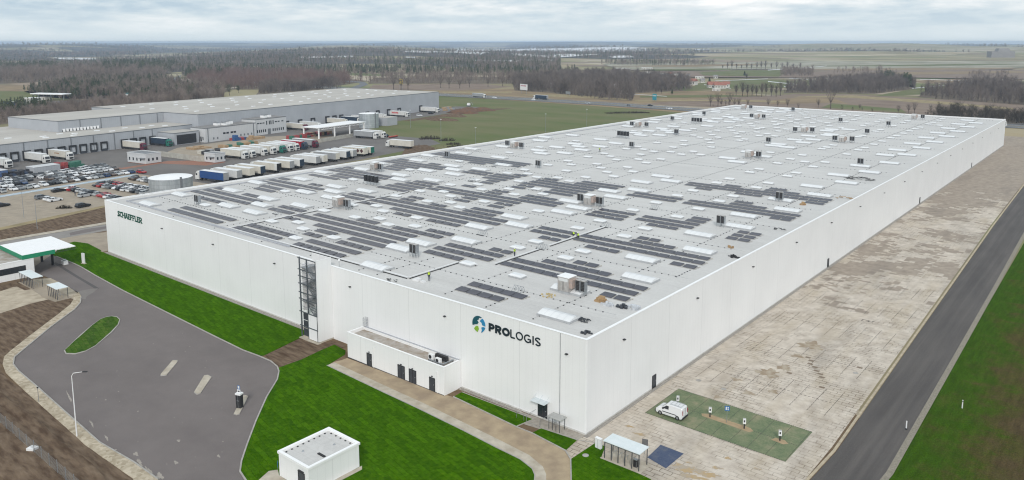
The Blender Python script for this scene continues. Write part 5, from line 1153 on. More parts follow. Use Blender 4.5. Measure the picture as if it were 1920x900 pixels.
for t in [-40, -29.5, -18.5, -7, 4.2, 14.7, 25.5, 36.4, 47, 57.3, 67.8]:
    MB().box(.004, t-.16, 0, .2, t+.16, 8.1).build('pilaster', M_edge, gw)
for t in [44.5, 55.5, 66.5, 77.5, 88]: MB().box(-23.99, t-.15, 8.5, -23.8, t+.15, 13.7).build('pilaster', M_edge, gw)
def dock(t, x=0, zt=4.6, w_=1.75):
    d = MB().box(x+.004, t-w_, .6, x+.55, t-w_+.45, zt).box(x+.004, t+w_-.45, .6, x+.55, t+w_, zt).box(x+.004, t-w_+.452, zt-.85, x+.55, t+w_-.452, zt)
    o = d.build('dock_shelter', M_black, gw)
    MB().box(x+.005, t-w_+.46, 1.2, x+.12, t+w_-.46, zt-.86).build('dock_door', mat('dock_door_grey', (.50, .52, .55), (.46, .48, .5), 1, .5), o)
    MB().box(x+.005, t-w_+.3, .02, x+.5, t+w_-.3, 1.18).build('dock_bumper', M_dgrey, o)
for t in [-41.6, -36.4, -31.2, -26, -20.8, -15.6, -10.4, -5.2, 0, 5.2, 10.4, 15.6, 20.8, 26, 31, 36.2, 41.4, 52, 57, 62.1, 67.6]: dock(t)
for t in [155, 166, 177, 190, 196.5, 203, 229, 240, 252, 264, 290]: dock(t, 5, 5.0)
for k in range(11): MB().box(-23.99, 35.6+1.75*k, 8.6, -23.4, 36.6+1.75*k, 10.0).build('wall_duct', M_trim, gw)
for k in range(11): MB().box(-23.995, 35.3+1.75*k, 8.5, -23.9, 36.95+1.75*k, 9.5).build('wall_window', M_glass, gw)
# windows and doors of the office blocks
def owin(x, t, z, w_, h, m=M_glass): 
    o = MB().box(x+.004, t-w_/2, z, x+.06, t+w_/2, z+h).build('window', m, gw); return o
for t in (99, 101.2, 104, 106): owin(17, t, 3.4, 1.6, .95)
for t in (92, 94.5, 110, 112.5, 115, 117.5): owin(17, t, 1.2, .9, 1.1, M_edge)
for t in (123.2, 125.2, 127.2, 136.5, 138.6, 141.5): owin(16, t, 6.5, 1.5, .6)
for t in (129.6, 131.6, 132.8, 134.4): owin(16, t, 5.6, .7, 2.2)
for t in (122.6, 124.1, 125.5, 127, 128.5, 134.2, 135.7, 137.2, 138.8, 140.4, 142): owin(16, t, 1.5, .75, 1.6)
MB().box(16.004, 130.2, .1, 16.06, 132.4, 3.2).build('door', M_edge, gw)
for t in (88.5, 119): MB().box(17.004, t-.2, 0, 17.2, t+.2, 7.4).build('downpipe', M_edge, gw)
MB().box(14.5, 86.99, 1.2, 15.2, 86.94, 3).box(12.8, 86.99, .5, 13.8, 86.94, 3).build('side_window', M_glass, gw)
# small skylights of the grey roofs
gsk = MB().box(-1.35, -.6, 0, 1.35, .6, .36, (.15, .15)).mesh('dome', M_dome)
random.seed(5); cnt = 0
for row, x in enumerate((-12, -28, -45, -62, -78)):
    for col in range(11):
        t = 103+19.5*col+(row % 2)*6+random.uniform(-3, 3)
        p = LW(t, x+random.uniform(-2, 2)); cnt += 1
        a = link('flat_skylight', gsk, None, (*p, 14.06), ANG+PI/2)
        tag(a, 'low white dome on the tall grey hall, %s along, %s row back' % (ordn(col+1), ordn(row+1)), 'skylight', 'low domes on the grey roof')
for k, (t, x) in enumerate(((18, -7), (20, -13), (30, -5), (34.5, -12), (47, -14), (50, -6), (62, -14), (67, -7), (76, -12), (79, -5), (30, -17), (8, -20))):
    a = link('flat_skylight', gsk, None, (*LW(t, x), 8.47), ANG+PI/2); tag(a, 'low white dome on the dock roof, %s from its car park end' % ordn(k+1), 'skylight', 'low domes on the dock roof')
random.seed(9)
for k in range(7):
    a = MB().box(-1.6, -1.0, 0, 1.6, 1.0, random.uniform(.8, 1.5)).build('roof_unit', M_trim, None, (*LW(100+k*3.2 if k < 4 else 124+k*2, 10.5+random.uniform(-2, 2)), 7.67 if k < 4 else 9.27), ANG)
    MB().box(-1.2, -.7, 1.5, 1.2, .7, 1.8).build('fan', M_steel, a); tag(a, 'pale ventilation box on the office roof, %s from the porch' % ordn(k+1), 'roof unit', 'ventilation boxes on the office roof')
# tanks
def tank(loc, r, h, label):
    t_ = thing('water_tank', label, 'tank', loc)
    mb = MB(); n = 40
    for k in range(n):
        a, b2 = 2*PI*k/n, 2*PI*(k+1)/n; mb.quad((r*math.cos(a), r*math.sin(a), 0), (r*math.cos(b2), r*math.sin(b2), 0), (r*math.cos(b2), r*math.sin(b2), h), (r*math.cos(a), r*math.sin(a), h))
    m, nt, b = nodes('tank_steel'); b.inputs['Metallic'].default_value = .45; b.inputs['Roughness'].default_value = .45
    p = pos(nt, (1, 1, 1), True); br = N(nt, 'ShaderNodeTexBrick'); s = N(nt, 'ShaderNodeSeparateXYZ'); nt.links.new(p, s.inputs[0])
    cbn = N(nt, 'ShaderNodeCombineXYZ'); at = mth(nt, 'MULTIPLY', mth(nt, 'ARCTAN2', s.outputs[1], s.outputs[0]), r); nt.links.new(at, cbn.inputs[0]); nt.links.new(s.outputs[2], cbn.inputs[1])
    nt.links.new(cbn.outputs[0], br.inputs['Vector']); br.inputs['Scale'].default_value = 1; br.inputs['Brick Width'].default_value = 2.3; br.inputs['Row Height'].default_value = 1.2; br.inputs['Mortar Size'].default_value = .04
    br.inputs['Color1'].default_value = (.40, .44, .46, 1); br.inputs['Color2'].default_value = (.50, .54, .56, 1); br.inputs['Mortar'].default_value = (.25, .27, .29, 1)
    nt.links.new(mixc(nt, .35, br.outputs[0], ramp(nt, noise(nt, pos(nt, (1, 1, .15), True), 1.2, 5), [(.35, (.25, .28, .3)), (.65, (.6, .63, .65))])), b.inputs['Base Color'])
    mb.build('shell', m, t_)
    MB().cyl(0, 0, h, h+.55, r+.05, 40, .3).build('roof', M_trim, t_)
    MB().box(r-.1, -.3, 0, r+.25, .3, h+.6).build('ladder', M_edge, t_) if r > 5 else None
    return t_
tank((*G(323, 381), 0), 6.7, 8.9, 'round steel tank with white roof beside the parked cars')
tank((*G(692, 239), 0), 6.1, 8.9, 'round steel tank with white roof beyond the white lorry shelter')
pm = thing('pump_house', 'grey windowless pump building joined to the far round tank', 'building', (*LW(197.5, 44), 0), ANG); MB().box(-3.5, 1, 0, 4, 11, 5.2).build('wall', M_gw, pm); MB().box(-3.5, 1, 5.203, 4, 11, 5.3).build('roof', M_groof, pm)
# lorry shelter
lc = thing('lorry_shelter', 'large flat white roof on white columns in the logistics yard', 'canopy', (*LW(147, 52), 0), ANG)
MB().box(-6.2, -19.5, 5.9, 6.2, 19.5, 6.25).build('roof', M_trim, lc)
for x in (-5.6, 5.6):
    for y in (-18.5, -6.2, 6.2, 18.5): MB().box(x-.3, y-.3, 0, x+.3, y+.3, 5.897).build('column', M_trim, lc)
tr = MB()
for x in (-5.9, 5.9):
    for k in range(24): tr.bar((x, -19.2+1.6*k, 5.0+.75*(k % 2)), (x, -17.6+1.6*k, 5.0+.75*((k+1) % 2)), .07)
    tr.bar((x, -19.2, 4.95), (x, 19.2, 4.95), .09)
tr.build('truss', M_trim, lc)
# gatehouses
def gatehouse(t, s, w_, l, h, label):
    g = thing('gatehouse', label, 'building', (*LW(t, s), 0), ANG)
    MB().box(-w_/2, -l/2, .3, w_/2, l/2, h).build('wall', M_gw2, g); MB().box(-w_/2, -l/2, 0, w_/2, l/2, .3).build('plinth', mat('brick_red', (.26, .12, .09), (.2, .1, .08), 2, .9), g)
    MB().box(-w_/2+.3, -l/2+.3, h+.002, w_/2-.3, l/2-.3, h+.05).build('roof', M_edge, g)
    MB().box(-w_/2-.1, -l/2-.1, h+.003, w_/2+.1, -l/2+.298, h+.35).box(-w_/2-.1, l/2-.298, h+.003, w_/2+.1, l/2+.1, h+.35).box(w_/2-.298, -l/2+.3, h+.003, w_/2+.1, l/2-.3, h+.35).box(-w_/2-.1, -l/2+.3, h+.003, -w_/2+.298, l/2-.3, h+.35).build('parapet', M_gw2, g)
    for q in range(3): MB().box(w_/2+.004, -l/2+1+2*q, 1.4, w_/2+.06, -l/2+1.8+2*q, 2.6).build('window', M_glass, g)
    for q in range(4): MB().box(-w_/2+1.2+2.6*q, -l/2-.06, 1.3, -w_/2+2+2.6*q, -l/2-.004, 2.6).build('window', M_glass, g) if -w_/2+2+2.6*q < w_/2 else None
    MB().box(w_/2-3.4, -l/2-1.2, 2.6, w_/2-.2, -l/2-.1, 2.8).build('porch_roof', M_edge, g)
    return g
gatehouse(28.5, 50.5, 13, 7.5, 4.3, 'small white gatehouse on red paving between car park and docks'); gatehouse(45, 76.5, 7, 5.5, 4.0, 'smaller white gatehouse at the end of the concrete wall')
# walls
def wallthing(pts, h, label, m, name='concrete_wall'):
    mb = MB()
    for (a, b2) in zip(pts[:-1], pts[1:]):
        p, q = LW(*a), LW(*b2); dx, dy = q[0]-p[0], q[1]-p[1]; L = math.hypot(dx, dy); nx, ny = -dy/L*.1, dx/L*.1
        mb.prism([(p[0]-nx, p[1]-ny), (q[0]-nx, q[1]-ny), (q[0]+nx, q[1]+ny), (p[0]+nx, p[1]+ny)], 0, h)
    o = mb.build(name, m); tag(o, label, 'wall'); return o
M_cw = mat('stained_concrete', (.46, .45, .40), (.36, .34, .30), .5, .9, obj=False, detail=8)
wallthing([(44, 38), (42, 69.5), (44.2, 73.5)], 2.4, 'pale panelled concrete wall beside the gatehouses', M_cw); wallthing([(118.2, 68.6), (144.4, 67.6)], 2.0, 'low concrete wall behind the grey lorry', M_cw)
# containers, crates and stacks of the yards
def crate_stack(t, s, label, cols, n, w_, l, h, rows=2, nm='crate_stack', cat='crates', rz=0):
    r = thing(nm, label, cat, (*LW(t, s), .06), ANG+rz)
    random.seed(int(t*3+s)); k = 0
    for i in range(n):
        for j in range(rows):
            for q in range(random.choice((1, 1, 2, 2))):
                m = mat('crate_'+cols[(i+j) % len(cols)], *CC[cols[(i+j) % len(cols)]], 1, .7)
                MB().box(-w_/2+j*(w_+.15)-w_/2, i*(l+.1)-n*l/2, q*h*1.01, w_/2+j*(w_+.15)-w_/2, i*(l+.1)+l-n*l/2, q*h*1.01+h*.96).build('crate', m, r)
CC = {'red': ((.35, .07, .07), (.28, .06, .06)), 'green': ((.04, .17, .12), (.05, .14, .1)), 'blue': ((.03, .09, .25), (.04, .1, .22)), 'wood': ((.42, .29, .17), (.32, .22, .13)), 'navy': ((.03, .05, .09), (.05, .07, .12)), 'pale': ((.55, .52, .46), (.45, .43, .38)), 'black': ((.03, .03, .035), (.05, .05, .055)), 'grey': ((.25, .26, .28), (.32, .33, .34))}
crate_stack(0.5, 35, 'red mesh crates in front of the docked lorries', ['red', 'red'], 2, 2.2, 1.6, 1.3)
crate_stack(5.5, 36.5, 'green mesh crates beside the red ones', ['green', 'green'], 3, 2.2, 1.8, 1.2)
crate_stack(-17, 33, 'dark stacked pallets and tyres behind the parked cars', ['black', 'navy', 'black'], 9, 2.4, 1.4, .8, 3)
crate_stack(103, 23, 'red and blue crates against the office block', ['red', 'blue', 'blue'], 4, 2.2, 2, 1.4)
crate_stack(111, 27, 'stacked wooden pallets by the office door', ['wood'], 5, 2.4, 1.8, 1.2)
crate_stack(84, 45, 'long row of wooden pallets in the storage yard', ['wood', 'wood', 'green'], 9, 2.6, 2.2, 1.0)
crate_stack(124, 46, 'red and green crates before the lorry shelter', ['red', 'green', 'red'], 7, 2.2, 1.8, 1.1)
crate_stack(140, 44, 'wooden and dark stock under the white lorry shelter', ['wood', 'black', 'red'], 9, 3, 2, .9)
crate_stack(70, 33, 'flat wooden stacks beside the office wall', ['wood'], 5, 3, 2, .5)
crate_stack(64, 52, 'low pale and dark goods behind the concrete wall', ['pale', 'black', 'grey'], 6, 3, 2.4, .8)
crate_stack(312, 14, 'low brown containers at the end of the grey warehouse', ['grey', 'wood'], 4, 3, 3, 1.2)
bc = thing('storage_container', 'long blue container shed with pale roof beside the car park', 'container', (*LW(-31, 33), 0), ANG); MB().box(-3, -13, 0, 3, 10, 2.5).build('wall', mat('container_blue', (.06, .12, .28), (.12, .18, .32), 1.5, .6), bc); MB().box(-3.1, -13.1, 2.503, 3.1, 10.1, 2.65).build('roof', M_gw2, bc)
bc = thing('storage_container', 'grey flat container shed between dark stacks and red crates', 'container', (*LW(-7, 36), 0), ANG); MB().box(-3, -5.5, 0, 3, 5, 2.4).build('wall', M_gw, bc); MB().box(-3.1, -5.6, 2.403, 3.1, 5.1, 2.5).build('roof', M_gw2, bc)
# ------------------------------------------------------------------ cars
M_tyre = mat('tyre', (.02, .02, .02), (.03, .03, .03), 3, .8)
CAR = {'white': (.72, .73, .74), 'silver': (.42, .44, .45), 'grey': (.16, .17, .18), 'black': (.018, .019, .022), 'red': (.33, .02, .025), 'blue': (.03, .06, .14), 'brown': (.10, .07, .055), 'beige': (.48, .46, .40)}
_cm = {}
def car_mesh(style):
    """style: hatchback, estate or saloon; x forward"""
    L = {'hatchback': 4.0, 'estate': 4.6, 'saloon': 4.6}[style]; W = .88; h = {'hatchback': 1.48, 'estate': 1.56, 'saloon': 1.42}[style]
    f = L/2
    low = [(-f, .35), (-f+.05, .85 if style != 'saloon' else .92), (-f+.15, .98), (f*.42, .95), (f-.25, .78), (f-.02, .62), (f, .32), (f-.3, .2), (-f+.2, .2)]
    b = MB(); n = len(low)
    for y, s in ((-W, .96), (-W+.06, 1), (W-.06, 1), (W, .96)):
        for (x, z) in low: b.v.append((x*s if abs(y) > W-.01 else x, y, z if abs(y) < W-.01 or z < .9 else z-.05))
    for q in range(3):
        for i in range(n): j = (i+1) % n; b.f.append((q*n+i, (q+1)*n+i, (q+1)*n+j, q*n+j))
    b.f += [tuple(range(n)), tuple(range(4*n-1, 3*n-1, -1))]
    rb = {'hatchback': -f+.35, 'estate': -f+.3, 'saloon': -f+1.1}[style]; bb = {'hatchback': -f+.12, 'estate': -f+.1, 'saloon': -f+.55}[style]
    g = MB(); wf, wr = f*.42-.05, f*.42-.95
    lo = [(bb, .93), (wf, .93)]; up_ = [(rb, h-.07), (wr, h-.07)]
    def ring(xa, xb, y, z): return [(xa, -y, z), (xb, -y, z), (xb, y, z), (xa, y, z)]
    A, B = ring(bb, wf, W-.07, .93), ring(rb+.05, wr, W-.22, h-.08); g.v += A+B
    g.f += [(0, 1, 5, 4), (1, 2, 6, 5), (2, 3, 7, 6), (3, 0, 4, 7), (4, 5, 6, 7)]
    r = MB(); C_, D = ring(rb, wr+.06, W-.2, h-.078), ring(rb+.2, wr-.1, W-.3, h); r.v += C_+D; r.f += [(0, 1, 5, 4), (1, 2, 6, 5), (2, 3, 7, 6), (3, 0, 4, 7), (4, 5, 6, 7), (3, 2, 1, 0)]
    # pillars
    for sy in (-1, 1):
        for (xa, xb) in ((wf-.02, wr), ((bb+wf)/2, (rb+wr)/2), (bb+.08, rb+.12)): r.bar((xa, sy*(W-.065), .93), (xb, sy*(W-.205), h-.07), .05)
    return b, g, r
def get_car(style, col):
    k = (style, col)
    if k in _cm: return _cm[k]
    b, g, r = car_mesh(style); m = mat('paint_'+col, CAR[col], tuple(v*.95 for v in CAR[col]), 1, .25, spec=.5)
    whl = _cm.setdefault('w', MB().cyl(0, .32, -.1, .1, .32, 12, axis='y').mesh('wheel', M_tyre))
    _cm[k] = (b.mesh('body', m), g.mesh('windows', M_glass), r.mesh('roof', m), whl, .62*{'hatchback': 4, 'estate': 4.6, 'saloon': 4.6}[style]/2); return _cm[k]
def car(loc, rz, style, col, label, group=None, z=.06):
    b, g, r, wm, wx = get_car(style, col)
    c = thing('parked_car' if group else 'car', label, 'car', (loc[0], loc[1], z), rz, group)
    link('body', b, c); link('windows', g, c); link('roof', r, c)
    for sx in (-1, 1):
        for sy in (-1, 1): link('wheel', wm, c, (sx*wx, sy*.8, 0))
    return c
mixcol = ['white', 'silver', 'white', 'grey', 'black', 'silver', 'white', 'grey', 'blue', 'white', 'silver', 'black', 'grey', 'white', 'black', 'white', 'silver', 'silver', 'white', 'grey', 'brown']
random.seed(21); used_lab = set()
def lot_row(name, pts, n, along, cols=None, st=None, rz0=0):
    """a row of cars between two (t,s) places; along 's' or 't' is the car's axis"""
    (t0, s0), (t1, s1) = pts
    cn = 0
    for k in range(n):
        if n > 12 and random.random() < .13: continue
        cn += 1; f = k/max(1, n-1); p = LW(t0+(t1-t0)*f+random.uniform(-.15, .15), s0+(s1-s0)*f+random.uniform(-.2, .2))
        col = cols[k % len(cols)] if cols else random.choice(mixcol); sty = st or random.choice(['hatchback', 'hatchback', 'estate', 'saloon'])
        flip = random.choice((0, PI)) if along == 's' else random.choice((0, 0, PI))
        a = ANG+(0 if along == 's' else PI/2)+flip+R(random.uniform(-1.5, 1.5))
        lab = '%s %s, %s %s' % (col, sty, ordn(cn), name)
        car(p, a, sty, col, lab, 'cars parked in the logistics car park')
RWA = 'along the row touching the blue walkway'
lot_row('in the near end group beside the blue walkway', ((-40.5, 70), (-40.4, 70)), 1, 's', ['silver'])
lot_row('in the four car group beside the blue walkway', ((-36.3, 69.4), (-29.6, 70.4)), 4, 's', ['white', 'grey', 'silver', 'white'])
lot_row('in the long group beside the blue walkway', ((-25.7, 69.7), (-9.6, 70.3)), 8, 's', ['white', 'black', 'black', 'silver', 'brown', 'white', 'black', 'white'])
lot_row('in the far group beside the blue walkway', ((-7.6, 71), (7.5, 71.6)), 7, 's', ['silver', 'grey', 'blue', 'brown', 'silver', 'white', 'blue'])
car(LW(9.8, 75.8), ANG+R(8), 'hatchback', 'red', 'red hatchback alone at the gatehouse end of the blue walkway', 'cars parked in the logistics car park')
lot_row('in the second row behind the blue walkway', ((-45, 59.8), (9.5, 58.2)), 23, 's')
lot_row('in the third row behind the blue walkway', ((-42.5, 54.6), (9.5, 53.2)), 22, 's')
lot_row('in the last long row by the containers', ((-26.9, 47.6), (12, 46.6)), 16, 's')
lot_row('in the row nearest the white hall, first line', ((-15.7, 88), (-16.2, 117)), 11, 't', ['black', 'red', 'silver', 'grey', 'white', 'black', 'white', 'white', 'black', 'grey', 'silver'])
lot_row('in the row nearest the white hall, second line', ((-10.6, 86.8), (-11.3, 112)), 10, 't', ['silver', 'black', 'red', 'red', 'grey', 'white', 'white', 'grey', 'white', 'silver'])
lot_row('in the short line beside the round tank', ((-.4, 85.9), (-1.2, 100)), 6, 't', ['black', 'brown', 'silver', 'white', 'grey', 'white'])
lot_row('in the detached line towards the lamp post', ((-25.2, 86.2), (-25.8, 100.8)), 7, 't', ['white', 'red', 'black', 'silver', 'silver', 'grey', 'black'])
lot_row('in the cluster by the hall corner', ((-26.2, 105), (-27.2, 118)), 6, 't', ['silver', 'red', 'red', 'white', 'grey', 'black'])
for (t, s), st_, c_2, l in (((-29.4, 86), 'saloon', 'black', 'black saloon alone just below the blue walkway'), ((-39.2, 93.6), 'estate', 'grey', 'dark grey estate beside two white cars on open paving'), ((-39.4, 98.7), 'hatchback', 'white', 'white hatchback in the middle of three on open paving'), ((-39.4, 101.6), 'saloon', 'white', 'white saloon last of three on open paving'), ((-29.9, 103), 'estate', 'silver', 'silver estate next to a standing man in the car park'), ((-40.2, 119), 'estate', 'black', 'black estate alone by the ploughed strip'), ((-53, 95.6), 'saloon', 'black', 'black saloon at the near edge of the car park')):
    car(LW(t, s), ANG+PI/2+R(random.uniform(-4, 4)), st_, c_2, l, 'cars parked in the logistics car park')
person((*LW(-31, 99), .06), R(40), 'man in dark clothes standing between cars in the car park', vest=False, helmet=False)
person((*LW(71, 117), .06), R(120), 'man in dark clothes beside the trailers in the lorry yard', vest=False, helmet=False)
# ------------------------------------------------------------------ lorries
TC = {'white': (.66, .66, .64), 'cream': (.62, .59, .52), 'blue': (.02, .07, .22), 'grey': (.33, .34, .35), 'red': (.36, .015, .03), 'green': (.02, .16, .12), 'maroon': (.12, .02, .04), 'dark': (.03, .05, .08), 'black': (.02, .02, .022)}
_tm = {}
def tmesh(kind_, col):
    k = (kind_, col)
    if k in _tm: return _tm[k]
    m = mat('lorry_'+col, TC[col], tuple(v*.86 for v in TC[col]), .5, .5)
    if kind_ == 'trailer': o = MB().box(-13.4, -1.27, 1.15, 0, 1.27, 3.95).mesh('trailer', m)
    elif kind_ == 'top': o = MB().box(-13.42, -1.29, 3.953, .02, 1.29, 4.02).mesh('trailer_roof', mat('trailer_roof', (.76, .77, .78), (.7, .71, .72), .4, .5))
    elif kind_ == 'cab':
        pr = [(.5, .45), (.5, 3.0), (.7, 3.3), (1.3, 3.65), (1.7, 3.6), (2.35, 3.0), (2.75, 1.9), (2.8, .45)]; o = MB(); n = len(pr)
        for y, s in ((-1.22, .06), (-1.12, 0), (1.12, 0), (1.22, .06)):
            for (x, z) in pr: o.v.append((x-(s if x > 2 else 0), y, z-s))
        for q in range(3):
            for i in range(n): j = (i+1) % n; o.f.append((q*n+i, q*n+j, (q+1)*n+j, (q+1)*n+i)[::-1])
        o.f += [tuple(range(n)), tuple(range(4*n-1, 3*n-1, -1))]; o = o.mesh('cab', m)
    elif kind_ == 'doors': o = MB().box(-13.5, -1.2, 1.2, -13.405, -.03, 3.9).box(-13.5, .03, 1.2, -13.405, 1.2, 3.9).mesh('rear_doors', m)
    _tm[k] = o; return o
scr = MB(); scr.quad((2.38, -1.0, 2.97), (2.77, -1.0, 1.95), (2.77, 1.0, 1.95), (2.38, 1.0, 2.97)).box(1.5, -1.24, 1.95, 2.3, -1.222, 2.7).box(1.5, 1.222, 1.95, 2.3, 1.24, 2.7)
scr = scr.mesh('windscreen', M_glass); chs = MB().box(-13.2, -.55, .75, 2.3, .55, 1.1).box(-9, -1.2, .45, -5.2, -1.05, 1.0).box(-9, 1.05, .45, -5.2, 1.2, 1.0).mesh('chassis', M_dgrey)
grl = MB().box(2.805, -.9, .7, 2.84, .9, 1.5).mesh('grille', M_black)
tw_ = MB().cyl(0, .5, -.16, .16, .5, 14, axis='y').mesh('wheel', M_tyre)
def lorry(t, s, head, tc, cc, label, rear='grey', group='lorries parked in the logistics yard', loc=None, rz=None, z=.06, tractor=True):
    r = thing('semi_trailer_lorry' if tractor else 'parked_trailer', label, 'lorry' if tractor else 'trailer', (*(loc or LW(t, s)), z), (ANG+(0 if head == 'out' else PI)) if rz is None else rz, group)
    off = (6, 0, 0)
    parts = [('trailer', tmesh('trailer', tc)), ('trailer_roof', tmesh('top', 'white')), ('rear_doors', tmesh('doors', rear)), ('chassis', chs)]
    if tractor: parts += [('cab', tmesh('cab', cc)), ('windscreen', scr), ('grille', grl)]
    for n_, me in parts: link(n_, me, r, off)
    for x in ((-11.6, -10.3, -9.0)+((-.6, 1.5) if tractor else ())):
        for y in (-1.05, 1.05): link('wheel', tw_, r, (x+6, y, 0))
    return r
LG = 'lorries parked with rears towards the white hall'
for t, tc, cc, rr_, l in [(12, 'blue', 'white', 'grey', 'lorry with blue curtain sides and white cab, first in line'), (18.3, 'white', 'white', 'grey', 'white lorry just behind the blue sided one'), (24.4, 'cream', 'white', 'cream', 'cream box lorry third in line with cream rear'),
 (29.8, 'cream', 'white', 'dark', 'cream lorry fourth in line, half hidden with dark rear'), (38.2, 'cream', 'white', 'black', 'cream lorry with one rear door swung open'), (45.2, 'cream', 'white', 'grey', 'cream lorry sixth in line before the yard bend'), (50.8, 'white', 'white', 'dark', 'white lorry seventh in line with dark rear'),
 (60.2, 'white', 'white', 'grey', 'white short looking lorry after the first gap'), (64.6, 'white', 'white', 'cream', 'white lorry beside the yellow cab'), (72.2, 'grey', 'white', 'cream', 'silver grey tarpaulin trailer with pale rear doors'), (79, 'white', 'white', 'dark', 'white lorry with dark rear beyond the grey trailer'),
 (83.4, 'white', 'blue', 'grey', 'white lorry behind the one with dark rear'), (91, 'cream', 'white', 'cream', 'cream lorry with brown diamond pattern on its side'), (95.6, 'cream', 'white', 'green', 'cream lorry with green stripe near its rear')]:
    r = lorry(t, 116.5, 'in', tc, cc, l, rr_, LG)
    if 'diamond' in l:
        dm = MB()
        for k in range(3):
            x = -1.2-2.3*k; dm.quad((x-1.0, 1.275, 2.6), (x, 1.275, 3.6), (x+1.0, 1.275, 2.6), (x, 1.275, 1.6))
        for k in range(3):
            x = -1.2-2.3*k; dm.quad((x-1.0+0, 1.275, 2.6), (x, 1.275, 1.6), (x+1.0, 1.275, 2.6), (x, 1.275, 3.6)) if False else None
        d2 = dm.build('diamond_pattern', mat('diamond_brown', (.07, .03, .03), (.1, .04, .04), 1, .5), r)
    if 'green stripe' in l: MB().box(-5.2, 1.273, 1.3, -3.2, 1.29, 3.9).build('green_stripe', mat('stripe_green', (.03, .2, .06), (.04, .22, .07), 1, .5), r)
    if 'swung open' in l: MB().box(-7.5, 1.3, 1.2, -6.2, 1.36, 3.9).build('open_door', mat('lorry_white', TC['white']), r)
yc = thing('yellow_tractor', 'small yellow cab standing behind the white lorries', 'vehicle', (*LW(68.6, 110), .06), ANG); MB().box(-1.6, -1, .5, 1.4, 1, 1.6).box(-1.2, -.9, 1.603, .6, .9, 2.5, (.25, .1)).build('body', mat('machine_yellow', (.55, .33, .02), (.5, .3, .02), 1, .5), yc)
for x in (-1, 1):
    for y in (-1.05, 1.05): link('wheel', tw_, yc, (x, y, 0))
LG2 = 'lorries parked facing the yard road'
for t, tc, cc, l in [(57.3, 'cream', 'white', 'cream ribbed lorry closest to the small gatehouse facing the yard'), (61.5, 'white', 'white', 'white lorry tucked behind the cream ribbed one'), (68.6, 'white', 'white', 'white lorry third in the upper line'), (74, 'cream', 'white', 'cream lorry fourth in the upper line'), (80, 'white', 'green', 'white lorry with a green cab'),
 (84.5, 'white', 'white', 'white lorry with stripe beside the green cab'), (88.6, 'white', 'white', 'white lorry before the red one'), (94.2, 'red', 'dark', 'red sided lorry with dark cab'), (101.6, 'grey', 'maroon', 'grey sided lorry with maroon cab')]:
    lorry(t, 74, 'out', tc, cc, l, 'grey', LG2)
lorry(143.9, 77.5, 'out', 'grey', 'white', 'grey sided lorry with white cab beside the low concrete wall'); lorry(149, 78.5, 'out', 'white', 'white', 'white lorry hidden behind the grey sided one by the wall')
lorry(122.7, 119, 'in', 'cream', 'white', 'single cream white lorry alone on the far corner of the yard', 'cream')
LG3 = 'lorries backed into loading docks'
for t, s, tc, cc, l in [(5.2, 8, 'white', 'white', 'white lorry at the dock left of the brown lettered one'), (15.6, 8, 'cream', 'white', 'cream lorry with faint lettering at the dock by the red crates'), (-10.4, 8, 'white', 'white', 'white lorry cut by the picture edge at a dock'), (52, 8, 'cream', 'maroon', 'cream lorry with maroon cab at the dock by the window'), (67.6, 6, 'dark', 'green', 'dark lorry with green cab beside the grey porch'),
 (155, 13.5, 'cream', 'maroon', 'cream lorry with maroon cab beside the office block'), (166, 13.5, 'white', 'white', 'white lorry at the tall hall next to the maroon cab'), (190, 13.5, 'cream', 'cream', 'cream lorry behind the white lorry shelter'), (203, 13.5, 'dark', 'white', 'dark blue lorry at the tall hall behind the shelter'), (212, 14, 'white', 'white', 'white lorry at the tall hall beside the far tank'),
 (229, 13.5, 'white', 'white', 'white lorry just beyond the far tank'), (252, 14.5, 'white', 'white', 'white lorry with red lettering at the tall hall'), (290, 13.5, 'white', 'white', 'white lorry at the last dock of the tall hall')]:
    r = lorry(t, s, 'out', tc, cc, l, 'grey', LG3)
    if 'red lettering' in l: MB().box(-5.5, -1.29, 2.2, .5, -1.275, 3.3).build('red_lettering', mat('red_letters', (.5, .03, .03), (.6, .3, .3), 1.4, .5), r)
    if 'faint lettering' in l: MB().box(-2.5, -1.29, 2.4, 1.5, -1.275, 3.0).build('faint_lettering', mat('brown_letters', (.35, .2, .12), (.5, .4, .3), 1.4, .5), r)
car(LW(262, 25), ANG, 'estate', 'white', 'white van like estate beyond the red lettered lorry', 'cars parked by the tall hall'); car(LW(280, 22), ANG+1, 'hatchback', 'black', 'black hatchback near the last dock', 'cars parked by the tall hall')
# farm tractor with red implement
ft = thing('farm_tractor', 'blue grey farm tractor at the edge of the lorry yard', 'tractor', (*G(721, 257), .05), ANG)
MB().box(-.6, -.5, .9, 2.0, .5, 1.7).build('bonnet', mat('tractor_blue', (.06, .11, .16), (.07, .12, .18), 1, .5), ft); MB().box(-1.5, -.8, .9, -.1, .8, 2.8, (.15, .1)).build('cab', M_glass, ft)
for x, r_ in ((-1.0, .9), (1.5, .6)):
    for y in (-.95, .95): MB().cyl(x, r_, y-.2, y+.2, r_, 14, axis='y').build('wheel', M_tyre, ft)
fi = thing('red_implement', 'red farm implement standing beside the farm tractor', 'implement', (*G(737, 258), .05), ANG); MB().box(-.5, -3.5, .5, .8, 3.5, .9).box(-1.5, -.2, .5, -.5, .2, .8).build('frame', mat('implement_red', (.45, .05, .02), (.4, .05, .02), 1, .5), fi); MB().box(-.3, -3.3, 0, .6, 3.3, .495).build('tines', M_dgrey, fi)
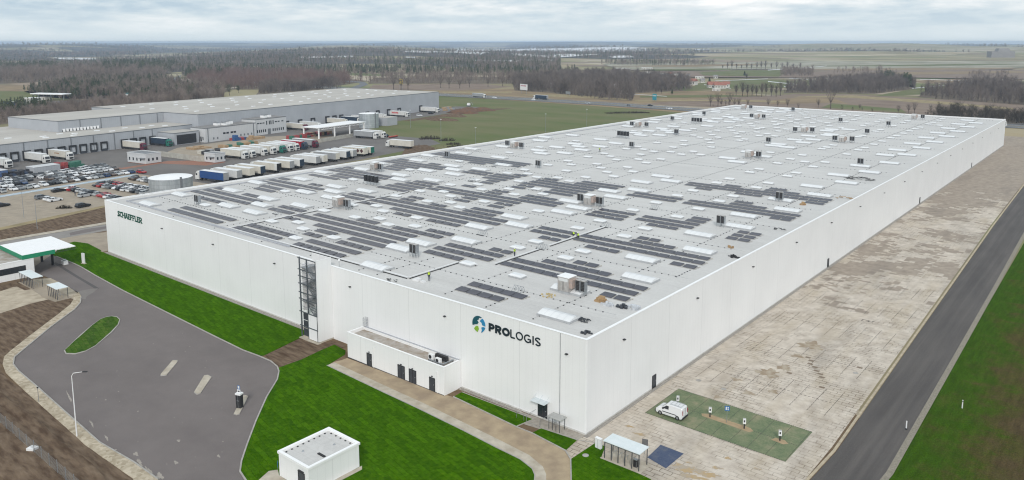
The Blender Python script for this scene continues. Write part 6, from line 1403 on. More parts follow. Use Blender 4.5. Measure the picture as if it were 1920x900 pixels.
# white van on the green bays
vn = thing('panel_van', 'small white panel van with dark bumpers parked on the green bays', 'van', (6.3, 12.45, .08), PI+R(0))
M_vw = mat('van_white', (.74, .75, .76), (.70, .71, .72), 1, .25, spec=.5)
VW = .88
pr = [(-2.08, .42), (-2.1, .8), (-2.0, 1.72), (-1.9, 1.82), (-.2, 1.86), (.45, 1.80), (1.15, 1.22), (1.75, 1.04), (2.05, .78), (2.1, .42), (1.9, .26), (-1.95, .26)]
b = MB(); n = len(pr)
for y, s in ((-VW, 1), (-VW+.07, 0), (VW-.07, 0), (VW, 1)):
    for (x, z) in pr: b.v.append((x*(1-.025*s), y+(0 if z < 1.1 else -.09*(1 if y > 0 else -1)), z-(.07*s if z > 1 else 0)))
for q in range(3):
    for i in range(n): j = (i+1) % n; b.f.append((q*n+i, (q+1)*n+i, (q+1)*n+j, q*n+j))
b.f += [tuple(range(n)), tuple(range(4*n-1, 3*n-1, -1))]; b.build('body', M_vw, vn)
for sy in (-1, 1):
    g = MB(); y = sy*(VW+.006); yt = sy*(VW-.085)
    q = [(.98, y-sy*.02, 1.14), (.05, y-sy*.02, 1.12), (.05, yt, 1.6), (.42, yt, 1.62)]; g.quad(*(q if sy < 0 else q[::-1])); g.build('side_window', M_glass, vn)
    MB().box(-1.2, min(sy*(VW+.003), sy*(VW+.03)), .62, 1.0, max(sy*(VW+.003), sy*(VW+.03)), .72).build('side_strip', M_black, vn)
MB().quad((.52, -.66, 1.79), (1.12, -.78, 1.27), (1.12, .78, 1.27), (.52, .66, 1.79)).build('windscreen', M_glass, vn)
MB().box(2.02, -.8, .28, 2.16, .8, .62).build('front_bumper', M_black, vn); MB().box(-2.16, -.82, .26, -2.06, .82, .5).build('rear_bumper', M_black, vn)
MB().box(-2.125, -.012, .5, -2.085, .012, 1.7).build('door_seam', M_black, vn)
for sy in (-1, 1): MB().box(-2.13, sy*.72-.07, .85, -2.08, sy*.72+.07, 1.5).build('tail_lamp', mat('lamp_red', (.3, .02, .02), (.25, .02, .02), 1, .3), vn)
for x in (-1.35, 1.35):
    for sy in (-1, 1): w2 = MB().cyl(x, .31, sy*.80-.1, sy*.80+.1, .31, 18, axis='y').build('wheel', M_tyre, vn); MB().cyl(x, .31, sy*.90+(0 if sy > 0 else -.02), sy*.90+(.02 if sy > 0 else 0), .17, 12, axis='y').build('rim', M_steel, w2)
rk = MB()
for y in (-.62, .62): rk.bar((-1.8, y, 1.96), (-.1, y, 1.96), .025)
for x in (-1.75, -1.2, -.7, -.15): rk.bar((x, -.64, 1.96), (x, .64, 1.96), .022)
for x in (-1.75, -.15):
    for y in (-.62, .62): rk.bar((x, y, 1.78), (x, y, 1.96), .02)
rk.build('roof_rack', M_steel, vn)
for sy in (-1, 1): MB().box(.75, sy*1.0-.1, 1.1, .92, sy*1.0+.1, 1.3).build('mirror', M_black, vn)
# ------------------------------------------------------------------ country beyond: fields, motorway, woods, village
import bmesh
def fs(name, px, z, m):
    if min(p[1] for p in px) > 134: return sheet(name, GP(px), z, m)
    o = sheet(name, [GT(*p) for p in px], 0, m); bm = bmesh.new(); bm.from_mesh(o.data)
    for _ in range(7):
        e = [q for q in bm.edges if q.calc_length() > 75]
        if not e: break
        bmesh.ops.subdivide_edges(bm, edges=e, cuts=1); bmesh.ops.triangulate(bm, faces=[f for f in bm.faces if len(f.verts) > 3])
    for v in bm.verts: v.co.z = float(HT(v.co.x, v.co.y))+z+1.2
    bm.to_mesh(o.data); bm.free(); return o
fs('green_field', [(-40, 208), (160, 185), (135, 172), (-40, 171)], .10, M_green)
fs('stubble_field', [(-40, 171), (135, 172), (90, 160), (-40, 160)], .11, M_tan)
fs('stubble_field', [(815, 179), (900, 182), (1050, 187), (1180, 196), (1340, 200), (1560, 190), (1400, 176), (1150, 172), (860, 165), (780, 165)], .08, M_tan)
fs('ploughed_field', [(690, 168), (860, 170), (960, 163), (900, 157), (700, 159)], .12, M_brown)
fs('ploughed_field', [(1200, 195), (1420, 205), (1960, 226), (1960, 197), (1720, 184), (1600, 177), (1500, 176), (1330, 185)], .10, M_brown)
fs('stubble_field', [(1440, 196), (1560, 193), (1700, 204), (1590, 195), (1560, 183), (1500, 182), (1450, 188)], .13, M_tan)
fs('green_field', [(1540, 202), (1700, 212), (1690, 205), (1620, 199), (1560, 194)], .15, M_green)
fs('green_field', [(1290, 168), (1480, 165), (1470, 150), (1400, 149), (1310, 156)], .12, M_green)
fs('green_field', [(1320, 143), (1460, 146), (1480, 133), (1380, 133), (1310, 138)], .12, M_green)
fs('green_field', [(1640, 181), (1760, 176), (1790, 163), (1720, 166), (1660, 176)], .13, M_green)
fs('ploughed_field', [(1180, 146), (1500, 148), (1620, 147), (1960, 150), (1960, 132), (1560, 130), (1200, 136)], .06, M_brown)
fs('pale_field', [(1170, 133), (1480, 131), (1960, 128), (1960, 117), (1500, 116), (1130, 121)], .06, mat('pale_far_field', (.40, .37, .30), (.20, .19, .12), .012, .95, obj=False, detail=8, st=(1, 1, 1)))
fs('grass_strip', [(70, 165), (160, 152), (165, 156), (90, 168)], .12, M_straw)
fs('grass_field', [(110, 138), (160, 137), (150, 133), (125, 134)], .2, M_green)
for px, m_ in (([(1190, 146), (1330, 147), (1420, 145), (1300, 141), (1200, 142)], M_tan), ([(1500, 146), (1700, 145), (1800, 141), (1600, 140)], M_green), ([(1620, 138), (1900, 134), (1940, 138), (1700, 142)], M_tan), ([(1300, 136), (1560, 134), (1500, 137), (1340, 139)], M_green),
    ([(1490, 131), (1700, 129), (1900, 128), (1900, 131), (1600, 134)], M_tan), ([(1210, 131), (1370, 130), (1370, 133), (1230, 134)], M_green), ([(1130, 126), (1330, 122), (1460, 121), (1300, 127)], M_tan), ([(1500, 125), (1800, 121), (1930, 122), (1700, 126)], M_green), ([(1240, 160), (1290, 163), (1330, 172), (1290, 172)], M_green), ([(1730, 160), (1850, 155), (1940, 152), (1940, 158), (1800, 162)], M_green), ([(1700, 152), (1900, 143), (1940, 144), (1940, 149), (1740, 157)], M_tan)):
    fs('field_strip', px, .17, m_)
# melting snow lying along field edges and tracks
for k, (x0, y0, x1, y1, w_) in enumerate([(1520, 139, 1600, 135, 1.2), (1300, 144, 1420, 139, .8), (1440, 133, 1550, 125, .9), (1565, 160, 1680, 150, 1.2), (1525, 155, 1590, 139, .6), (1560, 151, 1640, 147, .7), (1645, 146, 1700, 140, 1.1), (1710, 166, 1800, 158, 1.0), (1800, 155, 1940, 146, .8), (1440, 153, 1490, 158, 1.2), (1470, 163, 1500, 158, 1.0), (1320, 159, 1370, 166, .8), (1340, 152, 1440, 148, .7), (1205, 152, 1290, 150, .5), (1480, 147, 1530, 150, .6), (1610, 141, 1665, 138, 1.0), (1700, 138, 1760, 137, .6), (1790, 136, 1900, 135, .7), (1890, 170, 1930, 164, 1.2), (1725, 149, 1830, 152, .7), (1290, 208, 1340, 206, .0), (1160, 175, 1250, 181, .6), (960, 147, 1040, 148, .9)]):
    if w_: fs('snow_strip', [(x0, y0-w_*.5), (x1, y1-w_*.5), (x1, y1+w_*.5), (x0, y0+w_*.5)], .22, M_snow)
for px in ([(770, 98), (860, 94), (1000, 92.5), (1215, 93.5), (1215, 97), (1000, 99), (900, 104), (860, 101)], [(560, 108), (660, 106), (670, 109), (570, 111)], [(755, 99), (860, 93), (1000, 91), (1210, 91), (1215, 94), (1050, 95.5), (980, 100), (900, 102), (860, 98.5), (800, 100.5)], [(875, 113), (960, 114.5), (1040, 112), (1035, 115.5), (960, 118), (890, 116)], [(760, 108), (780, 108), (779, 110.5), (758, 110)], [(960, 101), (1030, 106), (1110, 102), (1120, 104), (1030, 110), (960, 105)],
           [(1160, 95), (1195, 95), (1200, 100), (1165, 101)], [(1300, 93), (1330, 92), (1330, 93.5), (1302, 94.5)], [(100, 109), (170, 110), (195, 113), (150, 115), (110, 112)], [(120, 128), (185, 125), (186, 129), (150, 130)], [(1140, 107), (1180, 105), (1190, 109), (1150, 110)]):
    fs('snow_field', px, 1.0, M_snow)
for px, m_ in (([(1190, 188), (1380, 187), (1480, 190), (1480, 192.5), (1330, 190), (1190, 190.5)], M_straw), ([(1200, 180), (1330, 178), (1440, 180), (1330, 183), (1200, 183)], M_green), ([(1240, 172), (1330, 170), (1420, 174), (1330, 176)], M_tan), ([(1480, 181), (1600, 179), (1760, 190), (1900, 203), (1900, 206), (1740, 194), (1600, 184)], M_straw), ([(960, 178), (1060, 177), (1180, 186), (1180, 188), (1040, 182)], M_straw), ([(830, 172), (960, 172), (960, 175), (830, 175)], M_straw), ([(820, 167), (900, 168), (940, 165), (850, 164)], M_brown)):
    sheet('field_strip', GP(px), .19, m_)
# motorway
mw = [(-1150, 560), (-900, 500), (-700, 478), (-500, 471), (-382, 478), (-300, 478), (-217, 473), (-120, 476), (0, 493), (120, 520), (420, 590)]
def band(pts, o0, o1, z, name, m):
    A, B = [], []
    for i, p in enumerate(pts):
        a, b = pts[max(0, i-1)], pts[min(len(pts)-1, i+1)]; dx, dy = b[0]-a[0], b[1]-a[1]; L = math.hypot(dx, dy)
        A.append((p[0]-dy/L*o0, p[1]+dx/L*o0)); B.append((p[0]-dy/L*o1, p[1]+dx/L*o1))
    return sheet(name, A+B[::-1], z, m)
M_mway = mat('motorway_asphalt', (.13, .135, .145), (.16, .165, .175), .05, .85, obj=False)
band(mw, -13, -1.5, .26, 'motorway', M_mway); band(mw, 1.5, 13, .262, 'motorway', M_mway)
for o in (-12.2, -7.6, -2.4, 2.4, 7.2, 12.2): band(mw, o-.09, o+.09, .27, 'lane_marking', M_mark)
band(mw, -1.4, 1.4, .2, 'median_strip', M_straw)
for k, o in enumerate((-1.2, 13.6, -13.6)):
    g = MB()
    for i in range(len(mw)-1):
        a, b = mw[i], mw[i+1]; L = math.hypot(b[0]-a[0], b[1]-a[1]); dx, dy = (b[0]-a[0])/L, (b[1]-a[1])/L
        g.bar((a[0]-dy*o, a[1]+dx*o, .8), (b[0]-dy*o, b[1]+dx*o, .8), .12)
        for q in range(int(L/12)): x, y = a[0]+dx*q*12-dy*o, a[1]+dy*q*12+dx*o; g.box(x-.06, y-.06, .2, x+.06, y+.06, .7)
    tag(g.build('crash_barrier', M_steel), ['crash barrier on the motorway median', 'crash barrier on the far side of the motorway', 'crash barrier on the near side of the motorway beside the meadow'][k], 'barrier')
fs('slip_road', [(640, 171), (676, 158), (672, 155), (640, 153.5), (650, 151), (685, 154.5), (690, 159), (655, 172)], .3, M_mway)
fs('slip_road', [(310, 153), (340, 141), (336, 150), (345, 156), (375, 163), (370, 167), (330, 159)], .3, M_mway)
fs('country_road', [(30, 190), (120, 190), (224, 183), (224, 186), (120, 195), (20, 197)], .3, M_mway)
fs('country_road', [(395, 168), (445, 163), (446, 165), (410, 170)], .3, M_conc)
def at(px, py, o): # point on the motorway under a picture column, o metres off its axis
    return G(px, py)
lorry(0, 0, 'out', 'grey', 'white', 'grey lorry with white cab driving on the motorway above the meadow', 'grey', 'vehicles on the motorway', loc=(-438, 466), rz=R(-2), z=.3)
lorry(0, 0, 'out', 'dark', 'white', 'dark sided lorry driving on the motorway under the billboard', 'grey', 'vehicles on the motorway', loc=(-377, 484), rz=R(178), z=.3)
for (x, y, c_2, st_, l) in ((-420, 468, 'white', 'estate', 'white estate just ahead of the grey motorway lorry'), (-376, 471, 'white', 'hatchback', 'white hatchback below the dark motorway lorry'), (-316, 470, 'silver', 'saloon', 'silver saloon alone in the middle of the motorway'), (-262, 482, 'black', 'saloon', 'black saloon on the far motorway lanes'), (-236, 466, 'white', 'estate', 'white estate near the teal motorway sign'), (-275, 470, 'grey', 'hatchback', 'grey hatchback on the near motorway lanes'), (-548, 468, 'black', 'hatchback', 'black hatchback on the motorway by the grey hall corner'), (-535, 478, 'grey', 'saloon', 'grey saloon on the motorway by the grey hall corner')):
    car((x, y), R(-1), st_, c_2, l, 'cars on the motorway', .3)
lorry(0, 0, 'out', 'red', 'white', 'red lorry passing just beyond the far plaza corner of the hall', 'grey', 'vehicles on the motorway', loc=(-20, 484), rz=R(6), z=.3)
lorry(0, 0, 'out', 'white', 'white', 'white lorry passing beyond the far meadow corner of the hall', 'grey', 'vehicles on the motorway', loc=(-150, 470), rz=R(2), z=.3)
lorry(0, 0, 'out', 'white', 'grey', 'second white lorry close behind the one beyond the meadow corner', 'grey', 'vehicles on the motorway', loc=(-171, 469), rz=R(2), z=.3)
def board(px, py, w_, h, z0, m, label, rz=-20, m2=None, posts=2):
    r = thing('billboard' if w_ > 4 else 'road_sign', label, 'sign', (*G(px, py), 0), R(rz))
    MB().box(-w_/2, -.15, z0, w_/2, .15, z0+h).build('board', m, r)
    for x in ((-w_*.35, w_*.35) if posts == 2 else (0,)): MB().box(x-.15, -.12, 0, x+.15, .12, z0).build('post', M_steel, r)
    if m2:
        q = MB()
        for k in range(6): q.box(-w_*.4+k*w_*.13, -.2, z0+h*.62, -w_*.4+k*w_*.13+w_*.09, -.155, z0+h*.8)
        q.build('lettering', m2, r)
    return r
board(982, 176, 14, 6, 4, M_white, 'white billboard with a red headline beside the motorway', m2=mat('red_letters2', (.4, .05, .1), (.35, .05, .1), 1, .6))
board(752, 168, 9, 6, 6, mat('billboard_yellow', (.55, .42, .08), (.5, .38, .06), 1, .6), 'yellow billboard among the big bare trees', m2=M_dgrey)
board(1227, 190, 5.2, 5.5, 1.2, mat('sign_teal2', (.02, .25, .33), (.03, .28, .36), 1, .5), 'teal square road sign standing beyond the motorway', m2=M_mark)
board(1065, 179, 8, 2.5, 1.5, M_steel, 'low grey sign panel in the field behind the motorway')
# masts in the meadow
for k, (px, py, h) in enumerate([(1023, 249), (1100, 238), (890, 273), (827, 290), (995, 252), (1152, 218), (745, 262), (693, 270)] and [(1023, 249, 11), (1100, 238, 11), (892, 272, 9), (827, 266, 12), (770, 240, 11), (1152, 183, 12), (1033, 174, 10)]):
    l_ = ['tall thin mast at the hall edge of the meadow', 'second tall mast further along the hall edge', 'short mast above the bushes behind the hall', 'mast with lamps above the corner of the lorry yard', 'thin mast in the meadow beside the grey pump house', 'pole beyond the motorway near the bare wood', 'pole beyond the motorway above the meadow'][k]
    r = thing('light_mast', l_, 'mast', (*G(px, py), 0)); MB().bar((0, 0, 0), (0, 0, h), .11, 6, .06).build('pole', M_steel, r); MB().box(-.5, -.1, h, .5, .1, h+.2).build('lamp_head', M_trim, r)
# ---- trees
M_bark = mat('bare_bark', (.095, .078, .066), (.15, .125, .105), .3, .95, spec=.05, obj=True)
M_twig = mat('winter_twigs', (.12, .095, .08), (.30, .245, .21), .08, .95, spec=.02, obj=False)
M_twig2 = mat('dark_twigs', (.085, .07, .062), (.21, .175, .155), .06, .95, spec=.02, obj=False)
M_pine = mat('pine_needles', (.04, .055, .03), (.105, .12, .065), .12, .95, spec=.05, obj=False)
M_bushm = mat('bush_twigs', (.05, .045, .035), (.09, .075, .06), .3, .95, spec=.02, obj=False)
def sliver(V, F, a, b, w_):
    a, b = np.array(a), np.array(b); d = b-a; s = np.cross(d, [random.uniform(-1, 1), random.uniform(-1, 1), .3]); s = s/(np.linalg.norm(s)+1e-9)*w_
    n = len(V); V += [tuple(a-s), tuple(a+s), tuple(b)]; F.append((n, n+1, n+2))
def bare_geo(h, seed, K=60, wd=.10, spread=.32):
    """unit bare tree: trunk, limbs and a twig crown with gaps"""
    random.seed(seed); V, F = [], []
    sliver(V, F, (0, 0, 0), (random.uniform(-.3, .3), random.uniform(-.3, .3), h*.8), h*.018); V2 = []
    sliver(V, F, (0, 0, 0), (random.uniform(-.3, .3), random.uniform(-.3, .3), h*.7), h*.022)
    for k in range(K):
        z0 = h*random.uniform(.25, .8); a = random.uniform(0, 2*PI); r = h*spread*random.uniform(.3, 1)*(1-((z0/h)-.45)**2*1.6)
        z1 = min(h*1.02, z0+h*random.uniform(.1, .35)); r0 = r*.25*random.random()
        sliver(V, F, (r0*math.cos(a), r0*math.sin(a), z0), (r*math.cos(a+random.uniform(-.4, .4)), r*math.sin(a), z1), wd*random.uniform(.5, 1.3))
    return np.array(V), np.array(F)
def pine_geo(h, seed, K=70, crown=.45, rad=.2):
    random.seed(seed); V, F = [], []
    sliver(V, F, (0, 0, 0), (0, 0, h*.95), h*.02)
    for k in range(K):
        f = random.random()**.7; z = h*(1-crown)+h*crown*(1-f)*1.0; a = random.uniform(0, 2*PI); r = h*rad*(.25+.75*f)*random.uniform(.6, 1.1)
        sliver(V, F, (0, 0, z+h*.04), (r*math.cos(a), r*math.sin(a), z-h*random.uniform(0, .05)), h*.035)
        n = len(V); c = np.array((r*.7*math.cos(a), r*.7*math.sin(a), z)); q = h*.04
        V += [tuple(c+np.array([random.uniform(-q, q) for _ in range(3)])) for _ in range(3)]; F.append((n, n+1, n+2))
    return np.array(V), np.array(F)
def scatter(name, label, pts, hs, geos, m):
    Vs, Fs, off = [], [], 0
    for (x, y), h in zip(pts, hs):
        V, F = geos[rng.integers(len(geos))]; a = rng.uniform(0, 2*PI); c, s = math.cos(a), math.sin(a)
        W = np.empty_like(V); W[:, 0] = (V[:, 0]*c-V[:, 1]*s)*h+x; W[:, 1] = (V[:, 0]*s+V[:, 1]*c)*h+y; W[:, 2] = V[:, 2]*h+HT(x, y)
        Vs.append(W); Fs.append(F+off); off += len(V)
    if not Vs: return
    o = link(name, fast_mesh(name, np.concatenate(Vs), np.concatenate(Fs), m)); o['kind'] = 'stuff'; tag(o, label, 'woodland'); return o
def in_poly(P_, X, Y):
    r = np.zeros(len(X), bool); j = len(P_)-1
    for i in range(len(P_)):
        xi, yi = P_[i]; xj, yj = P_[j]
        c = ((yi > Y) != (yj > Y)) & (X < (xj-xi)*(Y-yi)/((yj-yi) or 1e-9)+xi); r ^= c; j = i
    return r
def fill(poly, spacing, keep=1.0):
    xs_ = [p[0] for p in poly]; ys_ = [p[1] for p in poly]; A = (max(xs_)-min(xs_))*(max(ys_)-min(ys_)); n = int(A/spacing**2)
    X = rng.uniform(min(xs_), max(xs_), n); Y = rng.uniform(min(ys_), max(ys_), n); cn = np.sin(X*.031+Y*.017)+np.sin(Y*.043-X*.021+1.7)+.8*np.sin(X*.09+Y*.07); k = in_poly(poly, X, Y) & (rng.random(n) < keep) & (cn+rng.normal(0, .7, n) > -1.7)
    return list(zip(X[k], Y[k]))
BG = [bare_geo(1, s, 52, .0085, .32) for s in range(8)]; BGf = [bare_geo(1, s+20, 20, .02, .34) for s in range(6)]
PG = [pine_geo(1, s, 60, .7, .27) for s in range(6)]; PGf = [pine_geo(1, s+30, 18, .6, .26) for s in range(5)]
WG = [bare_geo(1, s+50, 70, .008, .42) for s in range(5)]
M_floor = mat('leaf_litter', (.13, .105, .08), (.20, .165, .125), .05, .95, spec=.02, obj=False, detail=8)
def forest_floor(P_):
    o = sheet('forest_floor', P_, .16, M_floor)
    if max(math.hypot(p[0]-EYE.x, p[1]-EYE.y) for p in P_) > 1300:
        bm = bmesh.new(); bm.from_mesh(o.data)
        for _ in range(6):
            e = [q for q in bm.edges if q.calc_length() > 90]
            if not e: break
            bmesh.ops.subdivide_edges(bm, edges=e, cuts=1); bmesh.ops.triangulate(bm, faces=[f for f in bm.faces if len(f.verts) > 3])
        for v in bm.verts: v.co.z = float(HT(v.co.x, v.co.y))+.9 if math.hypot(v.co.x-EYE.x, v.co.y-EYE.y) > 1300 else .16
        bm.to_mesh(o.data); bm.free()
def wood(px, label, spacing, h0, h1, kind_, m=None, keep=1.0, world=None):
    P_ = world or ([GT(*p) for p in px] if min(p[1] for p in px) < 132 else GP(px))
    if keep == 1.0 and spacing < 14: forest_floor(P_)
    pts = fill(P_, spacing, keep); hs = np.clip(rng.normal((h0+h1)/2, (h1-h0)*.42, len(pts)), h0*.55, h1*1.2)
    g = {'bare': BG, 'bare_far': BGf, 'pine': PG, 'pine_far': PGf, 'wide': WG}[kind_]
    mm = m or (M_pine if 'pine' in kind_ else M_twig)
    if kind_ == 'bare':
        u_ = fill(P_, spacing*.8, .8); scatter('undergrowth', 'brushwood under the '+' '.join(label.split()[:10]), u_, rng.uniform(2.5, 6, len(u_)), WG, mm)
    return scatter('pine_wood' if 'pine' in kind_ else 'bare_wood', label, pts, hs, g, mm)
# belt directly behind the grey warehouse
belt = [LW(-140, -96), LW(90, -96), LW(92, -100), LW(312, -100), LW(330, -112), LW(300, -135), LW(100, -128), LW(-140, -135)]
wood([(-20, 236), (60, 227), (200, 207), (300, 196), (420, 182), (420, 171), (290, 184), (170, 196), (60, 208), (-20, 220)], 'belt of bare trees directly behind the grey warehouse', 3.6, 6, 9, 'bare')
wood([(16, 222), (95, 214), (100, 203), (30, 203), (0, 211)], 'dark clump of pines behind the near end of the grey warehouse', 5.0, 8, 11, 'pine')
wood([(45, 172), (140, 152), (290, 146), (330, 155), (380, 170), (300, 186), (230, 186), (130, 186), (80, 182)], 'young dark pine wood between the side roads', 7.0, 6, 10, 'pine')
wood([(45, 172), (140, 152), (290, 146), (330, 155), (380, 170), (300, 186), (230, 186), (130, 186), (80, 182)], 'bare birches scattered through the young pine wood', 8.0, 7, 12, 'bare')
wood([(150, 186), (300, 186), (430, 172), (420, 160), (340, 160), (250, 165)], 'thin bare trees mixed along the pine wood edge', 8, 9, 14, 'bare')
wood([(-30, 160), (130, 152), (310, 146), (315, 133), (180, 131), (-30, 136)], 'grey bare wood beyond the young pines', 9, 12, 17, 'bare')
wood([(-30, 140), (60, 138), (110, 138), (100, 128), (-30, 130)], 'dark mixed wood at the far side of the green field', 12, 14, 18, 'pine_far')
wood([(190, 140), (320, 139), (330, 126), (200, 127)], 'clumps of pines before the motorway bridge', 12, 14, 20, 'pine_far')
wood([(345, 158), (400, 168), (480, 168), (640, 160), (690, 152), (560, 138), (380, 140)], 'brownish bare wood left of the slip road', 8, 10, 15, 'bare', mat('reddish_twigs', (.15, .10, .085), (.22, .155, .135), .06, .95, spec=.02, obj=False))
wood([(480, 178), (640, 165), (620, 160), (490, 166)], 'bare trees standing beyond the grey warehouse roof', 5, 10, 14, 'bare', M_twig2)
wood([(340, 150), (560, 140), (640, 141), (860, 143), (1090, 146), (1080, 134), (860, 132), (600, 128), (350, 128)], 'wide dark pine plantation across the middle distance', 14, 9, 13, 'pine')
wood([(340, 150), (560, 140), (640, 141), (860, 143), (1090, 146), (1080, 134), (860, 132), (600, 128), (350, 128)], 'bare trees mixed into the wide pine plantation', 15, 9, 14, 'bare')
wood([(690, 157), (960, 157), (1100, 150), (1080, 142), (860, 145), (700, 146)], 'bare birch fringe along the pine plantation', 10, 10, 14, 'bare')
wood([(965, 170), (1030, 174), (1130, 187), (1185, 189), (1192, 175), (1300, 170), (1290, 157), (1210, 147), (1130, 142), (1060, 146), (960, 155)], 'large dark bare wood in the middle behind the motorway', 6.0, 11, 16, 'bare', M_twig2)
wood([(1468, 175), (1500, 174), (1640, 176), (1720, 166), (1700, 152), (1640, 150), (1560, 156), (1480, 166)], 'long dark bare wood on the hill field', 6.0, 10, 14, 'bare', M_twig2)
wood([(1640, 150), (1720, 166), (1710, 160), (1660, 149)], 'pines at the end of the long bare wood', 9, 12, 15, 'pine')
wood([(1720, 182), (1800, 189), (1960, 200), (1960, 175), (1900, 160), (1830, 158), (1740, 170)], 'bare wood at the far east of the ploughed field', 6.5, 9, 14, 'bare', M_twig2)
wood([(1462, 144), (1525, 144), (1525, 136), (1465, 136)], 'isolated grey grove among snow strips', 9, 11, 15, 'bare')
wood([(1560, 140), (1700, 140), (1650, 133), (1570, 133)], 'scattered grove beyond the snow strips', 16, 9, 13, 'bare')
wood([(1815, 148), (1890, 148), (1890, 142), (1820, 142)], 'low bare thicket by the far track', 11, 9, 12, 'bare')
wood([(1290, 200), (1560, 208), (1700, 217), (1960, 232), (1960, 226), (1700, 212), (1500, 205), (1330, 197)], 'loose roadside scrub behind the far edge of the hall', 10, 3, 6, 'wide', M_bushm, .6)
# hedgerow behind the far corner of the hall
wood([(1730, 222), (1960, 240), (1960, 228), (1860, 218), (1740, 214)], 'brown hedgerow thicket behind the far roof corner', 4.0, 5, 10, 'wide', M_bushm)
wood([(700, 130), (860, 131), (900, 124), (700, 122)], 'hazy wood above the plantation', 22, 13, 18, 'pine_far')
# woods that fill the far country
def far_woods():
    X = []; Y = []; n = 42000
    ang = rng.uniform(YAW-R(40), YAW+R(38), n); inv = rng.uniform(1/8200., 1/1500., n); d = 1/inv
    x = EYE.x+d*np.cos(ang); y = EYE.y+d*np.sin(ang)
    f = np.sin(x*.0017+1.3)*np.cos(y*.0013-.4)+.6*np.sin(x*.0041+y*.0033)+.35*np.sin(y*.009-x*.006+2)
    px = 965+1446*np.tan(YAW-ang)
    thr = np.where(px < 1050, np.where(d > 2600, -.15, -.8), np.where(d > 3300, .25, .8))
    k = f > thr
    return x[k], y[k], d[k]
x, y, d = far_woods(); near = d < 3200
hs = np.clip(rng.normal(12.5, 2.6, len(x)), 6, 18); half = rng.random(len(x)) < .68
def thin(mask, name, lab, g, m, sc_=1.0):
    scatter(name, lab, list(zip(x[mask], y[mask])), hs[mask]*sc_, g, m)
FB = [bare_geo(1, s+70, 16, .05, .5) for s in range(6)]; FP = [pine_geo(1, s+80, 14, .8, .5) for s in range(5)]
thin(near & half, 'bare_wood', 'grey bare woods of the middle country', BGf, M_twig); thin(near & ~half, 'pine_wood', 'dark pine woods of the middle country', PGf, M_pine)
thin(~near & half, 'bare_wood', 'hazy bare woods reaching the horizon', FB, M_twig, 1.25); thin(~near & ~half, 'pine_wood', 'hazy pine woods reaching the horizon', FP, M_pine, 1.3)
# ---- trees one can tell apart
def solo_tree(px, py, h, label, kind_='bare', seed=1, group=None, cat='tree', spread=.36, m=None, world=None):
    p = world or (G(px, py) if py > 134 else GT(px, py)); r = thing({'bare': 'bare_tree', 'pine': 'pine_tree', 'round': 'leafless_tree'}[kind_], label, cat, (*p, float(HT(*p))), 0, group)
    random.seed(seed); tk = MB(); tips = []
    tk.bar((0, 0, 0), (.1, 0, h*.3), h*.028, 7, h*.018)
    if kind_ == 'pine': tk.bar((.1, 0, h*.3), (0, 0, h*.92), h*.018, 6, h*.006)
    else:
        for k in range(6):
            a = 2*PI*k/6+random.uniform(-.3, .3); e = (h*.16*math.cos(a), h*.16*math.sin(a), h*random.uniform(.55, .7)); tk.bar((.1, 0, h*.3), e, h*.013, 5, h*.006)
            for q in range(3):
                b = a+random.uniform(-.7, .7); e2 = (e[0]+h*.13*math.cos(b), e[1]+h*.13*math.sin(b), e[2]+h*random.uniform(.12, .3)); tk.bar(e, e2, h*.006, 4, h*.002)
    tk.build('trunk', M_bark, r)
    V, F = (pine_geo(h, seed+3, 260, .75, .3) if kind_ == 'pine' else bare_geo(h, seed+3, 420 if kind_ == 'round' else 240, .035 if kind_ == 'round' else .022, spread))
    F = F[2:] if kind_ != 'pine' else F[1:]
    link('crown', fast_mesh('crown', V, F, m or (M_pine if kind_ == 'pine' else M_twig2)), r); return r
solo_tree(1557, 204.5, 17, 'large solitary bare tree rising above the far edge of the white roof', 'bare', 3, spread=.4)
solo_tree(1534, 202, 8, 'small bare tree beside the large solitary one', 'bare', 5)
for k, (px, py, h) in enumerate([(1332, 200, 11), (1346, 200, 13), (1352, 201, 8), (1368, 201, 14), (1377, 202, 9), (1385, 201, 8), (1402, 199, 6), (1440, 201, 8), (1458, 201, 6), (1476, 202, 8), (1612, 206, 5), (1684, 213, 7), (1703, 213, 8), (1714, 213, 9)]):
    solo_tree(px, py, h, 'roadside bare tree beyond the far roof edge, %s from the motorway side' % ordn(k+1), 'bare', 30+k, 'roadside trees beyond the far roof edge')
for k, px in enumerate([1380, 1392, 1401, 1410, 1418, 1428, 1436, 1446, 1455, 1463]):
    solo_tree(px, 180+(k % 3), 12.5+(k*7 % 4), 'dark round crowned tree of the field row, %s from the village' % ordn(k+1), 'round', 50+k, 'dark trees of the field row', spread=.3)
for k, (px, h) in enumerate([(1355, 9), (1364, 15), (1372, 18), (1381, 12), (1390, 10), (1400, 14), (1409, 12), (1419, 15), (1427, 17), (1435, 18), (1446, 13), (1456, 16), (1466, 14), (1476, 16), (1487, 12), (1500, 14)]):
    solo_tree(px, 130.5, h*1.05, 'poplar like tree of the hazy line, %s from the village' % ordn(k+1), 'round', 70+k, 'hazy far tree line', spread=.2)
for k, (px, py, h) in enumerate([(357, 187, 15), (408, 180, 13), (430, 179, 13), (447, 174, 9)]):
    solo_tree(px, py, h, 'dark spreading pine above the grey warehouse roof, %s from the near end' % ordn(k+1), 'round', 90+k, 'dark pines over the grey roof', spread=.5, m=M_pine)
for k, (px, py, h) in enumerate([(620, 166, 15), (632, 167, 17), (738, 168, 18), (752, 169, 16), (765, 169, 17), (826, 165, 14), (842, 166, 15), (862, 166, 12), (880, 164, 13), (915, 163, 13), (942, 162, 14)]):
    solo_tree(px, py, h, 'wide bare field tree above the grey roof, %s along' % ordn(k+1), 'bare', 110+k, 'wide bare trees beyond the motorway', spread=.42)
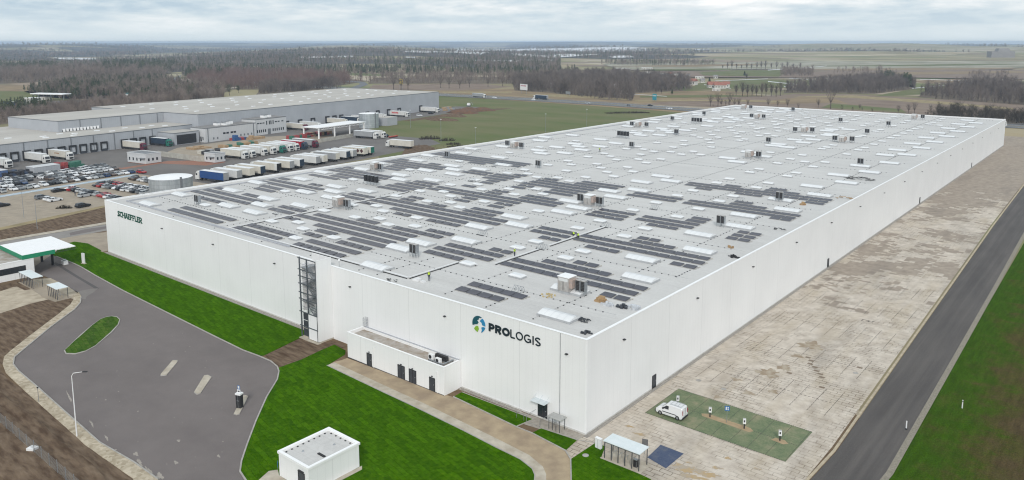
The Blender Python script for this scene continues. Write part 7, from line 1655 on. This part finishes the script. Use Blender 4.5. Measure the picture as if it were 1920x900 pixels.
for k, (px, py, h) in enumerate([(1330, 158, 9), (1228, 148, 10), (1170, 138, 9), (1132, 138, 11), (1150, 138, 10), (1400, 148, 9), (1396, 144, 9), (1240, 176, 6), (1260, 178, 6), (1230, 175, 7)]):
    solo_tree(px, py, h, 'small dark tree near the village, %s by distance from its houses' % ordn(k+1), 'round' if k % 2 else 'pine', 130+k, 'small trees near the village', spread=.34)
# bushes
def bush(px, py, w_, h, label, seed, m=None):
    V, F = [], []; random.seed(seed)
    for k in range(int(60*w_/4)+40):
        x = random.uniform(-w_/2, w_/2); y = random.uniform(-1, 1)*w_*.12; z = h*random.uniform(.1, 1)*(1-(2*x/w_)**2*.6)
        sliver(V, F, (x*.9, y*.8, 0), (x, y, z), .16)
        n = len(V); V += [(x+random.uniform(-.35, .35), y+random.uniform(-.35, .35), z*random.uniform(.5, 1)) for _ in range(3)]; F.append((n, n+1, n+2))
    o = link('bush', fast_mesh('bush', V, F, m or M_bushm)); o.location = (*G(px, py), 0); o.rotation_euler = (0, 0, ANG+PI/2*0+R(40)); tag(o, label, 'bush', 'bushes round the meadow'); return o
for k, (px, py, w_, h) in enumerate([(806, 261, 12, 2.6), (838, 264, 9, 2.2), (850, 271, 8, 1.6), (1175, 212, 34, 1.6), (1197, 212, 18, 1.4), (120, 391, 5, 1.5), (860, 275, 12, 1.2)]):
    bush(px, py, w_, h, ['dark bush at the top corner of the lorry yard', 'second dark bush beside the lorry yard corner', 'low dark bush below the two corner bushes', 'long low scrub patch in the middle of the meadow', 'end of the scrub patch in the meadow', 'small bush on the bank below the car park', 'dry scrub on the slope next to the hall wall'][k], k+200)
strip = [(-147, 60), (-147, 150), (-165, 160), (-160, 200), (-147, 260), (-152, 262), (-215, 196), (-232, 190), (-212, 168), (-178, 90), (-170, 60)]
sc1 = fill(strip, 2.2, .55); scatter('dry_scrub', 'dry brown scrub on the slope between lorry yard and hall', sc1, rng.uniform(.5, 1.4, len(sc1)), WG, mat('dry_stalks', (.23, .16, .10), (.14, .11, .07), .3, .95, spec=.02, obj=False))
scr2 = [(-147, 200), (-147, 378), (-151, 378), (-153, 200)]; sc2 = fill(scr2, 1.6, .6); scatter('dry_scrub', 'narrow strip of brown weeds along the meadow wall of the hall', sc2, rng.uniform(.4, 1.1, len(sc2)), WG, _m['dry_stalks'])
# earth heaps beside the far tank
for k, (px, py, r_, h) in enumerate([(880, 208, 10, 3), (868, 212, 14, 3.4), (905, 207, 12, 2.6), (850, 218, 12, 2), (830, 225, 14, 1.6)]):
    V = MB(); n = 16; random.seed(k)
    for q in range(5):
        for i in range(n): a = 2*PI*i/n; rr_ = r_*(1-q/5)*random.uniform(.85, 1.1); V.v.append((rr_*math.cos(a), rr_*.55*math.sin(a), h*math.sin(PI/2*q/4.4)*random.uniform(.9, 1.05)))
    for q in range(4):
        for i in range(n): j = (i+1) % n; V.f.append((q*n+i, q*n+j, (q+1)*n+j, (q+1)*n+i))
    V.f.append(tuple(range(4*n, 5*n)))
    o = V.build('earth_heap', mat('red_earth', (.17, .09, .055), (.11, .075, .055), .5, .95, obj=False) if k < 3 else M_soil, None, (*G(px, py), -.1), ANG); tag(o, ['reddish earth heap with the light machine on it', 'largest reddish earth heap beside the grey hall', 'dark earth heap at the tip of the works', 'brown heap sloping towards the meadow', 'low brown bank closest to the far tank'][k], 'earth heap', 'earth heaps in the meadow')
ex = thing('small_excavator', 'small pale excavator on the reddish earth heap', 'excavator', (*G(879, 205), 2.4)); MB().box(-1.6, -1.1, 0, 1.6, 1.1, .8).build('tracks', M_dgrey, ex); MB().box(-1.2, -.9, .803, 1, .9, 2.6, (.15, .1)).build('cab', M_trim, ex); MB().bar((.9, 0, 1.6), (3.2, 0, 3.2), .16).bar((3.2, 0, 3.2), (4.2, 0, 1.2), .13).build('boom', M_steel, ex)
# ---- village and other buildings
M_rt = mat('red_roof_tiles', (.34, .15, .11), (.26, .11, .085), .6, .85); M_rg = mat('grey_roof', (.20, .19, .19), (.28, .27, .26), .6, .8); M_pl = mat('render_white', (.62, .60, .56), (.52, .5, .46), .6, .9)
def house(px, py, w_, l, h, rh, roof, label, rz, wall=None, nm='house', cat='house', grp='houses of the village'):
    gp_ = G(px, py) if py > 134 else GT(px, py); w_, l, h, rh = w_*.6, l*.6, h*.8, rh*.8; r = thing(nm, label, cat, (*gp_, float(HT(*gp_))), R(rz), grp)
    MB().box(-w_/2, -l/2, 0, w_/2, l/2, h).build('wall', wall or M_pl, r)
    if rh > .4:
        g = MB(); e = .5
        g.v += [(-w_/2-e, -l/2-e, h+.01), (w_/2+e, -l/2-e, h+.01), (w_/2+e, l/2+e, h+.01), (-w_/2-e, l/2+e, h+.01), (-w_/2-e, 0, h+rh), (w_/2+e, 0, h+rh)]
        g.f += [(0, 1, 5, 4), (2, 3, 4, 5), (0, 4, 3), (1, 2, 5), (3, 2, 1, 0)]; ro = g.build('roof', roof, r)
        MB().box(w_*.2, -.3, h+rh*.5, w_*.2+.6, .3, h+rh+.7).build('chimney', M_rg, ro)
    else: MB().box(-w_/2-.2, -l/2-.2, h+.01, w_/2+.2, l/2+.2, h+.3).build('roof', roof, r)
    for k in range(max(2, int(w_/3.2))):
        x = -w_/2+w_*(k+.5)/max(2, int(w_/3.2)); MB().box(x-.5, -l/2-.05, h*.35, x+.5, -l/2-.01, h*.75).build('window', M_glass, r)
    return r
hs_ = [(1296, 159, 22, 14, 6, 4, M_rt, 'large orange roofed house at the village edge'), (1281, 155, 14, 10, 5, 3.5, M_pl, 'white roofed building beside the orange roofed house'), (1276, 152, 10, 9, 5, 3, M_rg, 'grey roofed house behind the white roofed building'), (1312, 148, 20, 8, 4, .5, M_trim, 'long low white shed above the orange roofed house'),
 (1337, 165, 22, 9, 5, 4.5, M_rt, 'red roofed farmhouse at the near village corner'), (1350, 166, 22, 9, 5, 4.5, M_rt, 'red roofed farmhouse with white gable beside the first'), (1361, 164, 14, 10, 5, 4, M_rt, 'red roofed barn last of the farm group'), (1343, 171, 14, 5, 3, .5, M_trim, 'white low shed in front of the red farm roofs'), (1317, 155, 9, 8, 4, 3, M_rg, 'grey cottage between the two red roofed groups'),
 (1262, 150, 10, 8, 5, 3, M_rt, 'small red roofed house deep in the village'), (1250, 147, 12, 9, 5, 3, M_rg, 'grey roofed house at the wood end of the village'), (1240, 145, 10, 8, 5, 3, M_pl, 'pale roofed house behind the village trees'), (1228, 143, 12, 8, 5, 3, M_rg, 'dark roofed house furthest into the wood'), (1268, 146, 9, 8, 5, 3, M_pl, 'pale little house in the village middle'), (1342, 147, 9, 8, 4, 2.5, M_rg, 'lone grey house on the field above the red farm'),
 (1257, 143, 9, 8, 5, 3, M_rt, 'second small red roofed house at the back of the village'), (1215, 141, 14, 8, 5, 3, M_pl, 'white house at the back row of the village'), (1290, 146, 9, 8, 4, 3, M_rg, 'small grey house behind the orange roofed one')]
for k, (px, py, w_, l, h, rh, ro, lab) in enumerate(hs_): house(px, py, w_, l, h, rh, ro, lab, 20+(k*37 % 50)-20)
for k, (px, py, w_, l, lab) in enumerate([(1167, 133, 42, 14, 'long white greenhouse shed beyond the pine plantation'), (1213, 131.5, 34, 12, 'second long white shed further east')]): house(px, py, w_, l, 5, .3, M_trim, lab, 35, nm='farm_shed', cat='shed', grp='white farm sheds')
house(62, 192, 20, 12, 5, .3, M_trim, 'white flat filling station shop beside the green field', 20, nm='filling_station', cat='building', grp='filling station buildings'); house(85, 188, 14, 12, 4, .3, M_rg, 'dark filling station annex with posters', 20, nm='filling_station', cat='building', grp='filling station buildings')
fc = thing('filling_station_canopy', 'long white flat canopy over the filling station', 'canopy', (*G(96, 188), 0), R(25)); MB().box(-18, -5, 5.6, 18, 5, 6.4).build('roof', M_trim, fc)
for x in (-14, 0, 14): MB().box(x-.3, -.3, 0, x+.3, .3, 5.597).build('column', M_steel, fc)
lorry(0, 0, 'out', 'blue', 'dark', 'dark blue lorry parked by the filling station road', 'grey', 'lorries at the filling station', loc=G(22, 200), rz=R(20)); lorry(0, 0, 'out', 'white', 'white', 'white lorry beyond the filling station canopy', 'grey', 'lorries at the filling station', loc=G(238, 184), rz=R(-20))
house(243, 184, 12, 8, 6, .3, mat('teal_roof', (.03, .16, .16), (.04, .18, .18), 1, .6), 'teal box building at the pine wood edge', 10, wall=mat('teal_wall', (.03, .14, .15), (.04, .16, .17), 1, .6), nm='service_building', cat='building', grp='service area')
br = thing('motorway_bridge', 'long dark bridge deck crossing beyond the pine wood', 'bridge', (*G(350, 161), 0), R(-25))
MB().box(-38, -5, 6, 38, 5, 7.2).build('deck', M_conc, br)
for x in (-20, 0, 20): MB().box(x-.8, -4, 0, x+.8, 4, 5.997).build('pier', M_conc, br)
for k, (px, py, w_, lab) in enumerate([(146, 132, 40, 'pale house group in the left far haze'), (178, 131, 30, 'second pale building in the far haze'), (300, 137, 16, 'small white building near the motorway bend')]): house(px, py, w_, 14, 7, 3, M_rg, lab, 30, grp='far hazy houses')
pg = GT(1876, 108); pp_ = thing('power_plant', 'distant hazy block building on the east horizon', 'building', (*pg, float(HT(*pg))), R(30)); MB().box(-28, -14, 0, 28, 14, 16).build('hall', M_rg, pp_); MB().box(-12, -12, 16.01, 18, 12, 24, (4, 2)).build('upper_block', M_rg, pp_)
# low hills at the rim of the country
def ridge(d0, amp, a0, a1, seed, name='hills'):
    random.seed(seed); mb = MB(); n = 60; ph = [random.uniform(0, 6) for _ in range(4)]
    for i in range(n+1):
        a = YAW-R(a0+(a1-a0)*i/n); f = i/n
        h = amp*(.55+.25*math.sin(f*7+ph[0])+.15*math.sin(f*17+ph[1])+.08*math.sin(f*41+ph[2]))*min(1, 6*f, 6*(1-f))
        for (dd, z) in ((-700, -2), (-300, h*.7), (0, h), (700, h*.8), (1500, -2)): mb.v.append((EYE.x+(d0+dd)*math.cos(a), EYE.y+(d0+dd)*math.sin(a), z))
    for i in range(n):
        for j in range(4): mb.f.append((i*5+j, i*5+j+1, (i+1)*5+j+1, (i+1)*5+j))
    kind(mb.build(name, M_land, smooth=True), 'structure')
ridge(9300, 34, -42, 12, 1); ridge(10300, 42, -12, 44, 2); ridge(12500, 60, -44, 44, 6)
# air
hz_ = MB().box(-15700, -2700, -36, 5400, 15900, 60.5)
hm, ht, hb = nodes('haze_air'); ht.nodes.remove(hb)
pv = N(ht, 'ShaderNodeVolumePrincipled'); pv.inputs['Color'].default_value = (.62, .77, .98, 1); pv.inputs['Density'].default_value = 1.2e-4; pv.inputs['Anisotropy'].default_value = .2
ht.links.new(pv.outputs[0], ht.nodes['Material Output'].inputs['Volume'])
kind(hz_.build('haze', hm), 'stuff')
